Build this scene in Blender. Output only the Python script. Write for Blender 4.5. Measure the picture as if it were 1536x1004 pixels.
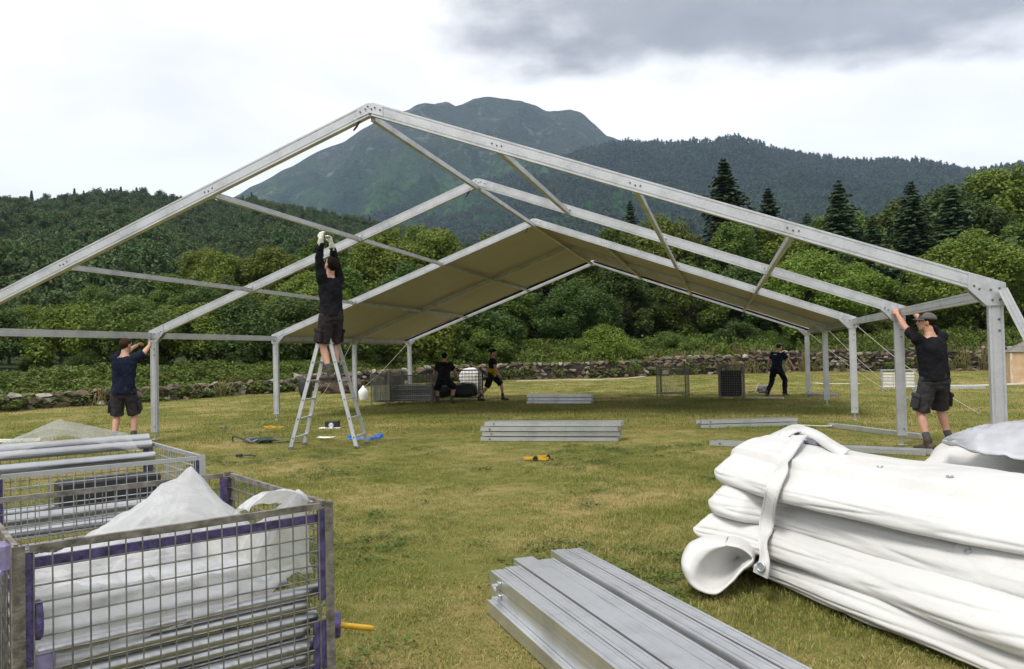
import bpy, bmesh, math, random
import numpy as np
from mathutils import Vector, Matrix, noise as mnoise

for o in list(bpy.data.objects):
    bpy.data.objects.remove(o)
SC = bpy.context.scene
COL = SC.collection
R = math.radians
rnd = random.Random(7)

# ------------------------------------------------------------------ camera
FPX = 1191.07
CAM = Vector((3.556, -7.847, 1.354))
yaw, pitch, roll = -0.2551, 0.0237, -0.0219
_f = Vector((math.sin(yaw) * math.cos(pitch), math.cos(yaw) * math.cos(pitch), math.sin(pitch)))
_r0 = Vector((math.cos(yaw), -math.sin(yaw), 0))
_u0 = _r0.cross(_f)
_r = _r0 * math.cos(roll) + _u0 * math.sin(roll)
_u = -_r0 * math.sin(roll) + _u0 * math.cos(roll)
cd = bpy.data.cameras.new('camera')
cam = bpy.data.objects.new('camera', cd)
COL.objects.link(cam)
m = Matrix((_r, _u, -_f)).transposed().to_4x4()
m.translation = CAM
cam.matrix_world = m
cd.sensor_width = 36.0
cd.lens = FPX / 1536 * 36.0
cd.clip_start = 0.05
cd.clip_end = 20000
SC.camera = cam
SC.render.resolution_x = 1024
SC.render.resolution_y = 669

# ------------------------------------------------------------------ world: overcast sky with broken cloud
W = bpy.data.worlds.new('World')
SC.world = W
W.use_nodes = True
nt = W.node_tree
N = nt.nodes
L = nt.links
for n in list(N):
    N.remove(n)
SUN_EL, SUN_AZ = R(60), R(205)          # azimuth: clockwise from +Y
out = N.new('ShaderNodeOutputWorld')
bg = N.new('ShaderNodeBackground')
bg.inputs['Strength'].default_value = 0.10
L.new(bg.outputs[0], out.inputs[0])
sky = N.new('ShaderNodeTexSky')
sky.sky_type = 'NISHITA'
sky.sun_disc = False
sky.sun_elevation = SUN_EL
sky.sun_rotation = SUN_AZ
tc = N.new('ShaderNodeTexCoord')
sep = N.new('ShaderNodeSeparateXYZ')
L.new(tc.outputs['Generated'], sep.inputs[0])


def wm(op, a, b=None, c=None):
    n = N.new('ShaderNodeMath')
    n.operation = op
    for i, v in enumerate((a, b, c)):
        if v is None:
            continue
        if isinstance(v, (int, float)):
            n.inputs[i].default_value = v
        else:
            L.new(v, n.inputs[i])
    return n.outputs[0]


zc = wm('ADD', wm('MAXIMUM', sep.outputs[2], 0.0), 0.15)
px_ = wm('DIVIDE', sep.outputs[0], zc)
py_ = wm('DIVIDE', sep.outputs[1], zc)
comb = N.new('ShaderNodeCombineXYZ')
L.new(px_, comb.inputs[0])
L.new(py_, comb.inputs[1])
n1 = N.new('ShaderNodeTexNoise')
n1.inputs['Scale'].default_value = 0.9
n1.inputs['Detail'].default_value = 7
n1.inputs['Roughness'].default_value = 0.52
n1.inputs['Distortion'].default_value = 0.4
L.new(comb.outputs[0], n1.inputs['Vector'])
n2 = N.new('ShaderNodeTexNoise')
n2.inputs['Scale'].default_value = 2.4
n2.inputs['Detail'].default_value = 6
n2.inputs['Roughness'].default_value = 0.55
L.new(comb.outputs[0], n2.inputs['Vector'])
# one heavy grey cloud over the ridge; the same kind of cloud recurs through n1 elsewhere
dx = wm('DIVIDE', wm('SUBTRACT', px_, 0.24), 0.86)
dy = wm('DIVIDE', wm('SUBTRACT', py_, 1.50), 0.55)
rr = wm('SQRT', wm('ADD', wm('MULTIPLY', dx, dx), wm('MULTIPLY', dy, dy)))
rr = wm('ADD', rr, wm('MULTIPLY', wm('SUBTRACT', n2.outputs[0], 0.5), 1.15))
mr = N.new('ShaderNodeMapRange')
mr.interpolation_type = 'SMOOTHSTEP'
mr.inputs[1].default_value = 1.15
mr.inputs[2].default_value = 0.68
L.new(rr, mr.inputs[0])
cr = N.new('ShaderNodeValToRGB')
cr.color_ramp.elements[0].position = 0.30
cr.color_ramp.elements[0].color = (0.76, 0.755, 0.76, 1)
cr.color_ramp.elements[1].position = 0.50
cr.color_ramp.elements[1].color = (0.96, 0.945, 0.925, 1)
L.new(n1.outputs[0], cr.inputs[0])
mixd = N.new('ShaderNodeMix')
mixd.data_type = 'RGBA'
L.new(wm('MULTIPLY', mr.outputs[0], 0.92), mixd.inputs[0])
L.new(cr.outputs[0], mixd.inputs[6])
dkr = N.new('ShaderNodeValToRGB')
dkr.color_ramp.elements[0].position = 0.3
dkr.color_ramp.elements[0].color = (0.20, 0.205, 0.225, 1)
dkr.color_ramp.elements[1].position = 0.7
dkr.color_ramp.elements[1].color = (0.36, 0.365, 0.385, 1)
L.new(n2.outputs[0], dkr.inputs[0])
L.new(dkr.outputs[0], mixd.inputs[7])
sc_ = N.new('ShaderNodeVectorMath')
sc_.operation = 'SCALE'
sc_.inputs['Scale'].default_value = 6.9
L.new(mixd.outputs[2], sc_.inputs[0])
mixs = N.new('ShaderNodeMix')
mixs.data_type = 'RGBA'
mixs.inputs[0].default_value = 0.94
L.new(sky.outputs[0], mixs.inputs[6])
L.new(sc_.outputs[0], mixs.inputs[7])
L.new(mixs.outputs[2], bg.inputs['Color'])

# ------------------------------------------------------------------ sun behind cloud
sl = bpy.data.lights.new('sun', 'SUN')
sl.energy = 1.5
sl.angle = R(18)
sl.color = (1.0, 0.965, 0.91)
so = bpy.data.objects.new('sun', sl)
COL.objects.link(so)
sd = Vector((math.sin(SUN_AZ) * math.cos(SUN_EL), math.cos(SUN_AZ) * math.cos(SUN_EL), math.sin(SUN_EL)))
so.rotation_euler = sd.to_track_quat('Z', 'Y').to_euler()
so.location = (0, 0, 30)

SC.view_settings.view_transform = 'Standard'
SC.view_settings.look = 'None'
SC.view_settings.exposure = 1.07
SC.view_settings.gamma = 1.0
SC.cycles.use_denoising = True
SC.cycles.max_bounces = 6
SC.cycles.diffuse_bounces = 3
SC.cycles.glossy_bounces = 3
SC.cycles.transparent_max_bounces = 16
SC.cycles.volume_bounces = 0


# ------------------------------------------------------------------ placing by sight lines (world points on the meadow)
def ray(x, y):
    return _f + _r * ((x - 768) / FPX) + _u * ((502 - y) / FPX)


def G(x, y, z=0.0):
    d = ray(x, y)
    return CAM + d * ((z - CAM.z) / d.z)


def AT(x, y, dist):
    return CAM + ray(x, y) * dist


def proj(p):
    d = Vector(p) - CAM
    return 768 + FPX * d.dot(_r) / d.dot(_f), 502 - FPX * d.dot(_u) / d.dot(_f)


# ------------------------------------------------------------------ object helpers
def tag(o, label=None, cat=None, group=None, kind=None):
    if label:
        o['label'] = label
    if cat:
        o['category'] = cat
    if group:
        o['group'] = group
    if kind or cat:
        o['kind'] = kind or 'thing'
    return o


def link_mesh(name, me, mat=None, parent=None):
    o = bpy.data.objects.new(name, me)
    COL.objects.link(o)
    if mat is not None and len(me.materials) == 0:
        me.materials.append(mat)
    if parent is not None:
        o.parent = parent
    return o


def empty(name, loc=(0, 0, 0), rz=0.0, rot=None):
    o = bpy.data.objects.new(name, None)
    COL.objects.link(o)
    o.location = loc
    o.rotation_euler = rot if rot else (0, 0, rz)
    o.empty_display_size = 0.1
    return o


def inst(name, me, parent=None, loc=(0, 0, 0), rot=(0, 0, 0), scale=(1, 1, 1)):
    o = bpy.data.objects.new(name, me)
    COL.objects.link(o)
    if parent is not None:
        o.parent = parent
    o.location = loc
    o.rotation_euler = rot
    o.scale = scale
    return o


def copy_tree(o, parent=None):
    c = o.copy()
    COL.objects.link(c)
    c.parent = parent
    for ch in list(o.children):
        copy_tree(ch, c)
    return c


class MB:
    """collects vertices and faces of one mesh"""

    def __init__(self):
        self.v = []
        self.f = []

    def add(self, vs, fs):
        b = len(self.v)
        self.v += [tuple(p) for p in vs]
        self.f += [tuple(i + b for i in q) for q in fs]
        return self

    def box(self, c, s, mat=None, bev=0.0):
        hx, hy, hz = s[0] / 2, s[1] / 2, s[2] / 2
        if bev > 0:
            b = min(bev, hx * .9, hy * .9, hz * .9)
            bm = bmesh.new()
            bmesh.ops.create_cube(bm, size=1.0)
            for v in bm.verts:
                v.co = Vector((v.co.x * 2 * hx, v.co.y * 2 * hy, v.co.z * 2 * hz))
            bmesh.ops.bevel(bm, geom=list(bm.edges), offset=b, segments=1, affect='EDGES')
            vs = [v.co.copy() for v in bm.verts]
            bm.verts.index_update()
            fs = [[v.index for v in f.verts] for f in bm.faces]
            bm.free()
        else:
            vs = [Vector((x, y, z)) for x in (-hx, hx) for y in (-hy, hy) for z in (-hz, hz)]
            fs = [(0, 1, 3, 2), (4, 6, 7, 5), (0, 4, 5, 1), (2, 3, 7, 6), (0, 2, 6, 4), (1, 5, 7, 3)]
        if mat is not None:
            vs = [mat @ v for v in vs]
        c = Vector(c)
        return self.add([v + c for v in vs], fs)

    def bar(self, p0, p1, w, h, up=(0, 0, 1), ext=0.0):
        """box between two points: w across, h along up"""
        return self.extrude(p0, p1, [(-w / 2, -h / 2), (w / 2, -h / 2), (w / 2, h / 2), (-w / 2, h / 2)], up)

    def extrude(self, p0, p1, prof, up=(0, 0, 1)):
        p0, p1 = Vector(p0), Vector(p1)
        t = (p1 - p0).normalized()
        up = Vector(up)
        s = t.cross(up)
        if s.length < 1e-4:
            s = t.cross(Vector((0, 1, 0)))
        s.normalize()
        u = s.cross(t).normalized()
        n = len(prof)
        vs = [p0 + s * a + u * b for a, b in prof] + [p1 + s * a + u * b for a, b in prof]
        fs = [(i, (i + 1) % n, n + (i + 1) % n, n + i) for i in range(n)]
        fs += [tuple(range(n))[::-1], tuple(range(n, 2 * n))]
        return self.add(vs, fs)

    def tube(self, pts, r, n=8, cap=True):
        """round tube along a polyline; r may be a list"""
        pts = [Vector(p) for p in pts]
        rs = r if isinstance(r, (list, tuple)) else [r] * len(pts)
        vs, fs = [], []
        prev = None
        for i, p in enumerate(pts):
            a = pts[max(i - 1, 0)]
            b = pts[min(i + 1, len(pts) - 1)]
            t = (b - a).normalized()
            if prev is None:
                s = t.cross(Vector((0, 0, 1)))
                if s.length < 1e-3:
                    s = t.cross(Vector((0, 1, 0)))
            else:
                s = prev - t * prev.dot(t)
            s.normalize()
            prev = s
            u = t.cross(s)
            for k in range(n):
                an = 2 * math.pi * k / n
                vs.append(p + (s * math.cos(an) + u * math.sin(an)) * rs[i])
        for i in range(len(pts) - 1):
            for k in range(n):
                k2 = (k + 1) % n
                fs.append((i * n + k, i * n + k2, (i + 1) * n + k2, (i + 1) * n + k))
        if cap:
            fs.append(tuple(range(n))[::-1])
            fs.append(tuple(range((len(pts) - 1) * n, len(pts) * n)))
        return self.add(vs, fs)

    def strip(self, pts, w, th, up=(0, 0, 1)):
        """flat webbing along a polyline"""
        pts = [Vector(p) for p in pts]
        vs, fs = [], []
        for i, p in enumerate(pts):
            a = pts[max(i - 1, 0)]
            b = pts[min(i + 1, len(pts) - 1)]
            t = (b - a).normalized()
            uu = up[i] if isinstance(up, list) else up
            s = t.cross(Vector(uu))
            if s.length < 1e-3:
                s = Vector((1, 0, 0))
            s.normalize()
            u = s.cross(t).normalized()
            vs += [p - s * w / 2 - u * th / 2, p + s * w / 2 - u * th / 2, p + s * w / 2 + u * th / 2, p - s * w / 2 + u * th / 2]
        for i in range(len(pts) - 1):
            for k in range(4):
                k2 = (k + 1) % 4
                fs.append((i * 4 + k, i * 4 + k2, (i + 1) * 4 + k2, (i + 1) * 4 + k))
        e = (len(pts) - 1) * 4
        fs += [(3, 2, 1, 0), (e, e + 1, e + 2, e + 3)]
        return self.add(vs, fs)

    def loft(self, pts, rad, side=(1, 0, 0), n=14, cap=True):
        """elliptic sections: rad = (a along side, b across); round ends"""
        pts = [Vector(p) for p in pts]
        rad = [(q, q) if isinstance(q, (int, float)) else q for q in rad]
        vs, fs = [], []
        rings = []
        for i, p in enumerate(pts):
            a = pts[max(i - 1, 0)]
            b = pts[min(i + 1, len(pts) - 1)]
            t = (b - a).normalized()
            s = Vector(side) - t * Vector(side).dot(t)
            if s.length < 1e-3:
                s = t.orthogonal()
            s.normalize()
            u = t.cross(s)
            rings.append((p, s, u, rad[i][0], rad[i][1], t))
        if cap:
            p, s, u, a, b, t = rings[0]
            q = min(a, b)
            pre = [(p - t * q * math.sin(x), s, u, a * math.cos(x), b * math.cos(x), t) for x in (1.35, .9, .45)]
            p, s, u, a, b, t = rings[-1]
            q = min(a, b)
            post = [(p + t * q * math.sin(x), s, u, a * math.cos(x), b * math.cos(x), t) for x in (.45, .9, 1.35)]
            rings = pre + rings + post
        for p, s, u, a, b, t in rings:
            for k in range(n):
                an = 2 * math.pi * k / n
                vs.append(p + s * (a * math.cos(an)) + u * (b * math.sin(an)))
        for i in range(len(rings) - 1):
            for k in range(n):
                k2 = (k + 1) % n
                fs.append((i * n + k, i * n + k2, (i + 1) * n + k2, (i + 1) * n + k))
        fs.append(tuple(range(n))[::-1])
        fs.append(tuple(range((len(rings) - 1) * n, len(rings) * n)))
        return self.add(vs, fs)

    def ball(self, c, r, n=12, m_=8, mat=None):
        r = (r, r, r) if isinstance(r, (int, float)) else r
        vs, fs = [], []
        for i in range(m_ + 1):
            th = math.pi * (0.02 + 0.96 * i / m_)
            for k in range(n):
                an = 2 * math.pi * k / n
                v = Vector((r[0] * math.sin(th) * math.cos(an), r[1] * math.sin(th) * math.sin(an), r[2] * math.cos(th)))
                if mat is not None:
                    v = mat @ v
                vs.append(v + Vector(c))
        for i in range(m_):
            for k in range(n):
                k2 = (k + 1) % n
                fs.append((i * n + k, (i + 1) * n + k, (i + 1) * n + k2, i * n + k2))
        fs.append(tuple(range(n)))
        fs.append(tuple(range(m_ * n, m_ * n + n))[::-1])
        return self.add(vs, fs)

    def mesh(self, name, smooth=False):
        me = bpy.data.meshes.new(name)
        me.from_pydata(self.v, [], self.f)
        me.update()
        if smooth:
            me.polygons.foreach_set('use_smooth', [True] * len(me.polygons))
        return me

    def build(self, name, mat, parent=None, smooth=False):
        return link_mesh(name, self.mesh(name, smooth), mat, parent)


def smooth_by_angle(me, deg=40):
    me.polygons.foreach_set('use_smooth', [True] * len(me.polygons))
    try:
        me.set_sharp_from_angle(angle=R(deg))
    except Exception:
        pass
    return me


def fbm(v, o=4):
    return mnoise.fractal(Vector(v), 1.0, 2.0, o)


# ------------------------------------------------------------------ materials
def new_mat(name):
    mt = bpy.data.materials.new(name)
    mt.use_nodes = True
    t = mt.node_tree
    b = t.nodes['Principled BSDF']
    return mt, t, b


def nd(t, typ, **kw):
    n = t.nodes.new(typ)
    for k, v in kw.items():
        if k.startswith('i_'):
            key = k[2:]
            key = int(key) if key.isdigit() else key
            n.inputs[key].default_value = v
        else:
            setattr(n, k, v)
    return n


def ramp(t, src, stops):
    r_ = t.nodes.new('ShaderNodeValToRGB')
    el = r_.color_ramp.elements
    while len(el) < len(stops):
        el.new(0.5)
    for e, (p, c) in zip(el, stops):
        e.position = p
        e.color = (*c, 1)
    t.links.new(src, r_.inputs[0])
    return r_


def simple(name, col, rough=0.6, metal=0.0, var=0.12, scale=8.0, bump=0.0, bscale=60.0, coords='Object', spec=None, sheen=0.0):
    """principled with cloudy colour variation and fine relief"""
    mt, t, b = new_mat(name)
    tc_ = nd(t, 'ShaderNodeTexCoord')
    no = nd(t, 'ShaderNodeTexNoise')
    no.inputs['Scale'].default_value = scale
    no.inputs['Detail'].default_value = 5
    t.links.new(tc_.outputs[coords], no.inputs['Vector'])
    lo = tuple(max(0, c * (1 - var)) for c in col)
    hi = tuple(min(1, c * (1 + var)) for c in col)
    r_ = ramp(t, no.outputs[0], [(0.3, lo), (0.7, hi)])
    t.links.new(r_.outputs[0], b.inputs['Base Color'])
    b.inputs['Roughness'].default_value = rough
    b.inputs['Metallic'].default_value = metal
    if spec is not None:
        b.inputs['Specular IOR Level'].default_value = spec
    if name.endswith(('cotton', 'canvas')):
        b.inputs['Specular IOR Level'].default_value = 0.08
    if bump > 0:
        n2_ = nd(t, 'ShaderNodeTexNoise')
        n2_.inputs['Scale'].default_value = bscale
        n2_.inputs['Detail'].default_value = 4
        t.links.new(tc_.outputs[coords], n2_.inputs['Vector'])
        bp = nd(t, 'ShaderNodeBump')
        bp.inputs['Strength'].default_value = bump
        bp.inputs['Distance'].default_value = 0.01
        t.links.new(n2_.outputs[0], bp.inputs['Height'])
        t.links.new(bp.outputs[0], b.inputs['Normal'])
    return mt


M = {}


def mat_alu(name, col, rough, metal, streak=0.25, brushed=False):
    mt, t, b = new_mat(name)
    tc_ = nd(t, 'ShaderNodeTexCoord')
    no = nd(t, 'ShaderNodeTexNoise', i_Scale=3.0, i_Detail=6.0, i_Roughness=0.65)
    t.links.new(tc_.outputs['Object'], no.inputs['Vector'])
    n2_ = nd(t, 'ShaderNodeTexNoise', i_Scale=38.0, i_Detail=4.0)
    if brushed:
        mp = nd(t, 'ShaderNodeMapping')
        mp.inputs['Scale'].default_value = (0.05, 2.6, 2.6)
        t.links.new(tc_.outputs['Object'], mp.inputs['Vector'])
        t.links.new(mp.outputs[0], n2_.inputs['Vector'])
    else:
        t.links.new(tc_.outputs['Object'], n2_.inputs['Vector'])
    ad = nd(t, 'ShaderNodeMath', operation='MULTIPLY_ADD')
    t.links.new(n2_.outputs[0], ad.inputs[0])
    ad.inputs[1].default_value = 0.35
    t.links.new(no.outputs[0], ad.inputs[2])
    r_ = ramp(t, ad.outputs[0], [(0.42, tuple(c * (1 - streak) for c in col)), (0.72, col), (0.9, tuple(min(1, c * 1.08) for c in col))])
    t.links.new(r_.outputs[0], b.inputs['Base Color'])
    rr_ = nd(t, 'ShaderNodeMapRange')
    rr_.inputs[3].default_value = rough + 0.12
    rr_.inputs[4].default_value = rough - 0.08
    t.links.new(no.outputs[0], rr_.inputs[0])
    t.links.new(rr_.outputs[0], b.inputs['Roughness'])
    b.inputs['Metallic'].default_value = metal
    return mt


M['alu'] = mat_alu('aluminium_mill', (0.55, 0.56, 0.572), 0.44, 0.55, 0.3)
M['alu_beam'] = mat_alu('aluminium_bright', (0.66, 0.67, 0.68), 0.34, 0.85, 0.35, True)
M['galv'] = mat_alu('galvanised_steel', (0.50, 0.51, 0.52), 0.42, 0.85, 0.4)
M['pole'] = mat_alu('galvanised_pole', (0.50, 0.51, 0.52), 0.30, 0.95, 0.35, True)
M['wire'] = simple('cage_wire', (0.21, 0.205, 0.19), 0.5, 0.6, 0.35, 25)
M['rust'] = simple('weathered_steel', (0.19, 0.175, 0.15), 0.62, 0.5, 0.5, 24, 0.4)
M['dark_wire'] = simple('dark_wire', (0.045, 0.047, 0.05), 0.55, 0.5, 0.3, 25)
M['purple'] = simple('worn_purple_paint', (0.072, 0.056, 0.155), 0.6, 0.0, 0.6, 30, 0.5)
M['lilac'] = simple('faded_lilac_paint', (0.22, 0.19, 0.33), 0.55, 0.0, 0.25, 22, 0.3)
M['bolt'] = simple('bolt_steel', (0.16, 0.16, 0.165), 0.45, 0.8, 0.3, 30)
M['plate'] = simple('plate_steel', (0.52, 0.53, 0.54), 0.42, 0.7, 0.15, 12)
M['yellow'] = simple('yellow_plastic', (0.62, 0.36, 0.02), 0.45, 0.0, 0.15, 20)
M['blue'] = simple('blue_webbing', (0.03, 0.16, 0.52), 0.7, 0.0, 0.3, 30)
M['black'] = simple('black_plastic', (0.02, 0.02, 0.022), 0.45, 0.0, 0.3, 20)
M['green_dark'] = simple('dark_green_canvas', (0.045, 0.07, 0.055), 0.8, 0.0, 0.4, 20)
M['grey_web'] = simple('grey_webbing', (0.12, 0.12, 0.14), 0.8, 0.0, 0.4, 20)
M['white_plastic'] = simple('white_plastic', (0.75, 0.77, 0.8), 0.4, 0.0, 0.05, 6)
M['paper'] = simple('paper', (0.8, 0.78, 0.77), 0.7, 0.0, 0.04, 6)
M['rope'] = simple('white_rope', (0.72, 0.70, 0.64), 0.75, 0.0, 0.1, 30)
M['plank'] = simple('pale_plank', (0.55, 0.46, 0.33), 0.75, 0.0, 0.25, 10, 0.2)
M['ply'] = simple('plywood', (0.52, 0.36, 0.22), 0.7, 0.0, 0.15, 5, 0.15)
M['brown'] = simple('brown_sacking', (0.085, 0.055, 0.042), 0.85, 0.0, 0.4, 9, 0.4)
M['skin'] = simple('skin', (0.52, 0.29, 0.205), 0.5, 0.0, 0.12, 14, 0.1, 120)
M['skin_tan'] = simple('tanned_skin', (0.46, 0.24, 0.16), 0.5, 0.0, 0.12, 14, 0.1, 120)
M['hair'] = simple('brown_hair', (0.045, 0.024, 0.015), 0.8, 0.0, 0.4, 60, 0.5, 160, spec=0.1)
M['hair_dark'] = simple('dark_hair', (0.014, 0.010, 0.008), 0.8, 0.0, 0.4, 60, 0.5, 160, spec=0.1)
M['navy'] = simple('navy_cotton', (0.012, 0.016, 0.032), 0.9, 0.0, 0.2, 10, 0.3, 150)
M['black_cloth'] = simple('black_cotton', (0.013, 0.013, 0.016), 0.9, 0.0, 0.2, 10, 0.3, 150)
M['char'] = simple('charcoal_canvas', (0.045, 0.042, 0.045), 0.85, 0.0, 0.25, 10, 0.3, 150)
M['char2'] = simple('dark_brown_canvas', (0.032, 0.026, 0.027), 0.85, 0.0, 0.25, 10, 0.3, 150)
M['yellow_cloth'] = simple('yellow_cotton', (0.42, 0.29, 0.012), 0.9, 0.0, 0.15, 10, 0.3, 150)
M['cap_grey'] = simple('grey_cap', (0.09, 0.088, 0.08), 0.85, 0.0, 0.2, 14, 0.3, 150)
M['glove'] = simple('white_glove', (0.62, 0.60, 0.56), 0.85, 0.0, 0.12, 20, 0.3, 150)
M['boot'] = simple('boot_leather', (0.05, 0.036, 0.026), 0.65, 0.0, 0.35, 16, 0.3)
M['sock'] = simple('dark_sock', (0.05, 0.05, 0.055), 0.9)
M['dull_alu'] = mat_alu('dull_aluminium', (0.30, 0.305, 0.31), 0.5, 0.4, 0.3)
M['sheath'] = simple('silver_tarp', (0.50, 0.505, 0.53), 0.28, 0.35, 0.12, 5, 0.25, 12)


def mat_tarp(name, col=(0.58, 0.575, 0.555)):
    mt, t, b = new_mat(name)
    tc_ = nd(t, 'ShaderNodeTexCoord')
    no = nd(t, 'ShaderNodeTexNoise', i_Scale=2.2, i_Detail=8.0, i_Roughness=0.7)
    t.links.new(tc_.outputs['Object'], no.inputs['Vector'])
    r_ = ramp(t, no.outputs[0], [(0.25, tuple(c * .86 for c in col)), (0.48, col), (0.8, tuple(min(1, c * 1.02) for c in col))])
    # scuffs
    mp = nd(t, 'ShaderNodeMapping')
    mp.inputs['Scale'].default_value = (6, 30, 30)
    t.links.new(tc_.outputs['Object'], mp.inputs['Vector'])
    n2_ = nd(t, 'ShaderNodeTexNoise', i_Scale=1.0, i_Detail=6.0, i_Roughness=0.75)
    t.links.new(mp.outputs[0], n2_.inputs['Vector'])
    sc2 = ramp(t, n2_.outputs[0], [(0.60, (0, 0, 0)), (0.76, (1, 1, 1))])
    mx = nd(t, 'ShaderNodeMix', data_type='RGBA')
    ml = nd(t, 'ShaderNodeMath', operation='MULTIPLY', i_1=0.6)
    t.links.new(sc2.outputs[0], ml.inputs[0])
    t.links.new(ml.outputs[0], mx.inputs[0])
    t.links.new(r_.outputs[0], mx.inputs[6])
    mx.inputs[7].default_value = (0.42, 0.40, 0.35, 1)
    t.links.new(mx.outputs[2], b.inputs['Base Color'])
    b.inputs['Roughness'].default_value = 0.42
    b.inputs['Specular IOR Level'].default_value = 0.35
    rotm = nd(t, 'ShaderNodeMapping')
    rotm.inputs['Rotation'].default_value = (0, 0, R(47))
    rotm.inputs['Scale'].default_value = (1.0, 4.0, 4.0)
    t.links.new(tc_.outputs['Object'], rotm.inputs['Vector'])
    n3a = nd(t, 'ShaderNodeTexNoise', i_Scale=2.2, i_Detail=3.0, i_Roughness=0.45, i_Distortion=0.5)
    try:
        n3a.noise_type = 'RIDGED_MULTIFRACTAL'
    except Exception:
        pass
    t.links.new(rotm.outputs[0], n3a.inputs['Vector'])
    n3b = nd(t, 'ShaderNodeTexNoise', i_Scale=22.0, i_Detail=5.0, i_Roughness=0.55)
    t.links.new(tc_.outputs['Object'], n3b.inputs['Vector'])
    n3 = nd(t, 'ShaderNodeMath', operation='MULTIPLY_ADD', i_1=0.12)
    t.links.new(n3b.outputs[0], n3.inputs[0])
    t.links.new(n3a.outputs[0], n3.inputs[2])
    bp = nd(t, 'ShaderNodeBump')
    bp.inputs['Strength'].default_value = 0.2
    bp.inputs['Distance'].default_value = 0.012
    t.links.new(n3.outputs[0], bp.inputs['Height'])
    t.links.new(bp.outputs[0], b.inputs['Normal'])
    return mt


M['tarp'] = mat_tarp('white_pvc_tarp')
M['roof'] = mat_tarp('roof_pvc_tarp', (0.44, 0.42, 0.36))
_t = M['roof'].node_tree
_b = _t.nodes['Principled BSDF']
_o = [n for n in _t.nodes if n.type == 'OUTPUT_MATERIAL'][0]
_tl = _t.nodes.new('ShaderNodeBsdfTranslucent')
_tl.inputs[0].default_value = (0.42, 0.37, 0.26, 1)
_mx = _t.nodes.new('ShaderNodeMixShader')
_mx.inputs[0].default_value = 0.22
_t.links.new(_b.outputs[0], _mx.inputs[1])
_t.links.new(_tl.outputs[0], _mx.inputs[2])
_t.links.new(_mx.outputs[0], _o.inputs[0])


def mat_plastic(name, opac, tint):
    mt, t, b = new_mat(name)
    t.nodes.remove(b)
    o_ = [n for n in t.nodes if n.type == 'OUTPUT_MATERIAL'][0]
    tr = nd(t, 'ShaderNodeBsdfTransparent')
    df = nd(t, 'ShaderNodeBsdfDiffuse')
    df.inputs[0].default_value = (*tint, 1)
    tl = nd(t, 'ShaderNodeBsdfTranslucent')
    tl.inputs[0].default_value = (*tint, 1)
    gl = nd(t, 'ShaderNodeBsdfGlossy')
    gl.inputs['Roughness'].default_value = 0.25
    a = nd(t, 'ShaderNodeMixShader', i_0=0.45)
    t.links.new(df.outputs[0], a.inputs[1])
    t.links.new(tl.outputs[0], a.inputs[2])
    tc_ = nd(t, 'ShaderNodeTexCoord')
    no = nd(t, 'ShaderNodeTexNoise', i_Scale=7.0, i_Detail=6.0, i_Roughness=0.65, i_Distortion=1.2)
    t.links.new(tc_.outputs['Object'], no.inputs['Vector'])
    mr_ = nd(t, 'ShaderNodeMapRange')
    mr_.inputs[1].default_value = 0.3
    mr_.inputs[2].default_value = 0.7
    mr_.inputs[3].default_value = max(0.02, opac - 0.12)
    mr_.inputs[4].default_value = min(1, opac + 0.12)
    t.links.new(no.outputs[0], mr_.inputs[0])
    bmx = nd(t, 'ShaderNodeMixShader')
    t.links.new(mr_.outputs[0], bmx.inputs[0])
    t.links.new(tr.outputs[0], bmx.inputs[1])
    t.links.new(a.outputs[0], bmx.inputs[2])
    c_ = nd(t, 'ShaderNodeMixShader')
    lw = nd(t, 'ShaderNodeLayerWeight', i_Blend=0.25)
    m3 = nd(t, 'ShaderNodeMath', operation='MULTIPLY', i_1=0.35)
    t.links.new(lw.outputs['Fresnel'], m3.inputs[0])
    t.links.new(m3.outputs[0], c_.inputs[0])
    t.links.new(bmx.outputs[0], c_.inputs[1])
    t.links.new(gl.outputs[0], c_.inputs[2])
    bp = nd(t, 'ShaderNodeBump', i_Strength=0.5 if opac > 0.4 else 0.12, i_Distance=0.01)
    t.links.new(no.outputs[0], bp.inputs['Height'])
    for s_ in (df, tl, gl):
        t.links.new(bp.outputs[0], s_.inputs['Normal'])
    t.links.new(c_.outputs[0], o_.inputs[0])
    return mt


M['poly'] = mat_plastic('clear_polythene', 0.19, (0.8, 0.82, 0.83))
M['poly_white'] = mat_plastic('milky_polythene', 0.58, (0.86, 0.87, 0.89))


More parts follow.
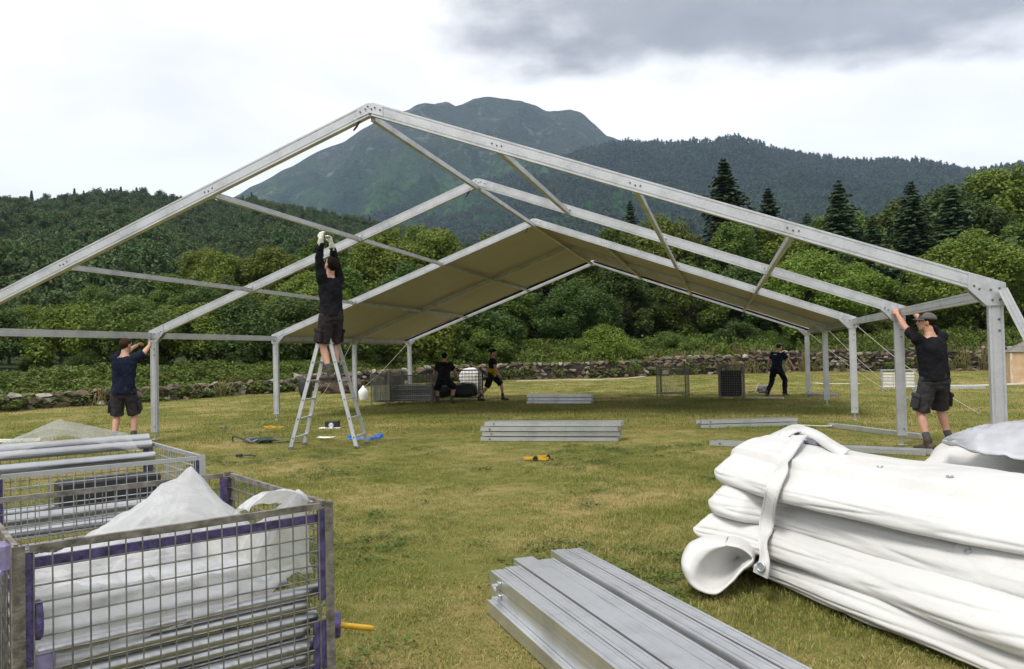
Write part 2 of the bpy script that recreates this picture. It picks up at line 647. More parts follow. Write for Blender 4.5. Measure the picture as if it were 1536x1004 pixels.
def mat_leaf(name, cols, transl=0.3, bias=0.0, nscale=0.55, isl=0.45):
    """foliage: varies leaf by leaf and tree by tree"""
    mt, t, b = new_mat(name)
    o_ = [n for n in t.nodes if n.type == 'OUTPUT_MATERIAL'][0]
    geo = nd(t, 'ShaderNodeNewGeometry')
    oi = nd(t, 'ShaderNodeObjectInfo')
    no = nd(t, 'ShaderNodeTexNoise', i_Scale=nscale, i_Detail=3.0)
    t.links.new(geo.outputs['Position'], no.inputs['Vector'])
    a = nd(t, 'ShaderNodeMath', operation='MULTIPLY_ADD', i_1=isl)
    t.links.new(geo.outputs['Random Per Island'], a.inputs[0])
    b2 = nd(t, 'ShaderNodeMath', operation='MULTIPLY_ADD', i_1=0.55, i_2=-0.12 + bias)
    t.links.new(no.outputs[0], b2.inputs[0])
    t.links.new(b2.outputs[0], a.inputs[2])
    r_ = ramp(t, a.outputs[0], [(0.0, cols[0]), (0.45, cols[1]), (1.0, cols[2])])
    hsv = nd(t, 'ShaderNodeHueSaturation')
    mh = nd(t, 'ShaderNodeMapRange')
    mh.inputs[3].default_value = 0.485
    mh.inputs[4].default_value = 0.515
    t.links.new(oi.outputs['Random'], mh.inputs[0])
    t.links.new(mh.outputs[0], hsv.inputs['Hue'])
    mv = nd(t, 'ShaderNodeMapRange')
    mv.inputs[3].default_value = 0.75
    mv.inputs[4].default_value = 1.2
    t.links.new(oi.outputs['Random'], mv.inputs[0])
    t.links.new(mv.outputs[0], hsv.inputs['Value'])
    t.links.new(r_.outputs[0], hsv.inputs['Color'])
    t.links.new(hsv.outputs[0], b.inputs['Base Color'])
    b.inputs['Roughness'].default_value = 0.55
    b.inputs['Specular IOR Level'].default_value = 0.25
    tl = nd(t, 'ShaderNodeBsdfTranslucent')
    t.links.new(hsv.outputs[0], tl.inputs[0])
    mx = nd(t, 'ShaderNodeMixShader', i_0=transl)
    t.links.new(b.outputs[0], mx.inputs[1])
    t.links.new(tl.outputs[0], mx.inputs[2])
    t.links.new(mx.outputs[0], o_.inputs[0])
    return mt


M['leaf_mid'] = mat_leaf('leaves_mid_green', [(0.042, 0.074, 0.012), (0.106, 0.158, 0.024), (0.205, 0.260, 0.048)])
M['leaf_light'] = mat_leaf('leaves_light_green', [(0.068, 0.108, 0.012), (0.150, 0.205, 0.024), (0.250, 0.300, 0.052)])
M['leaf_dark'] = mat_leaf('leaves_dark_green', [(0.024, 0.048, 0.011), (0.066, 0.108, 0.020), (0.140, 0.188, 0.040)])
M['needle'] = mat_leaf('spruce_needles', [(0.020, 0.040, 0.015), (0.046, 0.076, 0.028), (0.086, 0.120, 0.046)], 0.12)
M['far_leaf'] = mat_leaf('far_wood_green', [(0.026, 0.052, 0.014), (0.066, 0.108, 0.026), (0.136, 0.180, 0.044)], 0.2, 0.10, 0.022, 0.22)
M['ridge_leaf'] = mat_leaf('ridge_forest_green', [(0.014, 0.030, 0.011), (0.040, 0.066, 0.020), (0.092, 0.118, 0.036)], 0.2, 0.12, 0.007, 0.20)
M['weed'] = mat_leaf('weeds_green', [(0.048, 0.074, 0.012), (0.110, 0.150, 0.022), (0.200, 0.228, 0.046)])
M['dry'] = mat_leaf('dry_stalks', [(0.14, 0.12, 0.05), (0.26, 0.21, 0.10), (0.40, 0.33, 0.17)])
M['bark'] = simple('bark', (0.075, 0.06, 0.045), 0.9, 0, 0.4, 6, 0.6, 20)

# ================================================================== SETTING
WALL = [(-21.5, -2.0), (-18.6, 5.0), (-16.6, 10.5), (-15.4, 13.6), (-14.3, 18.2), (-12.9, 22.5), (-11.4, 28.6), (-7.0, 31.5), (-2.3, 32.6), (2.5, 35.6), (7.8, 37.6), (12.3, 36.4), (16.8, 35.8), (22.0, 35.0), (27.0, 34.0)]
# wall distance from the camera as a function of azimuth
_waz = np.array([math.atan2(x - CAM.x, y - CAM.y) for x, y in WALL])
_wd = np.array([math.hypot(x - CAM.x, y - CAM.y) for x, y in WALL])


def wall_dist(az):
    return float(np.interp(az, _waz, _wd, left=_wd[0] + 4, right=_wd[-1] + 2))


def gz(x, y):
    """height of the land: level meadow, a bank beyond the stone wall"""
    dx_, dy_ = x - CAM.x, y - CAM.y
    d = math.hypot(dx_, dy_)
    if dy_ < -2:
        return 0.0
    e = d - wall_dist(math.atan2(dx_, dy_)) - 1.2
    if e <= 0:
        return 0.0
    return min(0.55 * (1 - math.exp(-e / 2.0)) + e * 0.05, 9.0)


def mat_ground():
    mt, t, b = new_mat('meadow_turf')
    geo = nd(t, 'ShaderNodeNewGeometry')
    n_a = nd(t, 'ShaderNodeTexNoise', i_Scale=0.55, i_Detail=6.0, i_Roughness=0.62)
    t.links.new(geo.outputs['Position'], n_a.inputs['Vector'])
    n_b = nd(t, 'ShaderNodeTexNoise', i_Scale=9.0, i_Detail=6.0, i_Roughness=0.7)
    t.links.new(geo.outputs['Position'], n_b.inputs['Vector'])
    a = nd(t, 'ShaderNodeMath', operation='MULTIPLY_ADD', i_1=0.4)
    t.links.new(n_b.outputs[0], a.inputs[0])
    b2 = nd(t, 'ShaderNodeMath', operation='MULTIPLY', i_1=0.8)
    t.links.new(n_a.outputs[0], b2.inputs[0])
    t.links.new(b2.outputs[0], a.inputs[2])
    r_ = ramp(t, a.outputs[0], [(0.44, (0.112, 0.130, 0.030)), (0.56, (0.176, 0.172, 0.048)), (0.65, (0.250, 0.215, 0.076)), (0.75, (0.35, 0.262, 0.115))])
    # beyond the wall: dark woodland floor
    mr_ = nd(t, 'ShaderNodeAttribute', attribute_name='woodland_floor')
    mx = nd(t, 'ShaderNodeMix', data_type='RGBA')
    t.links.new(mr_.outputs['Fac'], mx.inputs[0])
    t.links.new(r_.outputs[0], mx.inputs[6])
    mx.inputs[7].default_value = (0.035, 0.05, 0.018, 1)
    t.links.new(mx.outputs[2], b.inputs['Base Color'])
    b.inputs['Roughness'].default_value = 0.95
    b.inputs['Specular IOR Level'].default_value = 0.1
    n_c = nd(t, 'ShaderNodeTexNoise', i_Scale=55.0, i_Detail=5.0, i_Roughness=0.7)
    t.links.new(geo.outputs['Position'], n_c.inputs['Vector'])
    bp = nd(t, 'ShaderNodeBump', i_Strength=0.9, i_Distance=0.03)
    t.links.new(n_c.outputs[0], bp.inputs['Height'])
    t.links.new(bp.outputs[0], b.inputs['Normal'])
    return mt


M['ground'] = mat_ground()


def polar_patch(name, mat, azs, ds, hfun, smooth=True):
    vs, fs = [], []
    na, nd_ = len(azs), len(ds)
    for i, d in enumerate(ds):
        for k, az in enumerate(azs):
            x, y = CAM.x + d * math.sin(az), CAM.y + d * math.cos(az)
            vs.append((x, y, hfun(az, d, x, y)))
    for i in range(nd_ - 1):
        for k in range(na - 1):
            a = i * na + k
            fs.append((a, a + 1, a + na + 1, a + na))
    me = bpy.data.meshes.new(name)
    me.from_pydata(vs, [], fs)
    me.update()
    if smooth:
        me.polygons.foreach_set('use_smooth', [True] * len(me.polygons))
    # faces up
    if me.polygons[0].normal.z < 0:
        me.flip_normals()
    return link_mesh(name, me, mat)


_az = [2 * math.pi * i / 240 - math.pi for i in range(241)]
_ds = [0.02] + [0.6 * (1.072 ** i) for i in range(128)]
_ds = [d for d in _ds if d < 4200] + [4300]


def ground_h(az, d, x, y):
    if d > 60 or d > wall_dist(az) + 1:
        return gz(x, y)
    return 0.012 * (mnoise.noise(Vector((x * 0.5, y * 0.5, 0))) - 0.4)


ground = polar_patch('ground', M['ground'], _az, _ds, ground_h)
ground['kind'] = 'structure'
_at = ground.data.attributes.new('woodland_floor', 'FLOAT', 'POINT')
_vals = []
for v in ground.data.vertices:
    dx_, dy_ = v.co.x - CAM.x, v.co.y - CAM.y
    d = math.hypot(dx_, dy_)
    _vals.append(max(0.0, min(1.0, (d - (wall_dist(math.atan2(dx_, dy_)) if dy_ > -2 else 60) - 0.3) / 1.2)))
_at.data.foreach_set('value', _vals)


def px_az(px):
    d = ray(px, 520)
    return math.atan2(d.x, d.y)


def crest_table(pts, dist):
    """skyline sight points -> (azimuth, height) at a given distance"""
    a, h = [], []
    for x, y in pts:
        d = ray(x, y)
        q = math.hypot(d.x, d.y)
        a.append(math.atan2(d.x, d.y))
        h.append(CAM.z + d.z / q * dist)
    return np.array(a), np.array(h)


# ---- left wooded hill
H_D = 430.0
hill_a, hill_h = crest_table([(-1100, 330), (-500, 300), (-200, 308), (0, 294), (60, 299), (131, 287), (191, 285), (255, 294), (300, 298), (360, 296), (430, 305), (480, 316), (560, 330), (650, 352), (760, 385), (900, 430), (1050, 470), (1200, 500)], H_D)


def hill_height(az, d):
    w = az + 0.05 * mnoise.noise(Vector((az * 9, d * 0.012, 3.1))) * max(0, 1 - d / H_D)
    c = max(0.0, float(np.interp(w, hill_a, hill_h)) - 8.0)
    s = (d - 75) / (H_D - 75)
    if s <= 0:
        return -1.5 + max(s, -1) * 2
    if s < 1:
        p = s ** 1.25
    else:
        p = 1 - 0.9 * (s - 1) ** 1.5
    rg = mnoise.noise(Vector((az * 14, d * 0.010, 7.7)))
    return c * p + rg * 7 * min(1, s * 3) * max(0.0, min(1, (1.0 - s) * 4)) * min(1, c / 25)


def mat_slope(name, forest, alpine, rock, hi0, hi1, cell=0.09, rocky=0.5):
    mt, t, b = new_mat(name)
    geo = nd(t, 'ShaderNodeNewGeometry')
    sp = nd(t, 'ShaderNodeSeparateXYZ')
    t.links.new(geo.outputs['Position'], sp.inputs[0])
    big = nd(t, 'ShaderNodeTexNoise', i_Scale=0.006, i_Detail=9.0, i_Roughness=0.62)
    t.links.new(geo.outputs['Position'], big.inputs['Vector'])
    mid = nd(t, 'ShaderNodeTexNoise', i_Scale=0.03, i_Detail=8.0, i_Roughness=0.7)
    t.links.new(geo.outputs['Position'], mid.inputs['Vector'])
    vo = nd(t, 'ShaderNodeTexVoronoi', feature='F1')
    vo.inputs['Scale'].default_value = cell
    t.links.new(geo.outputs['Position'], vo.inputs['Vector'])
    # forest colour by crown
    sv = nd(t, 'ShaderNodeSeparateColor')
    t.links.new(vo.outputs['Color'], sv.inputs[0])
    fr = ramp(t, sv.outputs[0], [(0.0, tuple(c * 0.7 for c in forest)), (0.6, forest), (1.0, tuple(c * 1.3 for c in forest))])
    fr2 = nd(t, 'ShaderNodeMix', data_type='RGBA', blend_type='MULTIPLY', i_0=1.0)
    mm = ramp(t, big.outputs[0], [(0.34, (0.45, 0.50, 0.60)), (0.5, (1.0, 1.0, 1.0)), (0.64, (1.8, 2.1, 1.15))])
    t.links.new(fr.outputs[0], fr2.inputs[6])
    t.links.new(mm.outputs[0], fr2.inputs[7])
    # height mask with ragged edge
    ha = nd(t, 'ShaderNodeMath', operation='MULTIPLY_ADD', i_1=420.0)
    t.links.new(big.outputs[0], ha.inputs[0])
    hz = nd(t, 'ShaderNodeMath', operation='SUBTRACT', i_1=210.0)
    t.links.new(sp.outputs[2], hz.inputs[0])
    t.links.new(hz.outputs[0], ha.inputs[2])
    hm = nd(t, 'ShaderNodeMapRange')
    hm.inputs[1].default_value = hi0
    hm.inputs[2].default_value = hi1
    t.links.new(ha.outputs[0], hm.inputs[0])
    al = ramp(t, mid.outputs[0], [(0.35, tuple(c * 0.62 for c in alpine)), (0.65, alpine)])
    m1 = nd(t, 'ShaderNodeMix', data_type='RGBA')
    t.links.new(hm.outputs[0], m1.inputs[0])
    t.links.new(fr2.outputs[2], m1.inputs[6])
    t.links.new(al.outputs[0], m1.inputs[7])
    # rock outcrops
    rk = nd(t, 'ShaderNodeTexNoise', i_Scale=0.014, i_Detail=10.0, i_Roughness=0.72, i_Distortion=0.6)
    t.links.new(geo.outputs['Position'], rk.inputs['Vector'])
    rm = nd(t, 'ShaderNodeMapRange')
    rm.inputs[1].default_value = 0.52 + (1 - rocky) * 0.1
    rm.inputs[2].default_value = 0.60 + (1 - rocky) * 0.1
    t.links.new(rk.outputs[0], rm.inputs[0])
    hm2 = nd(t, 'ShaderNodeMapRange')
    hm2.inputs[1].default_value = hi0 - 60
    hm2.inputs[2].default_value = hi0 + 120
    t.links.new(ha.outputs[0], hm2.inputs[0])
    rmm = nd(t, 'ShaderNodeMath', operation='MULTIPLY')
    t.links.new(rm.outputs[0], rmm.inputs[0])
    t.links.new(hm2.outputs[0], rmm.inputs[1])
    rmm2 = nd(t, 'ShaderNodeMath', operation='MULTIPLY', i_1=rocky)
    t.links.new(rmm.outputs[0], rmm2.inputs[0])
    m2 = nd(t, 'ShaderNodeMix', data_type='RGBA')
    t.links.new(rmm2.outputs[0], m2.inputs[0])
    t.links.new(m1.outputs[2], m2.inputs[6])
    m2.inputs[7].default_value = (*rock, 1)
    t.links.new(m2.outputs[2], b.inputs['Base Color'])
    b.inputs['Roughness'].default_value = 0.95
    b.inputs['Specular IOR Level'].default_value = 0.05
    inv = nd(t, 'ShaderNodeMath', operation='MULTIPLY', i_1=-1.0)
    t.links.new(vo.outputs['Distance'], inv.inputs[0])
    b1 = nd(t, 'ShaderNodeBump', i_Strength=0.8, i_Distance=9.0)
    t.links.new(inv.outputs[0], b1.inputs['Height'])
    b2 = nd(t, 'ShaderNodeBump', i_Strength=0.7, i_Distance=30.0)
    t.links.new(mid.outputs[0], b2.inputs['Height'])
    t.links.new(b1.outputs[0], b2.inputs['Normal'])
    t.links.new(b2.outputs[0], b.inputs['Normal'])
    return mt


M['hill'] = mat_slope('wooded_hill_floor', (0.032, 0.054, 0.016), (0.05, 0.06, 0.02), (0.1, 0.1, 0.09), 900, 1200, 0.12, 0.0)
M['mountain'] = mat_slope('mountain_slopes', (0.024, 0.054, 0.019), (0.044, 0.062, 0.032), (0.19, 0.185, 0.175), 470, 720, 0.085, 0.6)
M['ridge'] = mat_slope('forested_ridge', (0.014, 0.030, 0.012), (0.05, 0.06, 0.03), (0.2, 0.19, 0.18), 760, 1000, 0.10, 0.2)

azs = [px_az(-1150) + (px_az(1150) - px_az(-1150)) * i / 170 for i in range(171)]
ds = [60 + 9 * i for i in range(52)]
hill = polar_patch('hill', M['hill'], azs, ds, lambda az, d, x, y: hill_height(az, d))
hill['kind'] = 'structure'

# ---- the main mountain
MT_D = 3000.0
mt_a, mt_h = crest_table([(-1500, 430), (-900, 400), (-400, 390), (0, 360), (200, 340), (300, 318), (340, 301), (370, 285), (400, 267), (450, 243), (480, 225), (516, 213), (537, 197), (570, 179), (598, 167), (613, 165), (623, 156), (634, 153), (652, 155), (670, 150.5), (684, 158), (697, 152), (709, 146), (731, 142), (749, 146), (778, 147), (803, 155), (821, 165), (839, 166), (855, 163), (874, 170), (892, 184), (910, 201), (945, 214), (1000, 226), (1100, 240), (1300, 270), (1700, 300), (2400, 330)], MT_D)


def ridged(v, o=5):
    s, a, f_ = 0.0, 0.5, 1.0
    for k in range(o):
        s += a * (1 - abs(mnoise.noise(Vector(v) * f_)))
        a *= 0.5
        f_ *= 2.1
    return s


def mountain_height(az, d, x, y):
    s = (d - 1000) / (MT_D - 1000)
    w = az + 0.06 * mnoise.noise(Vector((x * 0.0016, y * 0.0016, 1.3))) * max(0, 1 - s)
    c = float(np.interp(w, mt_a, mt_h))
    if s <= 0:
        return -20 + s * 60
    if s < 1:
        p = 0.42 * s ** 0.9 + 0.58 * s ** 2.3
    else:
        p = 1 - 1.1 * (s - 1)
    amp = min(1, s * 4) * max(0.0, min(1, (1.0 - s) * 5)) * c / 900
    return c * p + (ridged((x * 0.0024, y * 0.0024, 5.5)) - 0.72) * 640 * amp + fbm((x * 0.012, y * 0.012, 2.2), 4) * 7


azs = [px_az(-1500) + (px_az(2400) - px_az(-1500)) * i / 460 for i in range(461)]
ds = [950 + 20 * i for i in range(125)]
mountain = polar_patch('mountain', M['mountain'], azs, ds, mountain_height)
mountain['kind'] = 'structure'

# ---- the lower forested ridge in front of it, running off to the east
RG_D = 2100.0
rg_a, rg_h = crest_table([(-900, 470), (-100, 440), (250, 400), (420, 352), (520, 325), (600, 300), (680, 282), (760, 262), (830, 240), (880, 222), (920, 214), (945, 212), (1000, 213), (1060, 210), (1090, 206), (1105, 205.5), (1130, 211), (1165, 223), (1200, 230), (1270, 240), (1330, 239), (1380, 242), (1410, 246), (1440, 252), (1465, 256), (1490, 251), (1536, 244), (1650, 236), (1900, 250), (2400, 300)], RG_D)


def ridge_height(az, d, x, y):
    s = (d - 600) / (RG_D - 600)
    w = az + 0.05 * mnoise.noise(Vector((x * 0.002, y * 0.002, 8.3))) * max(0, 1 - s)
    c = float(np.interp(w, rg_a, rg_h)) - 4
    if s <= 0:
        return -10 + s * 30
    p = 0.5 * s ** 0.95 + 0.5 * s ** 2.0 if s < 1 else 1 - 1.2 * (s - 1)
    amp = min(1, s * 4) * max(0.0, min(1, (1.0 - s) * 5)) * c / 500
    return c * p + (ridged((x * 0.0034, y * 0.0034, 15.5)) - 0.72) * 240 * amp + fbm((x * 0.03, y * 0.03, 2.2), 3) * 5


azs = [px_az(-900) + (px_az(2400) - px_az(-900)) * i / 380 for i in range(381)]
ds = [560 + 18 * i for i in range(98)]
ridge = polar_patch('mountain_ridge', M['ridge'], azs, ds, ridge_height)
ridge['kind'] = 'structure'


# ---- instanced stuff (grass, distant woods): points carried by one object
def leaf_quads(n, centers, spread, size, rng, up=0.35, flat=1.0):
    """n leaf-shaped quads around given centres (numpy) -> verts, faces"""
    c = centers[rng.integers(0, len(centers), n)]
    off = rng.normal(0, 1, (n, 3))
    off /= np.linalg.norm(off, axis=1)[:, None] + 1e-6
    off *= (rng.random((n, 1)) ** 0.45)
    sp_ = np.asarray(spread)
    p = c + off * sp_ * np.array([1, 1, flat])
    nrm = off + rng.normal(0, 0.6, (n, 3)) + np.array([0, 0, up])
    nrm /= np.linalg.norm(nrm, axis=1)[:, None]
    t = np.cross(nrm, rng.normal(0, 1, (n, 3)))
    t /= np.linalg.norm(t, axis=1)[:, None] + 1e-6
    b = np.cross(nrm, t)
    s = size * (0.6 + 0.8 * rng.random((n, 1)))
    bend = nrm * s * 0.12
    v0 = p - t * s * 0.55
    v1 = p + b * s * 0.30 - bend
    v2 = p + t * s * 0.6
    v3 = p - b * s * 0.30 - bend
    vs = np.stack([v0, v1, v2, v3], 1).reshape(-1, 3)
    fs = np.arange(n * 4).reshape(n, 4)
    return vs, fs


def np_mesh(name, vs, fs, extra=None):
    me = bpy.data.meshes.new(name)
    n = len(fs)
    me.vertices.add(len(vs))
    me.vertices.foreach_set('co', np.asarray(vs, np.float32).ravel())
    k = fs.shape[1]
    me.loops.add(n * k)
    me.loops.foreach_set('vertex_index', fs.astype(np.int32).ravel())
    me.polygons.add(n)
    me.polygons.foreach_set('loop_start', np.arange(0, n * k, k, dtype=np.int32))
    me.update(calc_edges=True)
    return me


def scatter(name, pts, scales, rots, sources, parent=None):
    """one object that instances the source meshes on its points"""
    me = bpy.data.meshes.new(name)
    me.vertices.add(len(pts))
    me.vertices.foreach_set('co', np.asarray(pts, np.float32).ravel())
    a = me.attributes.new('sc', 'FLOAT_VECTOR', 'POINT')
    a.data.foreach_set('vector', np.asarray(scales, np.float32).ravel())
    a = me.attributes.new('ro', 'FLOAT_VECTOR', 'POINT')
    a.data.foreach_set('vector', np.asarray(rots, np.float32).ravel())
    o = bpy.data.objects.new(name, me)
    COL.objects.link(o)
    ng = bpy.data.node_groups.new(name + '_nodes', 'GeometryNodeTree')
    ng.interface.new_socket('Geometry', in_out='INPUT', socket_type='NodeSocketGeometry')
    ng.interface.new_socket('Geometry', in_out='OUTPUT', socket_type='NodeSocketGeometry')
    gi = ng.nodes.new('NodeGroupInput')
    go = ng.nodes.new('NodeGroupOutput')
    ip = ng.nodes.new('GeometryNodeInstanceOnPoints')
    gi_ = ng.nodes.new('GeometryNodeGeometryToInstance')
    for s_ in sources:
        so_ = bpy.data.objects.new(name + '_kind', s_)
        ob = ng.nodes.new('GeometryNodeObjectInfo')
        ob.inputs['Object'].default_value = so_
        ng.links.new(ob.outputs['Geometry'], gi_.inputs[0])
    ng.links.new(gi.outputs[0], ip.inputs['Points'])
    ng.links.new(gi_.outputs[0], ip.inputs['Instance'])
    ip.inputs['Pick Instance'].default_value = True
    for nm, sk in (('sc', 'Scale'), ('ro', 'Rotation')):
        na_ = ng.nodes.new('GeometryNodeInputNamedAttribute')
        na_.data_type = 'FLOAT_VECTOR'
        na_.inputs['Name'].default_value = nm
        src = [q for q in na_.outputs if q.name == 'Attribute' and q.enabled][0]
        if sk == 'Rotation':
            er = ng.nodes.new('FunctionNodeEulerToRotation')
            ng.links.new(src, er.inputs[0])
            src = er.outputs[0]
        ng.links.new(src, ip.inputs[sk])
    ri = ng.nodes.new('FunctionNodeRandomValue')
    ri.data_type = 'INT'
    imin = [q for q in ri.inputs if q.name == 'Min' and q.enabled][0]
    imax = [q for q in ri.inputs if q.name == 'Max' and q.enabled][0]
    imin.default_value = 0
    imax.default_value = len(sources) - 1
    ng.links.new([q for q in ri.outputs if q.enabled][0], ip.inputs['Instance Index'])
    ng.links.new(ip.outputs[0], go.inputs[0])
    md = o.modifiers.new('scatter', 'NODES')
    md.node_group = ng
    if parent:
        o.parent = parent
    return o


# far tree kinds (a few hundred leaf clumps each)
def far_tree_mesh(kind, seed):
    rng = np.random.default_rng(seed)
    if kind == 'broad':
        cen = rng.normal(0, 1, (34, 3))
        cen /= np.linalg.norm(cen, axis=1)[:, None]
        cen *= np.array([2.3, 2.3, 2.6]) * (0.55 + 0.5 * rng.random((34, 1)))
        cen += np.array([0, 0, 5.2])
        vs, fs = leaf_quads(2400, cen, 0.95, 0.42, rng, 0.5)
    else:
        H = 9
        vs_, n = [], 0
        P = []
        for i in range(34):
            z = 1.2 + (H - 1.4) * i / 33
            L_ = (1 - (z / H)) * 3.0 + 0.2
            for k in range(9):
                P.append((z - 0.25 * L_ * rng.random(), 2 * math.pi * (k + rng.random()) / 9, L_ * (0.45 + 0.5 * rng.random())))
        q = []
        for z, a, r_ in P:
            c_, s_ = math.cos(a), math.sin(a)
            w = 0.42 + 0.18 * r_
            p0 = np.array([c_ * r_ * 0.15, s_ * r_ * 0.15, z + 0.35])
            p2 = np.array([c_ * r_ * 1.1, s_ * r_ * 1.1, z - 0.25 * r_])
            mid_ = (p0 + p2) / 2
            sd_ = np.array([-s_, c_, 0]) * w
            q += [p0, mid_ + sd_, p2, mid_ - sd_]
        vs = np.array(q)
        fs = np.arange(len(q)).reshape(-1, 4)
    me = np_mesh('far_' + kind, vs, fs)
    me.materials.append(M['far_leaf'] if kind == 'broad' else M['needle'])
    return me


FAR = [far_tree_mesh('broad', k) for k in (1, 2, 3, 5, 6, 7)]
FARH = FAR * 2 + [far_tree_mesh('spruce', 4)]

# the wood on the left hill
rng = np.random.default_rng(11)
pts, scs, ros = [], [], []
a0, a1 = px_az(-160), px_az(980)
tries = 0
while len(pts) < 9000 and tries < 60000:
    tries += 1
    az = a0 + (a1 - a0) * rng.random()
    d = 95 + (450 - 95) * rng.random() ** 0.75
    z = hill_height(az, d)
    if z < 0.3:
        continue
    x, y = CAM.x + d * math.sin(az), CAM.y + d * math.cos(az)
    s = 0.62 + 0.55 * rng.random()
    if mnoise.noise(Vector((x * 0.02, y * 0.02, 0))) > 0.25:
        s *= 0.7
    pts.append((x, y, z - 0.6))
    scs.append((s, s, s * (0.85 + 0.4 * rng.random())))
    ros.append((0, 0, 6.28 * rng.random()))
o = scatter('hillside_wood', pts, scs, ros, FARH)
tag(o, 'dense mixed wood covering the hill rising behind the marquee frame', 'wood', kind='stuff')

# wood edge behind the individually built trees
pts, scs, ros = [], [], []
a0, a1 = px_az(-200), px_az(1750)
while len(pts) < 1500:
    az = a0 + (a1 - a0) * rng.random()
    d = 62 + 78 * rng.random()
    x, y = CAM.x + d * math.sin(az), CAM.y + d * math.cos(az)
    px = proj((x, y, 5))[0]
    s = 0.55 + 0.35 * rng.random()
    if px < 600:
        s *= 0.62 + 0.2 * max(0, px) / 600
    pts.append((x, y, gz(x, y) - 0.4))
    scs.append((s, s, s * (0.9 + 0.35 * rng.random())))
    ros.append((0, 0, 6.28 * rng.random()))
o = scatter('woodland_interior', pts, scs, ros, FAR)
tag(o, 'mass of woodland filling in behind the front trees beyond the wall', 'wood', kind='stuff')

# far forest on the ridge and the foot of the mountain
LOWT = []
for sd_ in range(3):
    r2 = np.random.default_rng(40 + sd_)
    cen = np.array([[0, 0, 5.0], [1.5, 0.3, 4.2], [-1.2, 0.9, 4.6], [0.1, -1.4, 4.0], [0.2, 0.2, 7.2]])
    vs, fs = leaf_quads(46, cen, 2.2, 3.2, r2, 0.5, 1.2)
    me = np_mesh('ridge_tree', vs, fs)
    me.materials.append(M['ridge_leaf'])
    LOWT.append(me)
pts, scs, ros = [], [], []
a0, a1 = px_az(230), px_az(1650)
for k in range(34000):
    az = a0 + (a1 - a0) * rng.random()
    d = 900 + 1230 * rng.random() ** 0.8
    x, y = CAM.x + d * math.sin(az), CAM.y + d * math.cos(az)
    z = ridge_height(az, d, x, y)
    if z < 2:
        continue
    s = 0.65 + 0.6 * rng.random()
    pts.append((x, y, z - 1))
    scs.append((s, s, s * (0.9 + 0.7 * rng.random())))
    ros.append((0, 0, 6.28 * rng.random()))
o = scatter('ridge_forest', pts, scs, ros, LOWT)
tag(o, 'dark forest covering the long ridge in front of the mountain', 'forest', kind='stuff')


# ---- grass
def grass_mat():
    mt, t, b = new_mat('grass_blades')
    o_ = [n for n in t.nodes if n.type == 'OUTPUT_MATERIAL'][0]
    geo = nd(t, 'ShaderNodeNewGeometry')
    n_a = nd(t, 'ShaderNodeTexNoise', i_Scale=0.55, i_Detail=6.0, i_Roughness=0.62)
    t.links.new(geo.outputs['Position'], n_a.inputs['Vector'])
    a = nd(t, 'ShaderNodeMath', operation='MULTIPLY_ADD', i_1=0.55)
    t.links.new(geo.outputs['Random Per Island'], a.inputs[0])
    b2 = nd(t, 'ShaderNodeMath', operation='MULTIPLY_ADD', i_1=1.15, i_2=-0.32)
    t.links.new(n_a.outputs[0], b2.inputs[0])
    t.links.new(b2.outputs[0], a.inputs[2])
    r_ = ramp(t, a.outputs[0], [(0.16, (0.128, 0.185, 0.032)), (0.44, (0.212, 0.236, 0.052)), (0.68, (0.315, 0.295, 0.090)), (0.92, (0.51, 0.42, 0.20))])
    t.links.new(r_.outputs[0], b.inputs['Base Color'])
    b.inputs['Roughness'].default_value = 0.6
    b.inputs['Specular IOR Level'].default_value = 0.2
    tl = nd(t, 'ShaderNodeBsdfTranslucent')
    t.links.new(r_.outputs[0], tl.inputs[0])
    mx = nd(t, 'ShaderNodeMixShader', i_0=0.3)
    t.links.new(b.outputs[0], mx.inputs[1])
    t.links.new(tl.outputs[0], mx.inputs[2])
    t.links.new(mx.outputs[0], o_.inputs[0])
    return mt


M['grass'] = grass_mat()


def tuft_mesh(seed, n, rad, hmin, hmax, wid):
    r2 = np.random.default_rng(seed)
    vs, fs = [], []
    for k in range(n):
        a = 6.283 * r2.random()
        q = rad * math.sqrt(r2.random())
        x, y = q * math.cos(a), q * math.sin(a)
        h = hmin + (hmax - hmin) * r2.random() ** 1.6
        la = 6.283 * r2.random()
        lean = h * (0.3 + 1.0 * r2.random())
        dx_, dy_ = math.cos(la), math.sin(la)
        w = wid * (0.6 + 0.8 * r2.random())
        sx, sy = -dy_ * w, dx_ * w
        b_ = len(vs)
        vs += [(x - sx, y - sy, -0.01), (x + sx, y + sy, -0.01),
               (x + dx_ * lean * .35 + sx * .8, y + dy_ * lean * .35 + sy * .8, h * .65), (x + dx_ * lean * .35 - sx * .8, y + dy_ * lean * .35 - sy * .8, h * .65),
               (x + dx_ * lean, y + dy_ * lean, h)]
        fs += [(b_, b_ + 1, b_ + 2, b_ + 3), (b_ + 3, b_ + 2, b_ + 4)]
    me = bpy.data.meshes.new('tuft')
    me.from_pydata(vs, [], fs)
    me.update()
    me.materials.append(M['grass'])
    return me


TUFT = [tuft_mesh(i, 60, 0.11, 0.006, 0.022 + 0.010 * (i % 3), 0.0019) for i in range(5)]
TUFT_FAR = [tuft_mesh(20 + i, 44, 0.22, 0.012, 0.05, 0.005) for i in range(4)]
pts, scs, ros = [], [], []


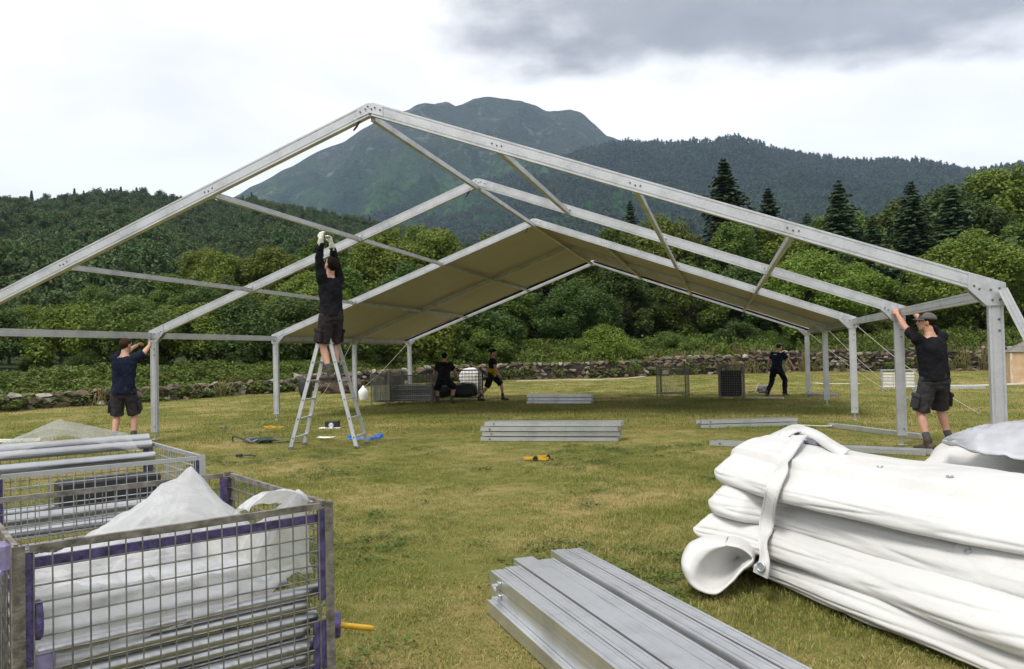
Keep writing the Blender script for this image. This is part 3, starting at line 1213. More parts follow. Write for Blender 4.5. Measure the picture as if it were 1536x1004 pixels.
def sector_points(d0, d1, dens, x0=-60, x1=1600):
    a0_, a1_ = px_az(x0), px_az(x1)
    area = 0.5 * (a1_ - a0_) * (d1 * d1 - d0 * d0)
    n = int(area * dens)
    az_ = a0_ + (a1_ - a0_) * rng.random(n)
    d_ = np.sqrt(d0 * d0 + (d1 * d1 - d0 * d0) * rng.random(n))
    return np.stack([CAM.x + d_ * np.sin(az_), CAM.y + d_ * np.cos(az_), np.zeros(n)], 1), az_, d_


def grass_layer(name, bands, src, label):
    P, S_, R_ = [], [], []
    for d0, d1, dens in bands:
        p, az_, d_ = sector_points(d0, d1, dens)
        keep = np.array([d < wall_dist(a) - 0.2 for a, d in zip(az_, d_)])
        p = p[keep]
        for q in p:
            c = mnoise.noise(Vector((q[0] * 1.3, q[1] * 1.3, 4)))
            c2 = mnoise.noise(Vector((q[0] * 0.3, q[1] * 0.3, 9)))
            s = 0.85 + 0.45 * c + 0.25 * c2 + 0.3 * rng.random()
            P.append((q[0], q[1], -0.004))
            S_.append((1.0, 1.0, max(0.35, s)))
            R_.append((0, 0, 6.283 * rng.random()))
    o_ = scatter(name, P, S_, R_, src)
    tag(o_, label, 'grass', kind='stuff')
    return o_


grass_layer('grass', [(2.6, 6.0, 165), (6.0, 10.0, 100), (10.0, 15.0, 50)], TUFT, 'short patchy meadow grass with dry straw-coloured blades near the camera')
grass_layer('distant_grass', [(14.0, 22.0, 20), (22.0, 48.0, 9)], TUFT_FAR, 'short yellowing meadow grass stretching back to the stone wall')


# clover and small weeds flat in the turf
CLOV = []
M['clover'] = mat_leaf('clover_leaves', [(0.062, 0.095, 0.014), (0.105, 0.145, 0.026), (0.165, 0.20, 0.05)], 0.25)
for k in range(3):
    r2 = np.random.default_rng(500 + k)
    n = 46
    c_ = np.stack([r2.normal(0, 0.055, n), r2.normal(0, 0.055, n), 0.010 + 0.012 * r2.random(n)], 1)
    vs, fs = leaf_quads(n, c_, 0.004, 0.020, r2, 2.5)
    me = np_mesh('clover', vs, fs)
    me.materials.append(M['clover'])
    CLOV.append(me)
P, S_, R_ = [], [], []
for d0, d1, dens in ((2.6, 6.0, 70), (6.0, 12.0, 22)):
    p, az_, d_ = sector_points(d0, d1, dens)
    for q in p:
        if mnoise.noise(Vector((q[0] * 0.9, q[1] * 0.9, 14))) + 0.35 * mnoise.noise(Vector((q[0] * 4, q[1] * 4, 3))) < 0.12:
            continue
        P.append((q[0], q[1], 0.0))
        k = 0.7 + 0.7 * rng.random()
        S_.append((k, k, k))
        R_.append((0, 0, 6.283 * rng.random()))
o = scatter('clover', P, S_, R_, CLOV)
tag(o, 'patches of small green clover leaves in the near turf', 'clover', kind='stuff')

# ================================================================== MARQUEE FRAME
TE, TR_, TB, HB = 1.881, 4.082, 3.900, 0.128
HALF = 6.0
FR_Y = [i * TB for i in range(5)]
SL = math.atan2(TR_ - TE, HALF)
cS, sS = math.cos(SL), math.sin(SL)


def groove_prof(wa, wb, on_b=True, g=0.006, gw=0.010, inset=0.018):
    """box section wa x wb (a, b axes) with two grooves on each wide face"""
    ha, hb_ = wa / 2, wb / 2
    if on_b:            # wide faces are b = +-hb, running along a
        xs = [-ha, -ha + inset, -ha + inset, -ha + inset + gw, -ha + inset + gw, ha - inset - gw, ha - inset - gw, ha - inset, ha - inset, ha]
        ys = [0, 0, g, g, 0, 0, g, g, 0, 0]
        lo = [(x, -hb_ + y) for x, y in zip(xs, ys)]
        hi = [(x, hb_ - y) for x, y in zip(xs[::-1], ys[::-1])]
        return lo + hi
    return [(y, x) for x, y in groove_prof(wb, wa, True, g, gw, inset)][::-1]


marquee = empty('marquee_frame', (0, 0, 0))
tag(marquee, 'large silver aluminium marquee frame with rear bays already roofed in pale tarpaulin', 'marquee frame')

bolt_me = MB()
bolt_me.tube([(0, -0.010, 0), (0, 0.0, 0)], 0.016, 6)
bolt_me.tube([(0, -0.018, 0), (0, -0.010, 0)], 0.009, 6)
bolt_me = bolt_me.mesh('bolt')
bolt_me.materials.append(M['bolt'])

rafter_prof = groove_prof(0.075, 0.135, False)
leg_prof = groove_prof(0.118, 0.064, True)


def raf_top(x):
    return TR_ - (TR_ - TE) * abs(x) / HALF


leg_mesh = MB().extrude((0, 0, HB), (0, 0, TE - 0.135), leg_prof, (0, 1, 0)).mesh('leg')
leg_mesh.materials.append(M['alu'])
pin_mesh = MB()
pin_mesh.tube([(0, 0, 0.004), (0, 0, HB + 0.02)], 0.019, 10)
pin_mesh.box((0, 0, 0.006), (0.11, 0.11, 0.008), bev=0.002)
pin_mesh.box((0, 0, HB + 0.006), (0.115, 0.062, 0.02), bev=0.002)
pin_mesh = smooth_by_angle(pin_mesh.mesh('foot'))
pin_mesh.materials.append(M['galv'])

for fi, Y in enumerate(FR_Y):
    for s in (-1, 1):
        # rafter: centre line 0.067 under the top line
        off = Vector((-s * sS, 0, -cS)) * 0.0675
        a = Vector((s * 0.012, Y, TR_)) + off
        b = Vector((s * (HALF - 0.01), Y, TE)) + off
        a.x = s * 0.004 + 0
        a.z = TR_ - 0.0675 / cS
        rb = MB().extrude(a, b, rafter_prof, (0, 0, 1)).build('rafter', M['alu'], marquee)
        # purlin bolts on the rafter face
        for X in ((2.0, 4.0) if s < 0 else (1.4, 2.8, 4.25)):
            for q in (-0.05, 0.0, 0.05):
                zc_ = raf_top(X) - 0.07 - 0.01 * (q == 0)
                inst('bolt', bolt_me, rb, (s * X + q, Y - 0.0375, zc_ - s * 0 - q * s * math.tan(SL)), (0, 0, 0), (0.6, 0.6, 0.6))
        # leg
        lx = s * (HALF - 0.085)
        lg = inst('leg', leg_mesh, marquee, (lx, Y, 0))
        inst('foot', pin_mesh, lg, (0, 0, 0))
        for z in (TE - 0.32, TE - 0.42, 0.22):
            inst('bolt', bolt_me, lg, (0.02, -0.032, z), (0, 0, 0), (0.7, 0.7, 0.7))
        # haunch plates on both faces of the eave joint
        for fs_ in (-1, 1):
            yy0 = Y + fs_ * 0.0385
            yy1 = Y + fs_ * 0.0460
            X0 = HALF - 0.006
            pl = [(s * X0, TE - 0.005), (s * X0, TE - 0.20), (s * (X0 - 0.155), TE - 0.20), (s * (X0 - 0.30), TE - 0.045), (s * (X0 - 0.29), raf_top(X0 - 0.29) - 0.012)]
            vs = [(x, yy0, z) for x, z in pl] + [(x, yy1, z) for x, z in pl]
            n_ = len(pl)
            fsx = [tuple(range(n_)), tuple(range(n_, 2 * n_))[::-1]] + [(i, (i + 1) % n_, n_ + (i + 1) % n_, n_ + i) for i in range(n_)]
            pb = MB().add(vs, fsx)
            pm = pb.mesh('corner_plate')
            bm = bmesh.new()
            bm.from_mesh(pm)
            bmesh.ops.recalc_face_normals(bm, faces=bm.faces)
            bm.to_mesh(pm)
            bm.free()
            po = link_mesh('corner_plate', pm, M['plate'], marquee)
            if fs_ < 0:
                for bx_, bz_ in ((0.05, 0.05), (0.05, 0.15), (0.11, 0.15), (0.12, 0.06), (0.21, 0.05), (0.25, 0.02)):
                    inst('bolt', bolt_me, po, (s * (X0 - bx_), yy1, TE - bz_), (0, 0, 0), (0.62, 0.8, 0.62))
    # ridge plates
    for fs_ in (-1, 1):
        yy0 = Y + fs_ * 0.0385
        yy1 = Y + fs_ * 0.0455
        pl = [(0, TR_ - 0.012), (0.15, raf_top(0.15) - 0.012), (0.15, raf_top(0.15) - 0.115), (0, TR_ - 0.118), (-0.15, raf_top(0.15) - 0.115), (-0.15, raf_top(0.15) - 0.012)]
        vs = [(x, yy0, z) for x, z in pl] + [(x, yy1, z) for x, z in pl]
        n_ = 6
        fsx = [tuple(range(n_)), tuple(range(n_, 12))[::-1]] + [(i, (i + 1) % n_, n_ + (i + 1) % n_, n_ + i) for i in range(n_)]
        pm = MB().add(vs, fsx).mesh('ridge_plate')
        bm = bmesh.new()
        bm.from_mesh(pm)
        bmesh.ops.recalc_face_normals(bm, faces=bm.faces)
        bm.to_mesh(pm)
        bm.free()
        po = link_mesh('ridge_plate', pm, M['alu'], marquee)
        if fs_ < 0:
            for bx_, bz_ in ((0.02, 0.08), (-0.05, 0.075), (0.06, 0.07), (0.12, 0.10), (-0.11, 0.10), (-0.02, 0.05)):
                inst('bolt', bolt_me, po, (bx_, yy1, TR_ - bz_), (0, 0, 0), (0.62, 0.8, 0.62))
    if fi < 3:
        MB().tube([(-0.13, Y, TR_ - 0.17), (-0.17, Y - 0.02, TR_ - 0.25), (-0.20, Y - 0.03, TR_ - 0.29)], [0.014, 0.012, 0.010], 7).build('locking_pin', M['black'], marquee)

for bi in range(4):
    y0, y1 = FR_Y[bi] + 0.04, FR_Y[bi + 1] - 0.04
    # ridge beam
    MB().bar((0, y0, TR_ - 0.155), (0, y1, TR_ - 0.155), 0.055, 0.065).build('ridge_beam', M['alu'], marquee)
    xs = [-2.0, -4.0, 2.8, 4.25] + ([1.4] if bi != 1 else [])
    for X in xs:
        zt = raf_top(X) - 0.105
        pu = MB().extrude((X, y0, zt), (X, y1, zt), groove_prof(0.052, 0.062, False, 0.004, 0.006, 0.012), (0, 0, 1)).build('purlin', M['alu'], marquee)
        for e in (y0, y1):
            MB().box((X, e + (0.03 if e == y0 else -0.03), zt), (0.075, 0.05, 0.08), bev=0.006).build('bracket', M['plate'], pu)
    for s in (-1, 1):
        MB().extrude((s * (HALF - 0.05), y0, TE - 0.085), (s * (HALF - 0.05), y1, TE - 0.085), groove_prof(0.06, 0.105, False), (0, 0, 1)).build('eave_beam', M['alu'], marquee)

# eave beam of the next bay, hinged to the front corner and hanging down
hb_o = MB().extrude((5.955, -0.10, TE - 0.07), (6.42, -0.90, 0.06), groove_prof(0.045, 0.075, False), (0.3, 0.2, 1)).build('eave_beam', M['dull_alu'], marquee)
hb_o['label'] = 'loose eave beam hanging down from the front corner'

# roof tarpaulin over the two rear bays
for bi in (2, 3):
    y0 = FR_Y[bi] + 0.030
    y1 = FR_Y[bi + 1] - (0.030 if bi == 2 else 0.30)
    for s in (-1, 1):
        nx, ny = 26, 14
        vs, fs = [], []
        for lay in (0, 1):
            for i in range(nx + 1):
                x = 6.03 * i / nx
                for j in range(ny + 1):
                    v = j / ny
                    y = y0 + (y1 - y0) * v
                    sag = 0.035 * math.sin(math.pi * v) * (0.6 + 0.4 * math.sin(x * 1.9 + bi)) + 0.012 * mnoise.noise(Vector((x * 1.2, y * 1.2, bi * 3 + s)))
                    z = raf_top(x) - 0.03 - sag - 0.006 * lay
                    vs.append((s * x, y, z))
        k = (nx + 1) * (ny + 1)
        for lay in (0, 1):
            for i in range(nx):
                for j in range(ny):
                    a = lay * k + i * (ny + 1) + j
                    q = (a, a + ny + 1, a + ny + 2, a + 1)
                    fs.append(q if (lay == 0) == (s > 0) else q[::-1])
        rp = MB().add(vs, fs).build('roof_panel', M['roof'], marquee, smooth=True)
        if bi == 3:
            MB().bar((s * 0.05, y1, TR_ - 0.085), (s * 5.95, y1, raf_top(5.95) - 0.085), 0.05, 0.05).build('hem_bar', M['char'], marquee)
    # turned-down eave flap
    for s in (-1, 1):
        MB().bar((s * 6.035, y0, TE - 0.10), (s * 6.035, y1, TE - 0.10), 0.008, 0.16).build('eave_flap', M['roof'], marquee)

# guy ropes
for (x, y, ex, ey) in ((6.0, 7.8, 8.3, 9.0), (6.0, 11.7, 8.0, 13.2), (6.0, 15.6, 8.3, 17.4), (-6.0, 11.7, -7.5, 12.4), (-6.0, 15.6, -8.6, 17.0)):
    p0, p1 = Vector((x, y, TE - 0.16)), Vector((ex, ey, 0.01))
    pts = [p0.lerp(p1, k / 8) - Vector((0, 0, 0.10 * math.sin(math.pi * k / 8))) for k in range(9)]
    g_ = MB().tube(pts, 0.0055, 6).build('guy_rope', M['rope'], marquee)
    MB().tube([p1 + Vector((0, 0, 0.12)), p1 - Vector((0, 0, 0.02))], 0.012, 6).build('peg', M['galv'], g_)

# ================================================================== ALUMINIUM BEAMS
def beam_mesh(length, w, h, seed=0):
    mb = MB()
    mb.extrude((0, 0, h / 2), (length, 0, h / 2), groove_prof(w, h, True, 0.004, 0.006, 0.016) if w >= h else groove_prof(w, h, False, 0.004, 0.006, 0.016), (0, 0, 1))
    me = mb.mesh('beam')
    me.materials.append(M['alu_beam'])
    return me


def place_beam(me, org, dirv, perp, along, s, z, name, label, group, fit=None):
    p = org + dirv * along + perp * s
    o_ = inst(name, me, None, (p.x, p.y, z), (0, 0, math.atan2(dirv.y, dirv.x)))
    tag(o_, label, 'beam', group)
    return o_


# foreground stack
bdir = Vector((0.57, -0.82, 0)).normalized()
bper = Vector((0.82, 0.57, 0)).normalized()
borg = Vector((2.30, -3.76, 0))
bm_w = beam_mesh(3.1, 0.112, 0.066)
bm_n = beam_mesh(3.1, 0.086, 0.062)
bm_t = beam_mesh(3.1, 0.118, 0.124)
bm_s = beam_mesh(3.1, 0.100, 0.044)
gp = 'beams in the stack beside the white tarp bundle'
FGB = [  # mesh, along, s, z, label
    (bm_w, 0.10, 0.045, 0.006, 'lowest aluminium beam on the open side of the foreground stack'),
    (bm_w, 0.02, 0.163, 0.006, 'ground-level aluminium beam in the foreground stack, second from the open side'),
    (bm_w, 0.05, 0.281, 0.006, 'ground-level aluminium beam in the foreground stack, third from the open side'),
    (bm_w, 0.00, 0.399, 0.006, 'ground-level aluminium beam in the foreground stack, fourth from the open side'),
    (bm_w, 0.04, 0.517, 0.006, 'ground-level aluminium beam in the foreground stack, second from the bundle side'),
    (bm_w, 0.03, 0.635, 0.006, 'ground-level aluminium beam in the foreground stack, nearest the tarp bundle'),
    (bm_n, 0.03, 0.075, 0.0745, 'narrow aluminium beam in the middle layer with two clamps on its end'),
    (bm_n, 0.03, 0.075, 0.1390, 'narrow top aluminium beam on the open side of the foreground stack'),
    (bm_n, 0.00, 0.168, 0.0745, 'narrow aluminium beam in the middle layer beside the clamped one'),
    (bm_n, 0.00, 0.168, 0.1390, 'narrow top aluminium beam, second from the open side of the stack'),
    (bm_t, -0.16, 0.292, 0.0745, 'deep square aluminium beam standing proud in the middle of the foreground stack'),
    (bm_w, -0.10, 0.415, 0.0745, 'low wide aluminium beam under the thin one in the dip of the stack'),
    (bm_s, -0.12, 0.412, 0.1420, 'thin flat aluminium beam lying in the dip of the foreground stack'),
    (bm_w, -0.22, 0.535, 0.0745, 'broad aluminium beam under the top one on the bundle side'),
    (bm_n, -0.22, 0.530, 0.1430, 'narrow top aluminium beam next to the dip in the foreground stack'),
    (bm_w, -0.20, 0.655, 0.0745, 'aluminium beam under the outermost top beam on the bundle side'),
    (bm_n, -0.20, 0.622, 0.1430, 'narrow top aluminium beam closest to the white tarp bundle'),
]
for i, (me, al, s, z, lb) in enumerate(FGB):
    o_ = place_beam(me, borg, bdir, bper, al, s, z, 'aluminium_beam', lb, gp)
    o_.rotation_euler.z += (rnd.random() - 0.5) * 0.008
    if i in (6, 7):
        c = MB()
        c.box((0.16, -0.050, 0.03), (0.035, 0.014, 0.03), bev=0.003)
        c.tube([(0.16, -0.055, 0.03), (0.16, -0.078, 0.03)], 0.008, 6)
        c.tube([(0.145, -0.078, 0.03), (0.185, -0.078, 0.015)], 0.007, 6)
        c.build('clamp', M['galv'], o_)


def stack(px0, px1, rows, length, w, h, name, labels, group, depth_gap=0.0):
    p0, p1 = G(*px0), G(*px1)
    dv = (p1 - p0)
    dv.z = 0
    dv.normalize()
    pv = Vector((-dv.y, dv.x, 0))
    me = beam_mesh(length, w, h)
    i = 0
    for z, offs in rows:
        for s, al in offs:
            o_ = place_beam(me, p0, dv, pv, al, s, z, name, labels[i % len(labels)], group)
            o_.rotation_euler.z += (rnd.random() - 0.5) * 0.02
            if s == offs[0][0]:
                inst('bolt', bolt_me, o_, (0.15, -w / 2, h / 2), (0, 0, 0), (0.9, 0.9, 0.9))
            i += 1


stack((721, 662), (922, 663), [(0.004, [(0.04, 0), (0.19, 0.01), (0.32, 0)]), (0.080, [(0.08, 0.02), (0.21, 0.0), (0.34, 0.02)]), (0.156, [(0.06, 0.0), (0.20, 0.02), (0.34, 0.0)]), (0.232, [(0.12, 0.05), (0.27, 0.06)])], 2.13, 0.112, 0.060, 'aluminium_beam',
      ['bottom-layer pale beam in the neat mid-meadow stack, {} of the three'.format(q) for q in ('frontmost', 'middle', 'rearmost')] + ['second-layer pale beam in the neat mid-meadow stack, {} of the three'.format(q) for q in ('frontmost', 'middle', 'rearmost')] + ['third-layer pale beam in the neat mid-meadow stack, {} of the three'.format(q) for q in ('frontmost', 'middle', 'rearmost')] + ['top-layer pale beam in the neat mid-meadow stack, {} of the two'.format(q) for q in ('front one', 'rear one')], 'beams of the neat stack in mid-meadow')
stack((790, 606), (886, 606), [(0.004, [(0.06, 0), (0.2, 0.02)]), (0.09, [(0.06, 0.03), (0.2, 0.0)]), (0.175, [(0.08, 0.0), (0.22, 0.03)])], 1.75, 0.12, 0.066, 'aluminium_beam',
      ['bottom beam of the shaded stack under the marquee roof, {} of the two'.format(q) for q in ('front one', 'rear one')] + ['middle beam of the shaded stack under the marquee roof, {} of the two'.format(q) for q in ('front one', 'rear one')] + ['top beam of the shaded stack under the marquee roof, {} of the two'.format(q) for q in ('front one', 'rear one')], 'beams of the shaded stack under the roof')
stack((1052, 643), (1194, 639), [(0.004, [(0.05, 0), (0.16, 0.0)]), (0.075, [(0.07, 0.02), (0.18, -0.05)])], 1.68, 0.10, 0.058, 'aluminium_beam',
      ['lower bright beam of the small stack behind the bundle, {} of the two'.format(q) for q in ('front one', 'rear one')] + ['upper bright beam of the small stack behind the bundle, {} of the two'.format(q) for q in ('front one', 'rear one')], 'beams of the small stack behind the bundle')
stack((1064, 669), (1376, 684), [(0.004, [(0.05, 0), (0.16, 0.06)])], 2.7, 0.085, 0.065, 'aluminium_beam', ['whitish rail lying in the grass just behind the tarp bundle, {} of the two'.format(q) for q in ('front one', 'rear one')], 'pair of rails behind the bundle')
stack((1245, 641), (1420, 664), [(0.004, [(0.0, 0)])], 2.05, 0.10, 0.07, 'aluminium_beam', ['single grey beam lying past the feet of the capped man'], 'loose single beam')
stack((1368, 584), (1462, 584), [(0.004, [(0.0, 0), (0.25, 0.2)])], 1.75, 0.10, 0.08, 'aluminium_beam', ['grey beam lying in the far grass behind the capped man, {} of the two'.format(q) for q in ('front one', 'rear one')], 'beams in the far grass')


def ground_strip(name, pix, w, th, mat, label, cat, z=0.03):
    pts = [G(x, y) + Vector((0, 0, z)) for x, y in pix]
    o_ = MB().strip(pts, w, th).build(name, mat)
    tag(o_, label, cat)
    return o_


ground_strip('webbing_strap', [(1196, 640), (1225, 641.5), (1250, 642)], 0.05, 0.006, M['rope'], 'thin pale strap running through the grass to the single beam', 'strap')
ground_strip('timber_batten', [(775, 573), (850, 571), (905, 571)], 0.22, 0.05, M['plank'], 'long pale timber batten lying in the grass before the stone wall', 'batten')
ground_strip('timber_batten', [(905, 570), (940, 569), (966, 566)], 0.20, 0.04, M['plank'], 'second pale batten continuing the long one towards the mesh cage', 'batten')
ground_strip('timber_board', [(1118, 598.5), (1175, 599)], 0.20, 0.04, M['plank'], 'short pale board on the ground at the feet of the trousered man', 'board')
ground_strip('webbing_strap', [(1290, 577), (1240, 577), (1222, 576)], 0.16, 0.01, M['rope'], 'pale strap lying across the far grass between the marquee legs', 'strap')
ground_strip('timber_batten', [(1372, 581), (1470, 580), (1536, 577)], 0.10, 0.05, M['rope'], 'pale thin batten in the far grass leading to the plywood crate', 'batten')
ground_strip('timber_batten', [(-60, 664), (20, 664), (60, 662)], 0.07, 0.05, M['rope'], 'whitish batten in the grass behind the clear plastic sheet', 'batten')

# ================================================================== WIRE CAGES
def cage(name, label, group, corner, u, v, lu, lv, h, wire, post, purple, pitch_=0.046, wr=0.0026, fill=None, legs=0.09, gate=True):
    """wire stillage: corner = ground point of its near-left foot, u along the front, v to the back"""
    root = empty(name, corner, math.atan2(u.y, u.x))
    tag(root, label, 'wire cage', group)
    pr = 0.022

    def panel(p0, p1, zb, zt, nm='wire_panel'):
        mb = MB()
        p0, p1 = Vector(p0), Vector(p1)
        Lh = (p1 - p0).length
        nv = max(2, int(round(Lh / pitch_)))
        nh = max(2, int(round((zt - zb) / pitch_)))
        nrm = (p1 - p0).normalized().cross(Vector((0, 0, 1)))
        for i in range(1, nv):
            q = p0.lerp(p1, i / nv) + nrm * wr
            j = (rnd.random() - .5) * 0.004
            mb.tube([q + Vector((0, 0, zb)), q + Vector((j, j, zt))], wr, 4, False)
        for i in range(nh + 1):
            z = zb + (zt - zb) * i / nh
            mid = p0.lerp(p1, 0.5) + Vector((0, 0, (rnd.random() - .5) * 0.006))
            mb.tube([p0 + Vector((0, 0, z)) - nrm * wr, mid + Vector((0, 0, z)) - nrm * wr, p1 + Vector((0, 0, z)) - nrm * wr], wr, 4, False)
        return mb.build(nm, wire, root)

    cs = [(0, 0), (lu, 0), (lu, lv), (0, lv)]
    for i, (x, y) in enumerate(cs):
        ix, iy = (pr if x == 0 else -pr), (pr if y == 0 else -pr)
        mb = MB()
        sx, sy = (1 if x == 0 else -1), (1 if y == 0 else -1)
        mb.box((x + sx * 0.0025, y + sy * 0.016, h / 2 + 0.01), (0.005, 0.032, h - 0.02))
        mb.box((x + sx * 0.0175, y + sy * 0.0025, h / 2 + 0.01), (0.025, 0.005, h - 0.02))
        p_ = mb.build('post', post, root)
        MB().box((x + sx * 0.03, y + sy * 0.03, 0.008), (0.075, 0.075, 0.016), bev=0.003).build('foot', post, p_)
        if purple:
            f_ = MB()
            f_.box((x + sx * 0.036, y + sy * 0.012, h * 0.80), (0.034, 0.010, 0.30), bev=0.003)
            f_.box((x + sx * 0.040, y + sy * 0.014, h * 0.46), (0.064, 0.012, 0.16), bev=0.004)
            f_.box((x + sx * 0.034, y + sy * 0.012, h * 0.2), (0.048, 0.010, 0.22), bev=0.003)
            f_.build('corner_bracket', M['purple'], p_)
    for a, b in ((0, 1), (1, 2), (2, 3), (3, 0)):
        p0, p1 = Vector((*cs[a], 0)), Vector((*cs[b], 0))
        dv_ = (p1 - p0).normalized()
        inn = Vector((0, 0, 1)).cross(dv_)
        panel(p0 + dv_ * 0.004 + inn * 0.008, p1 - dv_ * 0.004 + inn * 0.008, legs + 0.02, h - 0.02)
        for z in (h - 0.012, legs + 0.012):
            MB().bar(p0 + Vector((0, 0, z)) + inn * 0.012 + dv_ * 0.041, p1 + Vector((0, 0, z)) + inn * 0.012 - dv_ * 0.041, 0.015, 0.020).build('rail', post, root)
    fl = MB()
    nx = int(lu / 0.08)
    for i in range(nx + 1):
        x = 0.03 + (lu - 0.06) * i / nx
        fl.bar((x, 0.03, legs), (x, lv - 0.03, legs), 0.01, 0.01)
    fl.build('base_grid', post, root)
    if purple and gate:
        MB().bar((0.03, 0.022, h - 0.052), (lu - 0.03, 0.022, h - 0.052), 0.014, 0.026).build('gate_bar', M['purple'], root)
    return root


cu = Vector((0.597, 0.803, 0)).normalized()
cv = Vector((-0.803, 0.597, 0)).normalized()
C1 = Vector((1.736, -6.144, 0))
cage1 = cage('wire_cage', 'near galvanised wire cage with purple corner brackets and milky plastic inside', 'wire cages', C1, cu, cv, 0.92, 0.98, 0.87, M['wire'], M['rust'], True)
hk = MB()
hk.box((-0.028, -0.012, 0.85), (0.045, 0.03, 0.085), bev=0.012)
hk.tube([(-0.03, -0.03, 0.82), (-0.045, -0.04, 0.80), (-0.04, -0.035, 0.775)], 0.012, 7)
hk.build('corner_hook', M['lilac'], cage1)
rg_ = MB()
rg_.tube([(0.062 + 0.0 * math.cos(a), 0.03 + 0.028 * math.cos(a), 0.66 + 0.045 * math.sin(a)) for a in [k * math.pi / 8 for k in range(17)]], 0.011, 7)
rg_.build('latch_ring', M['purple'], cage1)
MB().box((0.06, 0.02, 0.50), (0.085, 0.012, 0.15), bev=0.02).build('latch_plate', M['lilac'], cage1)
FR2 = Vector((1.01, -4.321, 0))
C2 = FR2 - cu * 0.92
cage2 = cage('wire_cage', 'second wire cage of silver poles, right behind the near cage', 'wire cages', C2, cu, cv, 0.92, 1.0, 0.87, M['galv'], M['galv'], True, gate=False)

# steel poles in the cages
pole_me = {}


def pole_mesh(Lh, r):
    k = (Lh, r)
    if k not in pole_me:
        mb = MB()
        mb.tube([(0, 0, 0), (Lh, 0, 0)], r, 14, True)
        mb.tube([(-0.004, 0, 0), (0.0, 0, 0)], [r * .8, r], 14, True)
        me = smooth_by_angle(mb.mesh('pole'), 50)
        me.materials.append(M['pole'])
        pole_me[k] = me
    return pole_me[k]


def pole(c, a, b, z, Lh, r, label, group, tilt=0.0, yaw_=0.0):
    p = c + cu * a + cv * b
    o_ = inst('steel_pole', pole_mesh(Lh, r), None, (p.x, p.y, z), (0, tilt, math.atan2(cu.y, cu.x) + yaw_))
    tag(o_, label, 'pole', group)


ORD = ['lowest', 'second', 'third', 'fourth', 'fifth', 'sixth', 'seventh', 'eighth', 'ninth', 'tenth', 'eleventh', 'twelfth']
for k in range(11):
    z = 0.135 + k * 0.043
    for c_ in range(2 if k < 8 else 1):
        lb1 = f'galvanised pole in the near cage, {ORD[k]} one up ' + ('against its front mesh' if c_ == 0 else 'just behind the front column')
        pole(C1, 0.045 + 0.02 * rnd.random(), 0.062 + 0.046 * c_ + 0.012 * (k % 2), z, 0.80 + 0.03 * rnd.random() if False else (0.80 if (k + c_) % 2 else 0.83), 0.0205, lb1, 'poles in the near cage', (rnd.random() - .5) * 0.02, (rnd.random() - .5) * 0.03)
for k in range(9):
    lb1 = f'galvanised pole under the milky plastic in the near cage, {ORD[k] if k else "first"} back from its front mesh'
    pole(C1, 0.05, 0.17 + 0.085 * k, 0.53 + 0.03 * math.sin(k * 1.3), 0.80, 0.0205, lb1, 'poles in the near cage', (rnd.random() - .5) * 0.03, (rnd.random() - .5) * 0.05)
for k in range(12):
    z = 0.13 + k * 0.047
    if k in (9, 10):
        continue
    for c_ in range(2 if k > 6 else 1):
        lb2 = f'silver pole in the second cage, {ORD[k]} one up ' + ('against its mesh' if c_ == 0 else 'behind the mesh column')
        pole(C2, 0.04, 0.06 + 0.05 * c_ + 0.012 * (k % 2), z, 0.83, 0.0225, lb2, 'poles in the second cage', (rnd.random() - .5) * 0.03, (rnd.random() - .5) * 0.03)
for k in range(8):
    lb2 = f'silver pole on top of the pile in the second cage, {ORD[k] if k else "first"} back from the mesh'
    pole(C2, 0.04, 0.22 + 0.09 * k, 0.56 + 0.02 * math.sin(k * 2.3), 0.83, 0.0225, lb2, 'poles in the second cage', (rnd.random() - .5) * 0.04, (rnd.random() - .5) * 0.05)
for k, (b, z, lb) in enumerate(((0.955, 0.895, 'thick bright pole laid along the back top rail of the second cage'), (0.90, 0.862, 'bright pole lying just below the one on the back rail'), (0.83, 0.80, 'bright pole slung under the two on the back rail'))):
    p = C2 + cu * -0.35 + cv * b
    o_ = inst('steel_pole', pole_mesh(1.24, 0.026), None, (p.x, p.y, z), (0, 0.0, math.atan2(cu.y, cu.x)))
    tag(o_, lb, 'pole')
bx = MB()
bx.box((0, 0, 0), (0.50, 0.16, 0.14), bev=0.01)
p = C2 + cu * 0.60 + cv * 0.62
bo = bx.build('tool_case', M['black'])
bo.location = (p.x, p.y, 0.66)
bo.rotation_euler = (0, 0, math.atan2(cu.y, cu.x))
tag(bo, 'black case lying on the poles inside the second cage', 'case')
MB().box((0, 0, 0.076), (0.2, 0.03, 0.012), bev=0.004).build('handle', M['grey_web'], bo)


def sheet(name, mat, nu, nv, fn, label, cat):
    vs = [fn(i / nu, j / nv) for i in range(nu + 1) for j in range(nv + 1)]
    fs = [(i * (nv + 1) + j, (i + 1) * (nv + 1) + j, (i + 1) * (nv + 1) + j + 1, i * (nv + 1) + j + 1) for i in range(nu) for j in range(nv)]
    o_ = MB().add(vs, fs).build(name, mat, None, True)
    tag(o_, label, cat)
    return o_


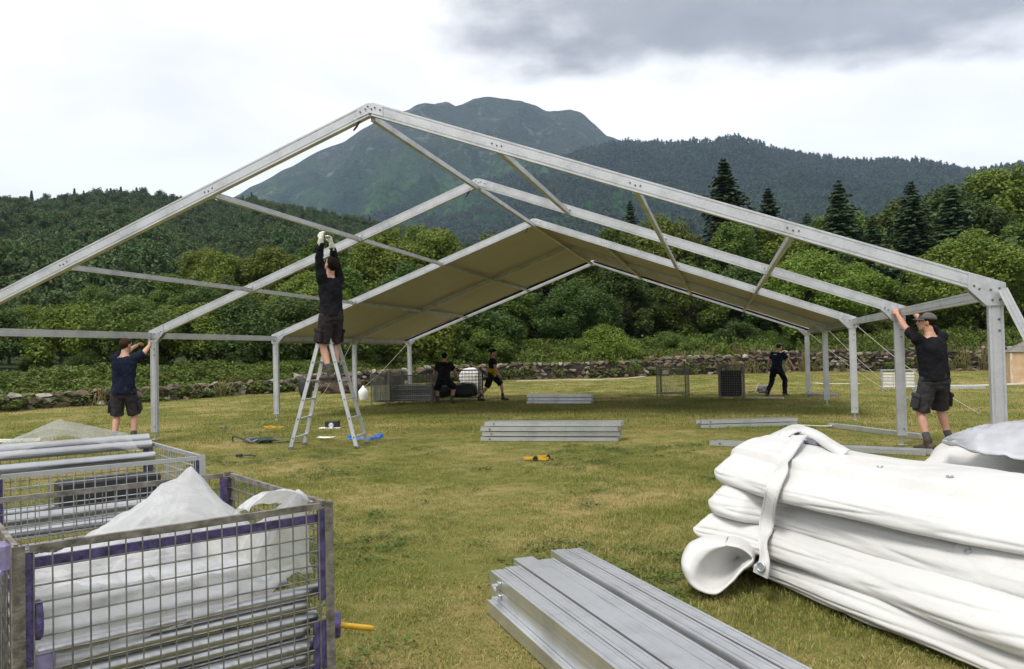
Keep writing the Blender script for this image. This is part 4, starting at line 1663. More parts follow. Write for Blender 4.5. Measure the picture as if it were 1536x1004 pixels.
def sheet1(a, b):
    # a along the front 0..1, b from the lower front edge up and over to the back
    A = 0.055 + 0.81 * a
    low = 0.50 + 0.12 * a + 0.03 * mnoise.noise(Vector((a * 6, 0, 1)))
    f0 = 0.28
    if b < f0:
        q = b / f0
        V = 0.045 + 0.012 * mnoise.noise(Vector((a * 9, q * 3, 2))) + 0.03 * q * q
        z = low + (0.70 - 0.05 * a - low) * q
    else:
        q = (b - f0) / (1 - f0)
        V = 0.075 + 0.85 * q
        z = 0.70 - 0.05 * a - 0.06 * q
        r1 = math.hypot((A - 0.64) / (0.50 if A < 0.64 else 0.27), (V - 0.60) / 0.46)
        r2 = math.hypot((A - 0.84) / 0.16, (V - 0.10) / 0.30)
        an_ = math.atan2(V - 0.60, A - 0.64)
        z = max(z, z + (0.95 - z) * max(0, 1 - r1 * (1 + 0.25 * mnoise.noise(Vector((math.cos(an_) * 2.6, math.sin(an_) * 2.6, 1.7))))) ** 1.15)
        z += 0.030 * min(1, r1) * (1 - abs(mnoise.noise(Vector((math.cos(an_) * 3.5, math.sin(an_) * 3.5, r1 * 0.6))))) ** 3
        z = max(z, z + (0.90 - z) * max(0, 1 - r2) ** 0.7)
    z += 0.014 * fbm((A * 9, V * 9, 3), 3) + 0.022 * abs(mnoise.noise(Vector((A * 16 + V * 11, V * 5 - A * 3, 5))))
    p_ = C1 + cu * A + cv * V
    return (p_.x, p_.y, z)


sheet('plastic_sheet', M['poly_white'], 110, 110, sheet1, 'crumpled milky plastic sheet covering the poles in the near cage', 'plastic sheet')


def sheet_flap(a, b):
    A = 0.64 + 0.22 * a
    V = 0.02 + 0.20 * b
    z = 0.872 + 0.055 * math.sin(math.pi * min(1, a * 1.05)) ** 0.7 * (1 - 0.5 * b) + 0.01 * fbm((A * 14, V * 14, 9), 3) - 0.10 * max(0, b - 0.55)
    p_ = C1 + cu * (A + 0.02 * b) + cv * V
    return (p_.x, p_.y, z)


sheet('plastic_flap', M['poly_white'], 24, 18, sheet_flap, 'milky plastic flap curling over the top rail of the near cage corner', 'plastic sheet')


def sheet2(a, b):
    A = 0.92 - 1.45 + 1.30 * a
    V = 0.62 + 0.62 * b
    r1 = abs(A - 0.40) / (0.48 if A < 0.40 else 0.62) + 0.55 * abs(V - 0.86 - 0.2 * (A - 0.4)) / 0.34
    z = 0.86 + 0.185 * max(0, 1 - r1) - 0.05 * max(0, r1 - 1) + 0.006 * fbm((A * 7, V * 7, 6), 3)
    p_ = C2 + cu * A + cv * V
    return (p_.x, p_.y, z)


sheet('plastic_sheet', M['poly'], 50, 36, sheet2, 'clear plastic sheet peaking like a tent over the second cage', 'plastic sheet')

# far cages
def far_cage(px, depth_px, lu, lv, h, yaw_deg, label, wire, post, pitch_=0.09, wr=0.0045, nm='wire_cage'):
    p = G(*px)
    u = Vector((math.cos(R(yaw_deg)), math.sin(R(yaw_deg)), 0))
    v = Vector((-u.y, u.x, 0))
    return cage(nm, label, 'wire cages', p, u, v, lu, lv, h, wire, post, False, pitch_, wr), p, u, v


cA, pA, uA, vA = far_cage((556, 608.5), 0, 0.60, 0.9, 0.86, -4, 'upright wire cage with grey bars, leftmost of the pair under the roof', M['wire'], M['rust'], 0.05, 0.005)
cA2, pA2, uA2, vA2 = far_cage((584, 607.5), 0, 1.22, 0.9, 0.80, 7, 'long low wire cage full of grey poles under the roof', M['wire'], M['rust'], 0.055, 0.005)
cB, pB, uB, vB = far_cage((640, 603), 0, 1.55, 0.8, 0.90, 8, 'dark wire cage holding black bags beside the walking person', M['dark_wire'], M['dark_wire'], 0.10, 0.006)
cC, pC, uC, vC = far_cage((985, 596), 0, 0.84, 0.7, 0.86, -6, 'empty see-through wire cage alone in front of the wall', M['wire'], M['rust'], 0.055, 0.003)
cD, pD, uD, vD = far_cage((1078, 601), 0, 0.64, 0.8, 0.92, -4, 'narrow wire cage packed with dark panels near the trousered man', M['wire'], M['rust'], 0.06, 0.004)
cE, pE, uE, vE = far_cage((1323, 586.5), 0, 0.92, 0.7, 0.62, -8, 'low cage of stacked white rails in the far right meadow', M['galv'], M['galv'], 0.3, 0.004)


def fill_poles(p0, u, v, lu, lv, z0, z1, r, n, name, label, group, mat=None, cat='pole'):
    for k in range(n):
        z = z0 + (z1 - z0) * k / max(1, n - 1)
        q = p0 + u * 0.04 + v * (0.06 + 0.1 * (k % 2))
        o_ = inst(name, pole_mesh(round(lu - 0.08, 3), r), None, (q.x, q.y, z), (0, 0, math.atan2(u.y, u.x)))
        tag(o_, label + ', ' + ORD[k] + ' one up', cat, group)


fill_poles(pA2, uA2, vA2, 1.22, 0.9, 0.14, 0.52, 0.026, 9, 'steel_pole', 'grey pole lying in the long low cage under the roof', 'poles in the long low cage')
for k in range(8):
    q = pA + uA * (0.08 + 0.06 * k) + vA * 0.08
    o_ = inst('steel_bar', pole_mesh(0.44, 0.012), None, (q.x, q.y, 0.12), (0, -math.pi / 2, 0))
    tag(o_, f'thin bar in the upright cage under the roof, {ORD[k] if k else "first"} from its left post', 'bar', 'bars in the upright cage')
rail_me = MB().box((0.42, 0, 0), (0.86, 0.05, 0.04), bev=0.004).mesh('rail')
rail_me.materials.append(M['rope'])
for k in range(9):
    q = pE + uE * 0.03 + vE * (0.05 + 0.02 * (k % 2))
    o_ = inst('white_rail', rail_me, None, (q.x, q.y, 0.13 + 0.048 * k), (0, 0, math.atan2(uE.y, uE.x)))
    tag(o_, f'white rail in the low cage in the far right meadow, {ORD[k]} one up', 'rail', 'rails in the low cage')
for k in range(5):
    q = pD + uD * 0.32 + vD * (0.08 + 0.14 * k)
    o_ = MB().box((0, 0, 0), (0.50, 0.05, 0.66), bev=0.006).build('flooring_panel', M['char'])
    o_.location = (q.x, q.y, 0.44)
    o_.rotation_euler = (0.05 * (k % 2), 0, math.atan2(uD.y, uD.x))
    tag(o_, f'dark panel on edge in the narrow cage, {ORD[k] if k else "first"} from its front', 'panel', 'panels in the narrow cage')
pl_ = MB().box((0, 0, 0), (0.17, 0.004, 0.12)).build('label_plate', M['paper'], cC)
pl_.location = (0.27, 0.002, 0.72)


def blob(name, mat, size, seed, label=None, cat=None, loc=(0, 0, 0), rz=0, amp=0.18, fr=2.2, flat=True, parent=None):
    """soft lumpy sack-like body resting on its base"""
    bm = bmesh.new()
    bmesh.ops.create_icosphere(bm, subdivisions=4, radius=1.0)
    for v in bm.verts:
        n_ = v.co.normalized()
        d = 1 + amp * fbm(n_ * fr + Vector((seed, seed * 2, 0)), 4) + 0.04 * abs(mnoise.noise(n_ * 7 + Vector((seed, 0, 0))))
        q = n_ * d
        p_ = 0.75
        q = Vector([math.copysign(abs(c) ** p_, c) for c in q])
        v.co = Vector((q.x * size[0] / 2, q.y * size[1] / 2, q.z * size[2] / 2))
        if flat:
            v.co.z = max(v.co.z, -size[2] * 0.40)
    zmin = min(v.co.z for v in bm.verts)
    for v in bm.verts:
        v.co.z -= zmin
    me = bpy.data.meshes.new(name)
    bm.to_mesh(me)
    bm.free()
    me.polygons.foreach_set('use_smooth', [True] * len(me.polygons))
    o_ = link_mesh(name, me, mat, parent)
    o_.location = loc
    o_.rotation_euler = (0, 0, rz)
    if label:
        tag(o_, label, cat)
    return o_


for k, (a, b, z, s_) in enumerate(((0.35, 0.4, 0.11, (0.55, 0.6, 0.42)), (1.05, 0.38, 0.11, (0.75, 0.62, 0.46)))):
    q = pB + uB * a + vB * b
    blob('bag', M['black'], s_, 3 + k, ['black bag inside the dark cage, hidden partly by the crouching person', 'black bag at the walker\'s end of the dark cage'][k], 'bag', (q.x, q.y, z), 0.1)
q = G(706, 585)
blob('tarp_roll', M['tarp'], (0.86, 0.6, 0.92), 9, 'white tarp roll standing up behind the dark cage', 'tarp', (q.x, q.y, 0.0), R(8), 0.10, 3)

# ================================================================== LADDER
lad_c = Vector((-2.22, 3.17, 0))
lu_ = Vector((0.985, 0.17, 0)).normalized()
ladder = empty('step_ladder', lad_c, math.atan2(lu_.y, lu_.x))
tag(ladder, 'aluminium double-sided step ladder standing on the grass with a man on it', 'ladder')
LH, LU, LVB, LVT = 1.76, 0.50, 0.30, 0.17
for sx in (-1, 1):
    for sy in (-1, 1):
        b = Vector((sx * LU, sy * LVB, 0.02))
        t_ = Vector((sx * 0.045, sy * LVT, LH))
        MB().extrude(b, t_, [(-0.027, -0.012), (0.027, -0.012), (0.027, 0.012), (-0.027, 0.012)], (0, 1, 0)).build('stile', M['alu'], ladder)
        MB().box((sx * LU, sy * LVB, 0.018), (0.085, 0.035, 0.035), bev=0.006).build('rubber_foot', M['grey_web'], ladder)
    for k in range(6):
        f_ = (k + 0.5) / 6.2
        b = Vector((sx * LU, -LVB, 0.02)).lerp(Vector((sx * 0.045, -LVT, LH)), f_)
        c = Vector((sx * LU, LVB, 0.02)).lerp(Vector((sx * 0.045, LVT, LH)), f_)
        rg2 = MB().bar(b + Vector((0, 0.012, 0)), c - Vector((0, 0.012, 0)), 0.035, 0.026).build('rung', M['alu'], ladder)
        for e in (b, c):
            s_ = -1 if e is b else 1
            MB().tube([e + Vector((0, s_ * 0.012, 0)), e + Vector((0, s_ * 0.020, 0))], 0.011, 8).build('rivet', M['bolt'], rg2)
for sy in (-1, 1):
    hp = MB()
    hp.box((0, sy * (LVT + 0.018), LH - 0.03), (0.15, 0.012, 0.09), bev=0.01)
    hp.tube([(0, sy * (LVT + 0.01), LH - 0.02), (0, sy * (LVT + 0.034), LH - 0.02)], 0.018, 10)
    hp.build('hinge', M['plate'], ladder)
fz = 0.955 * (3.5 / 6.2) * (LH - 0.02) + 0.02
plat_z = fz + 0.05
MB().box((0, 0, fz + 0.032), (0.50, 0.30, 0.035), bev=0.004).build('platform', M['rust'], ladder)

# ================================================================== WHITE TARP BUNDLES
BACK = Vector((0.60, 0.80, 0)).normalized()


def smooth_path(pts, n):
    """Catmull-Rom through points, n samples"""
    P = [pts[0]] + list(pts) + [pts[-1]]
    seg = len(pts) - 1
    res = []
    for i in range(n + 1):
        u = i / n * seg
        k = min(int(u), seg - 1)
        f = u - k
        a, b, c, d = P[k], P[k + 1], P[k + 2], P[k + 3]
        res.append(0.5 * ((2 * b) + (c - a) * f + (2 * a - 5 * b + 4 * c - d) * f * f + (3 * b - a - 3 * c + d) * f ** 3))
    return res


def lobe(name, pix, ht, hw, mat, parent, seed, dome=0.0, shear=0.0, blunt=0.14, na=150, nc=80, wr=0.016, power=0.60, droop=0.0, sag=0.28):
    path = smooth_path([G(x, y, z) for x, y, z in pix], na)
    # cross-section of a pressed fold: sagging front, flat top and underside
    SEC = []
    n1_, n2_, n3_ = int(nc * 0.46), int(nc * 0.2), int(nc * 0.14)
    n4_ = nc - n1_ - n2_ - n3_
    for k in range(n1_):
        h_ = -1 + 2 * k / n1_
        x_ = h_ + 0.5
        f_ = 1 - (x_ / 1.5) ** 2 if x_ > 0 else math.sqrt(max(0.0, 1 - (x_ / 0.5) ** 2)) * 0.55 + 0.45 * (1 - (x_ / 0.5) ** 4)
        SEC.append((-1 + sag * (1 - f_), h_, 1.0))
    for k in range(n2_):
        SEC.append((-1 + sag + (1.8 - sag) * k / n2_, 1.0, 0.0))
    for k in range(n3_):
        b_ = math.pi * (0.5 - k / n3_)
        SEC.append((0.8 + 0.2 * math.cos(b_), math.sin(b_), -0.7))
    for k in range(n4_):
        SEC.append((0.8 - (1.8 - sag) * k / n4_, -1.0, 0.0))
    L_ = [0.0]
    for i in range(1, len(path)):
        L_.append(L_[-1] + (path[i] - path[i - 1]).length)
    vs, fs = [], []
    for i, p in enumerate(path):
        t = path[min(i + 1, na)] - path[max(i - 1, 0)]
        t.z = 0
        t.normalize()
        q = min(1.0, L_[i] / blunt)
        e = max(0.02, math.sqrt(max(0.0, 1 - (1 - q) ** 2)))
        hti = ht * e * (1 + 0.05 * mnoise.noise(Vector((L_[i] * 1.7, seed, 0))))
        hwi = hw * (0.90 + 0.10 * e)
        c = p + BACK * hw
        for k in range(nc):
            a = 2 * math.pi * k / nc
            w, zz, nf = SEC[k]
            v = c + BACK * (hwi * w)
            v.z = p.z + hti * zz + (dome * (1 - max(-1, (w - 0.1) / 0.95) ** 2) * e if zz > 0.98 else 0)
            v += t * shear * (w + 1) * 0.5
            # long soft creases plus small crumples
            m1 = mnoise.noise(Vector((L_[i] * 1.3 + seed, a * 1.1, seed)))
            m2 = mnoise.noise(Vector((L_[i] * 3.3, a * 2.0 + L_[i] * 1.0, seed + 7)))
            m3 = (1 - abs(mnoise.noise(Vector((L_[i] * 1.1 + a * 0.5, a * 1.5 - L_[i] * 0.6, seed + 3))))) ** 6
            m4 = (1 - abs(mnoise.noise(Vector((L_[i] * 4.5 - a * 2.0, a * 3.0 + L_[i] * 2.5, seed + 11))))) ** 6
            d = wr * (0.8 * m1 + 0.30 * m2 - 0.60 * m3 + 0.10 * m4)
            nrm = (BACK * -nf + Vector((0, 0, zz * (1.0 if nf < 0.5 else 0.35)))).normalized()
            v += nrm * d * min(1, q + 0.3)
            vs.append(v)
    for i in range(na):
        for k in range(nc):
            k2 = (k + 1) % nc
            fs.append((i * nc + k, i * nc + k2, (i + 1) * nc + k2, (i + 1) * nc + k))
    fs.append(tuple(range(nc))[::-1])
    fs.append(tuple(range(na * nc, na * nc + nc)))
    mb = MB().add(vs, fs)
    me = mb.mesh(name, True)
    bm = bmesh.new()
    bm.from_mesh(me)
    bmesh.ops.recalc_face_normals(bm, faces=bm.faces)
    bm.to_mesh(me)
    bm.free()
    return link_mesh(name, me, mat, parent)


bundle = empty('tarp_bundle', (0, 0, 0))
tag(bundle, 'huge strapped bundle of folded white tarpaulin lying in the right foreground', 'tarp bundle', 'white tarp bundles')
lobe('fold', [(1066, 703, .60), (1100, 714, .590), (1170, 735, .565), (1300, 763, .55), (1420, 788, .54), (1536, 809, .53), (1720, 840, .52)], 0.100, 0.46, M['tarp'], bundle, 1.0, dome=0.075, shear=-0.05, blunt=0.10, sag=0.42)
lobe('fold', [(1056, 750, .43), (1100, 762, .42), (1165, 773, .395), (1300, 813, .375), (1420, 846, .37), (1536, 878, .36), (1720, 930, .36)], 0.098, 0.48, M['tarp'], bundle, 5.0, shear=-0.05, blunt=0.12)
lobe('fold', [(1033, 792, .27), (1080, 800, .265), (1160, 822, .24), (1300, 873, .22), (1420, 920, .215), (1536, 962, .21), (1720, 1020, .2)], 0.096, 0.48, M['tarp'], bundle, 9.0, blunt=0.12)
lobe('fold', [(1120, 848, .115), (1165, 858, .11), (1260, 901, .10), (1440, 972, .09), (1536, 1012, .085), (1720, 1085, .08)], 0.088, 0.46, M['tarp'], bundle, 13.0, blunt=0.2, wr=0.018)
lobe('fold', [(1262, 914, .035), (1300, 932, .034), (1380, 960, .032), (1450, 985, .032)], 0.022, 0.16, M['tarp'], bundle, 17.0, blunt=0.05, wr=0.008)
lobe('fold', [(1432, 968, .070), (1480, 992, .068), (1560, 1022, .066), (1720, 1090, .066)], 0.048, 0.24, M['tarp'], bundle, 21.0, blunt=0.05, wr=0.010)
sm = lobe('fold', [(1418, 843, .372), (1470, 858, .37), (1536, 874, .365), (1720, 926, .362)], 0.108, 0.46, M['tarp'], bundle, 5.0, shear=0.14, blunt=0.012, wr=0.008)
def solid_sheet(name, grid, th, mat, parent):
    """grid[i][j] of points -> sheet with thickness along its normals"""
    ni, nj = len(grid), len(grid[0])
    vs = []
    for i in range(ni):
        for j in range(nj):
            a = grid[min(i + 1, ni - 1)][j] - grid[max(i - 1, 0)][j]
            b = grid[i][min(j + 1, nj - 1)] - grid[i][max(j - 1, 0)]
            n_ = a.cross(b)
            n_ = n_.normalized() if n_.length > 1e-9 else Vector((0, 0, 1))
            vs.append((grid[i][j] + n_ * th / 2, grid[i][j] - n_ * th / 2))
    V = [p[0] for p in vs] + [p[1] for p in vs]
    k = ni * nj
    fs = []
    for i in range(ni - 1):
        for j in range(nj - 1):
            a = i * nj + j
            fs.append((a, a + nj, a + nj + 1, a + 1))
            fs.append((k + a, k + a + 1, k + a + nj + 1, k + a + nj))
    for i in range(ni - 1):
        for j in (0, nj - 1):
            a = i * nj + j
            fs.append((a, a + nj, k + a + nj, k + a))
    for j in range(nj - 1):
        for i in (0, ni - 1):
            a = i * nj + j
            fs.append((a, a + 1, k + a + 1, k + a))
    me = MB().add(V, fs).mesh(name, True)
    bm = bmesh.new()
    bm.from_mesh(me)
    bmesh.ops.recalc_face_normals(bm, faces=bm.faces)
    bm.to_mesh(me)
    bm.free()
    return link_mesh(name, me, mat, parent)


# drooping, half-open end of the lowest fold
rim = [(1090, 819), (1066, 826), (1048, 842), (1041, 864), (1050, 881), (1074, 888), (1097, 871), (1112, 855), (1129, 839), (1112, 824), (1090, 819)]
mid_ = [(1090, 813), (1058, 812), (1033, 822), (1023, 848), (1038, 878), (1074, 891), (1099, 873), (1114, 857), (1131, 841), (1115, 820), (1090, 813)]
rg = [[AT(1106 + (x_ - 1085) * 0.04, 838 + (y_ - 850) * 0.04, 4.52) for x_, y_ in rim],
      [AT(1096 + (x_ - 1085) * 0.70, 840 + (y_ - 850) * 0.72, 4.42) for x_, y_ in rim],
      [AT(x_, y_, 4.27 + 0.0012 * (889 - y_)) for x_, y_ in rim],
      [AT(x_, y_, 4.32 + 0.0012 * (889 - y_)) for x_, y_ in mid_],
      [AT(1092 + (x_ - 1085) * 0.95, 838 + (y_ - 850) * 0.90, 4.62) for x_, y_ in mid_],
      [AT(1120 + (x_ - 1085) * 0.55, 836 + (y_ - 850) * 0.60, 4.86) for x_, y_ in mid_]]
rings = [smooth_path(q, 60) for q in rg]
gr = []
for i in range(31):
    u_ = i / 30 * (len(rings) - 1)
    row = []
    k_ = min(int(u_), len(rings) - 2)
    f = u_ - k_
    for k in range(61):
        P_ = [rings[max(k_ - 1, 0)][k], rings[k_][k], rings[k_ + 1][k], rings[min(k_ + 2, len(rings) - 1)][k]]
        a_, b_, c_, d_ = P_
        p_ = 0.5 * ((2 * b_) + (c_ - a_) * f + (2 * a_ - 5 * b_ + 4 * c_ - d_) * f * f + (3 * b_ - a_ - 3 * c_ + d_) * f ** 3)
        p_ = p_ + Vector((-0.3, -0.5, 0.4)) * (0.010 * mnoise.noise(Vector((k * 0.22, u_ * 1.2, 1.5))) + 0.006 * mnoise.noise(Vector((k * 0.6, u_ * 2.2, 4.5))))
        p_.z = max(p_.z, 0.008)
        row.append(p_)
    gr.append(row)
solid_sheet('curled_end', gr, 0.005, M['tarp'], bundle)

# strap round the bundle, laid on the surface of the folds
from mathutils.bvhtree import BVHTree
_bv, _bf = [], []
for o_ in bundle.children:
    if o_.name.startswith(('fold', 'curled')):
        k0 = len(_bv)
        _bv += [v.co.copy() for v in o_.data.vertices]
        _bf += [tuple(i + k0 for i in p_.vertices) for p_ in o_.data.polygons]
_bvh = BVHTree.FromPolygons(_bv, _bf)


def on_bundle(x, y, lift=0.012):
    d = ray(x, y).normalized()
    h_, n_, i_, q_ = _bvh.ray_cast(CAM, d)
    if h_ is None:
        return None
    if n_.dot(d) > 0:
        n_ = -n_
    return h_ + n_ * lift, n_


sp_ = [(1141, 860), (1144, 842), (1150, 812), (1157, 776), (1166, 742), (1173, 720), (1182, 698), (1191, 677), (1198, 664)]
sp_hit = [on_bundle(x, y, 0.022 if y > 790 else 0.042) for x, y in sp_]
sp_hit = [h_ for h_ in sp_hit if h_]
sp_pts = [h_[0] for h_ in sp_hit]
sp_pts[0] = AT(1141, 863, 4.20)
sp_pts[1] = AT(1144, 840, 4.22)
sp_nrm = smooth_path([(h_[1] + Vector((-0.3, -0.4, 0.1))).normalized() for h_ in sp_hit], 40)
sp_pts = smooth_path(sp_pts, 40)
nn = [q.normalized() for q in sp_nrm]
for k in range(14):
    nn[k] = Vector((-0.62, -0.75, 0.15))
stp = MB().strip(sp_pts, 0.092, 0.010, nn).build('strap', M['tarp'], bundle, True)
smooth_by_angle(stp.data, 35)
eg = MB()
for sgn in (-1, 1):
    pts_ = []
    for i, p_ in enumerate(sp_pts):
        t_ = (sp_pts[min(i + 1, 40)] - sp_pts[max(i - 1, 0)]).normalized()
        s_ = t_.cross(Vector(nn[i])).normalized()
        u_ = s_.cross(t_).normalized()
        pts_.append(p_ + s_ * sgn * 0.036 + u_ * 0.005)
    eg.tube(pts_, 0.003, 5)
eg.build('welt', M['tarp'], stp)
c = AT(1141.5, 851, 4.185)
nrm = Vector((-0.62, -0.75, 0.15)).normalized()
s1 = nrm.cross(Vector((0, 0, 1))).normalized()
s2 = s1.cross(nrm)
e = MB()
e.tube([c + (s1 * math.cos(a) + s2 * math.sin(a)) * 0.022 for a in [k * math.pi / 9 for k in range(19)]], 0.006, 7)
e.tube([c - nrm * 0.004, c + nrm * 0.003], 0.019, 14)
e.build('ring', M['galv'], stp)
for nm_, pp, w_ in (('strap_loop', [(1168, 660, .745), (1180, 650, .79), (1200, 645, .80), (1222, 652, .79), (1240, 664, .775), (1256, 674, .755), (1268, 681, .735)], 0.075),
                    ('strap_loop', [(1160, 662, .74), (1172, 652, .775), (1190, 645, .79), (1204, 650, .77), (1208, 660, .74)], 0.11)):
    lp = smooth_path([G(*q) for q in pp], 24)
    MB().strip(lp, w_, 0.008, (-0.25, -0.6, 0.8)).build(nm_, M['tarp'], bundle, True)
blob('buckle_webbing', M['grey_web'], (0.20, 0.16, 0.06), 31, None, None, G(1228, 672, 0.72), 0.4, 0.3, 3, True, bundle)

for (x, y, r_) in ((1452, 827, 0.013), (1425, 716, 0.015), (1320, 701, 0.013)):
    q_ = on_bundle(x, y, 0.004)
    if q_:
        c, nrm = q_
        s1 = nrm.orthogonal().normalized()
        s2 = nrm.cross(s1)
        e = MB()
        e.tube([c + (s1 * math.cos(a) + s2 * math.sin(a)) * r_ for a in [k * math.pi / 8 for k in range(17)]], 0.0035, 6)
        e.build('eyelet', M['galv'], bundle)

bundle2 = empty('tarp_bundle', (0, 0, 0))
tag(bundle2, 'white tarp bundle with a silver-grey side folded out, behind the strapped bundle', 'tarp bundle', 'white tarp bundles')
lobe('fold', [(1369, 702, .50), (1395, 706, .50), (1460, 718, .50), (1536, 733, .50), (1750, 775, .50)], 0.16, 0.50, M['tarp'], bundle2, 33.0, dome=0.09, blunt=0.30, sag=0.45)
lobe('fold', [(1390, 775, .2), (1460, 785, .2), (1536, 800, .2), (1750, 850, .2)], 0.19, 0.52, M['tarp'], bundle2, 36.0, blunt=0.25)
fa = smooth_path([G(1412, 664, .70), G(1450, 676, .715), G(1490, 683, .72), G(1536, 689, .72), G(1620, 700, .72), G(1720, 715, .72)], 44)
fb = smooth_path([G(1418, 658, .72), G(1450, 646, .795), G(1490, 637, .82), G(1536, 631, .83), G(1620, 622, .83), G(1720, 615, .83)], 44)
gr = []
for i in range(45):
    row = []
    for j in range(22):
        f = j / 21
        p_ = fa[i].lerp(fb[i], f)
        p_.z += 0.05 * math.sin(math.pi * f) * min(1, i / 12) + 0.014 * fbm((i * 0.22 + j * 0.1, j * 0.22, 4), 3) + 0.012 * abs(mnoise.noise(Vector((i * 0.3 - j * 0.2, j * 0.14, 8))))
        row.append(p_)
    gr.append(row)
so_ = solid_sheet('silver_flap', gr, 0.01, M['sheath'], bundle2)
so_['label'] = 'silver-grey underside of the tarp turned up'

# ================================================================== SMALL THINGS ON THE GRASS
def coil(name, px, py, mat, n, rx, ry, r_, label, cat, seed):
    c = G(px, py)
    r2 = random.Random(seed)
    pts = []
    ph = r2.random() * 6
    for k in range(n * 14):
        a = k / 14 * 2 * math.pi
        q = 0.55 + 0.45 * math.sin(k * 0.23 + ph) * 0.6 + 0.25 * r2.random() * 0.4
        pts.append(c + Vector((rx * q * math.cos(a) + 0.3 * rx * math.sin(k * 0.05), ry * q * math.sin(a), r_ + 0.012 * (k / 14) + 0.01 * r2.random())))
    o_ = MB().tube(pts, r_, 6).build(name, mat, None, True)
    tag(o_, label, cat)
    return o_


coil('yellow_rope', 405, 644, M['yellow'], 4, 0.24, 0.16, 0.006, 'loose coil of yellow rope below the third left marquee leg', 'rope', 3)
# harness of dark webbing
hn = empty('tool_harness', G(392, 665))
tag(hn, 'dark green and grey harness of straps dropped left of the ladder', 'harness')
for k in range(6):
    a = k * 0.9
    mb = MB()
    pts = [Vector((-0.30 + 0.11 * i + 0.05 * math.sin(a + i), 0.10 * math.sin(a * 1.7 + i * 0.9), 0.02 + 0.055 * abs(math.sin(i * 0.8 + a)))) for i in range(6)]
    mb.strip(smooth_path(pts, 24), 0.045, 0.006, (0.2, -0.3, 1)).build('strap', M['green_dark'] if k % 2 else M['grey_web'], hn)
blob('pouch', M['green_dark'], (0.24, 0.16, 0.11), 51, None, None, (0.05, 0.02, 0), 0.3, 0.25, 3, True, hn)
MB().tube([Vector((-0.36, 0, 0.015)) + Vector((-0.13 * math.sin(a), 0.0, 0.09 * math.sin(a))) + Vector((0.30 * (a / math.pi) - 0.15, 0, 0)) for a in [k * math.pi / 10 for k in range(11)]], 0.012, 7).build('hose', M['black'], hn)
MB().tube([(0.3, 0.0, 0.02), (0.45, 0.03, 0.03), (0.6, 0.0, 0.02), (0.72, 0.03, 0.02)], 0.014, 6).build('tail', M['black'], hn)
wr_ = MB()
wr_.tube([(0, 0, 0.02), (0.1, 0.02, 0.03), (0.22, 0.0, 0.02)], 0.012, 6)
wr_.box((-0.03, 0, 0.025), (0.09, 0.06, 0.04), bev=0.008)
wo = wr_.build('wrench', M['black'])
wo.location = G(362, 686)
tag(wo, 'small black tool in the grass left of the harness', 'tool')
pg = blob('clod', M['rust'], (0.12, 0.1, 0.06), 71, 'small dark clod in the grass behind the harness', 'clod', G(335, 643), 0, 0.3)
# black box on a white lid
bxr = empty('tool_box', G(496, 643), 0.12)
tag(bxr, 'small black box with a round white disc, resting on a pale lid', 'box')
MB().box((0, 0, 0.012), (0.42, 0.16, 0.02), bev=0.004).build('lid', M['paper'], bxr)
MB().box((0.03, 0.02, 0.085), (0.26, 0.12, 0.12), bev=0.008).build('case', M['black'], bxr)
MB().tube([(0.03, -0.045, 0.07), (0.03, -0.07, 0.065)], 0.045, 16).build('disc', M['paper'], bxr)
MB().tube([(0.16, 0, 0.03), (0.3, 0.02, 0.012), (0.48, 0.05, 0.012)], 0.007, 5).build('cable', M['black'], bxr)
pp = MB()
vs = [Vector((0.28 * (i / 6 - .5), 0.16 * (j / 4 - .5), 0.012 + 0.02 * (i / 6 - .5) ** 2 + 0.006 * mnoise.noise(Vector((i * .6, j * .6, 0))))) for i in range(7) for j in range(5)]
fs = [(i * 5 + j, (i + 1) * 5 + j, (i + 1) * 5 + j + 1, i * 5 + j + 1) for i in range(6) for j in range(4)]
po = pp.add(vs, fs).build('paper_sheet', M['paper'])
po.location = G(489, 660)
po.location.z = 0.03
tag(po, 'white sheet of paper lying under the ladder', 'paper')
# blue ratchet strap
bs = empty('ratchet_strap', G(548, 660))
bs.scale = (0.8, 0.8, 0.7)
tag(bs, 'bright blue ratchet strap lying across the ladder feet', 'strap')
MB().strip(smooth_path([Vector(q) for q in ((-0.36, 0.06, 0.10), (-0.38, 0.02, 0.03), (-0.25, -0.02, 0.03), (0.0, -0.04, 0.035), (0.2, 0.0, 0.03), (0.32, 0.02, 0.05))], 26), 0.06, 0.006, (0.1, -0.5, 1)).build('webbing', M['blue'], bs)
MB().strip(smooth_path([Vector(q) for q in ((0.14, 0.0, 0.03), (0.24, 0.0, 0.10), (0.33, 0.02, 0.13), (0.36, 0.03, 0.07), (0.25, 0.0, 0.035), (0.12, -0.02, 0.06))], 26), 0.06, 0.006, (0.1, -0.7, 0.6)).build('webbing', M['blue'], bs)
MB().box((-0.37, 0.04, 0.055), (0.07, 0.05, 0.10), bev=0.01).build('ratchet', M['blue'], bs)
MB().box((0.18, -0.01, 0.045), (0.12, 0.07, 0.06), bev=0.012).build('ratchet', M['blue'], bs)
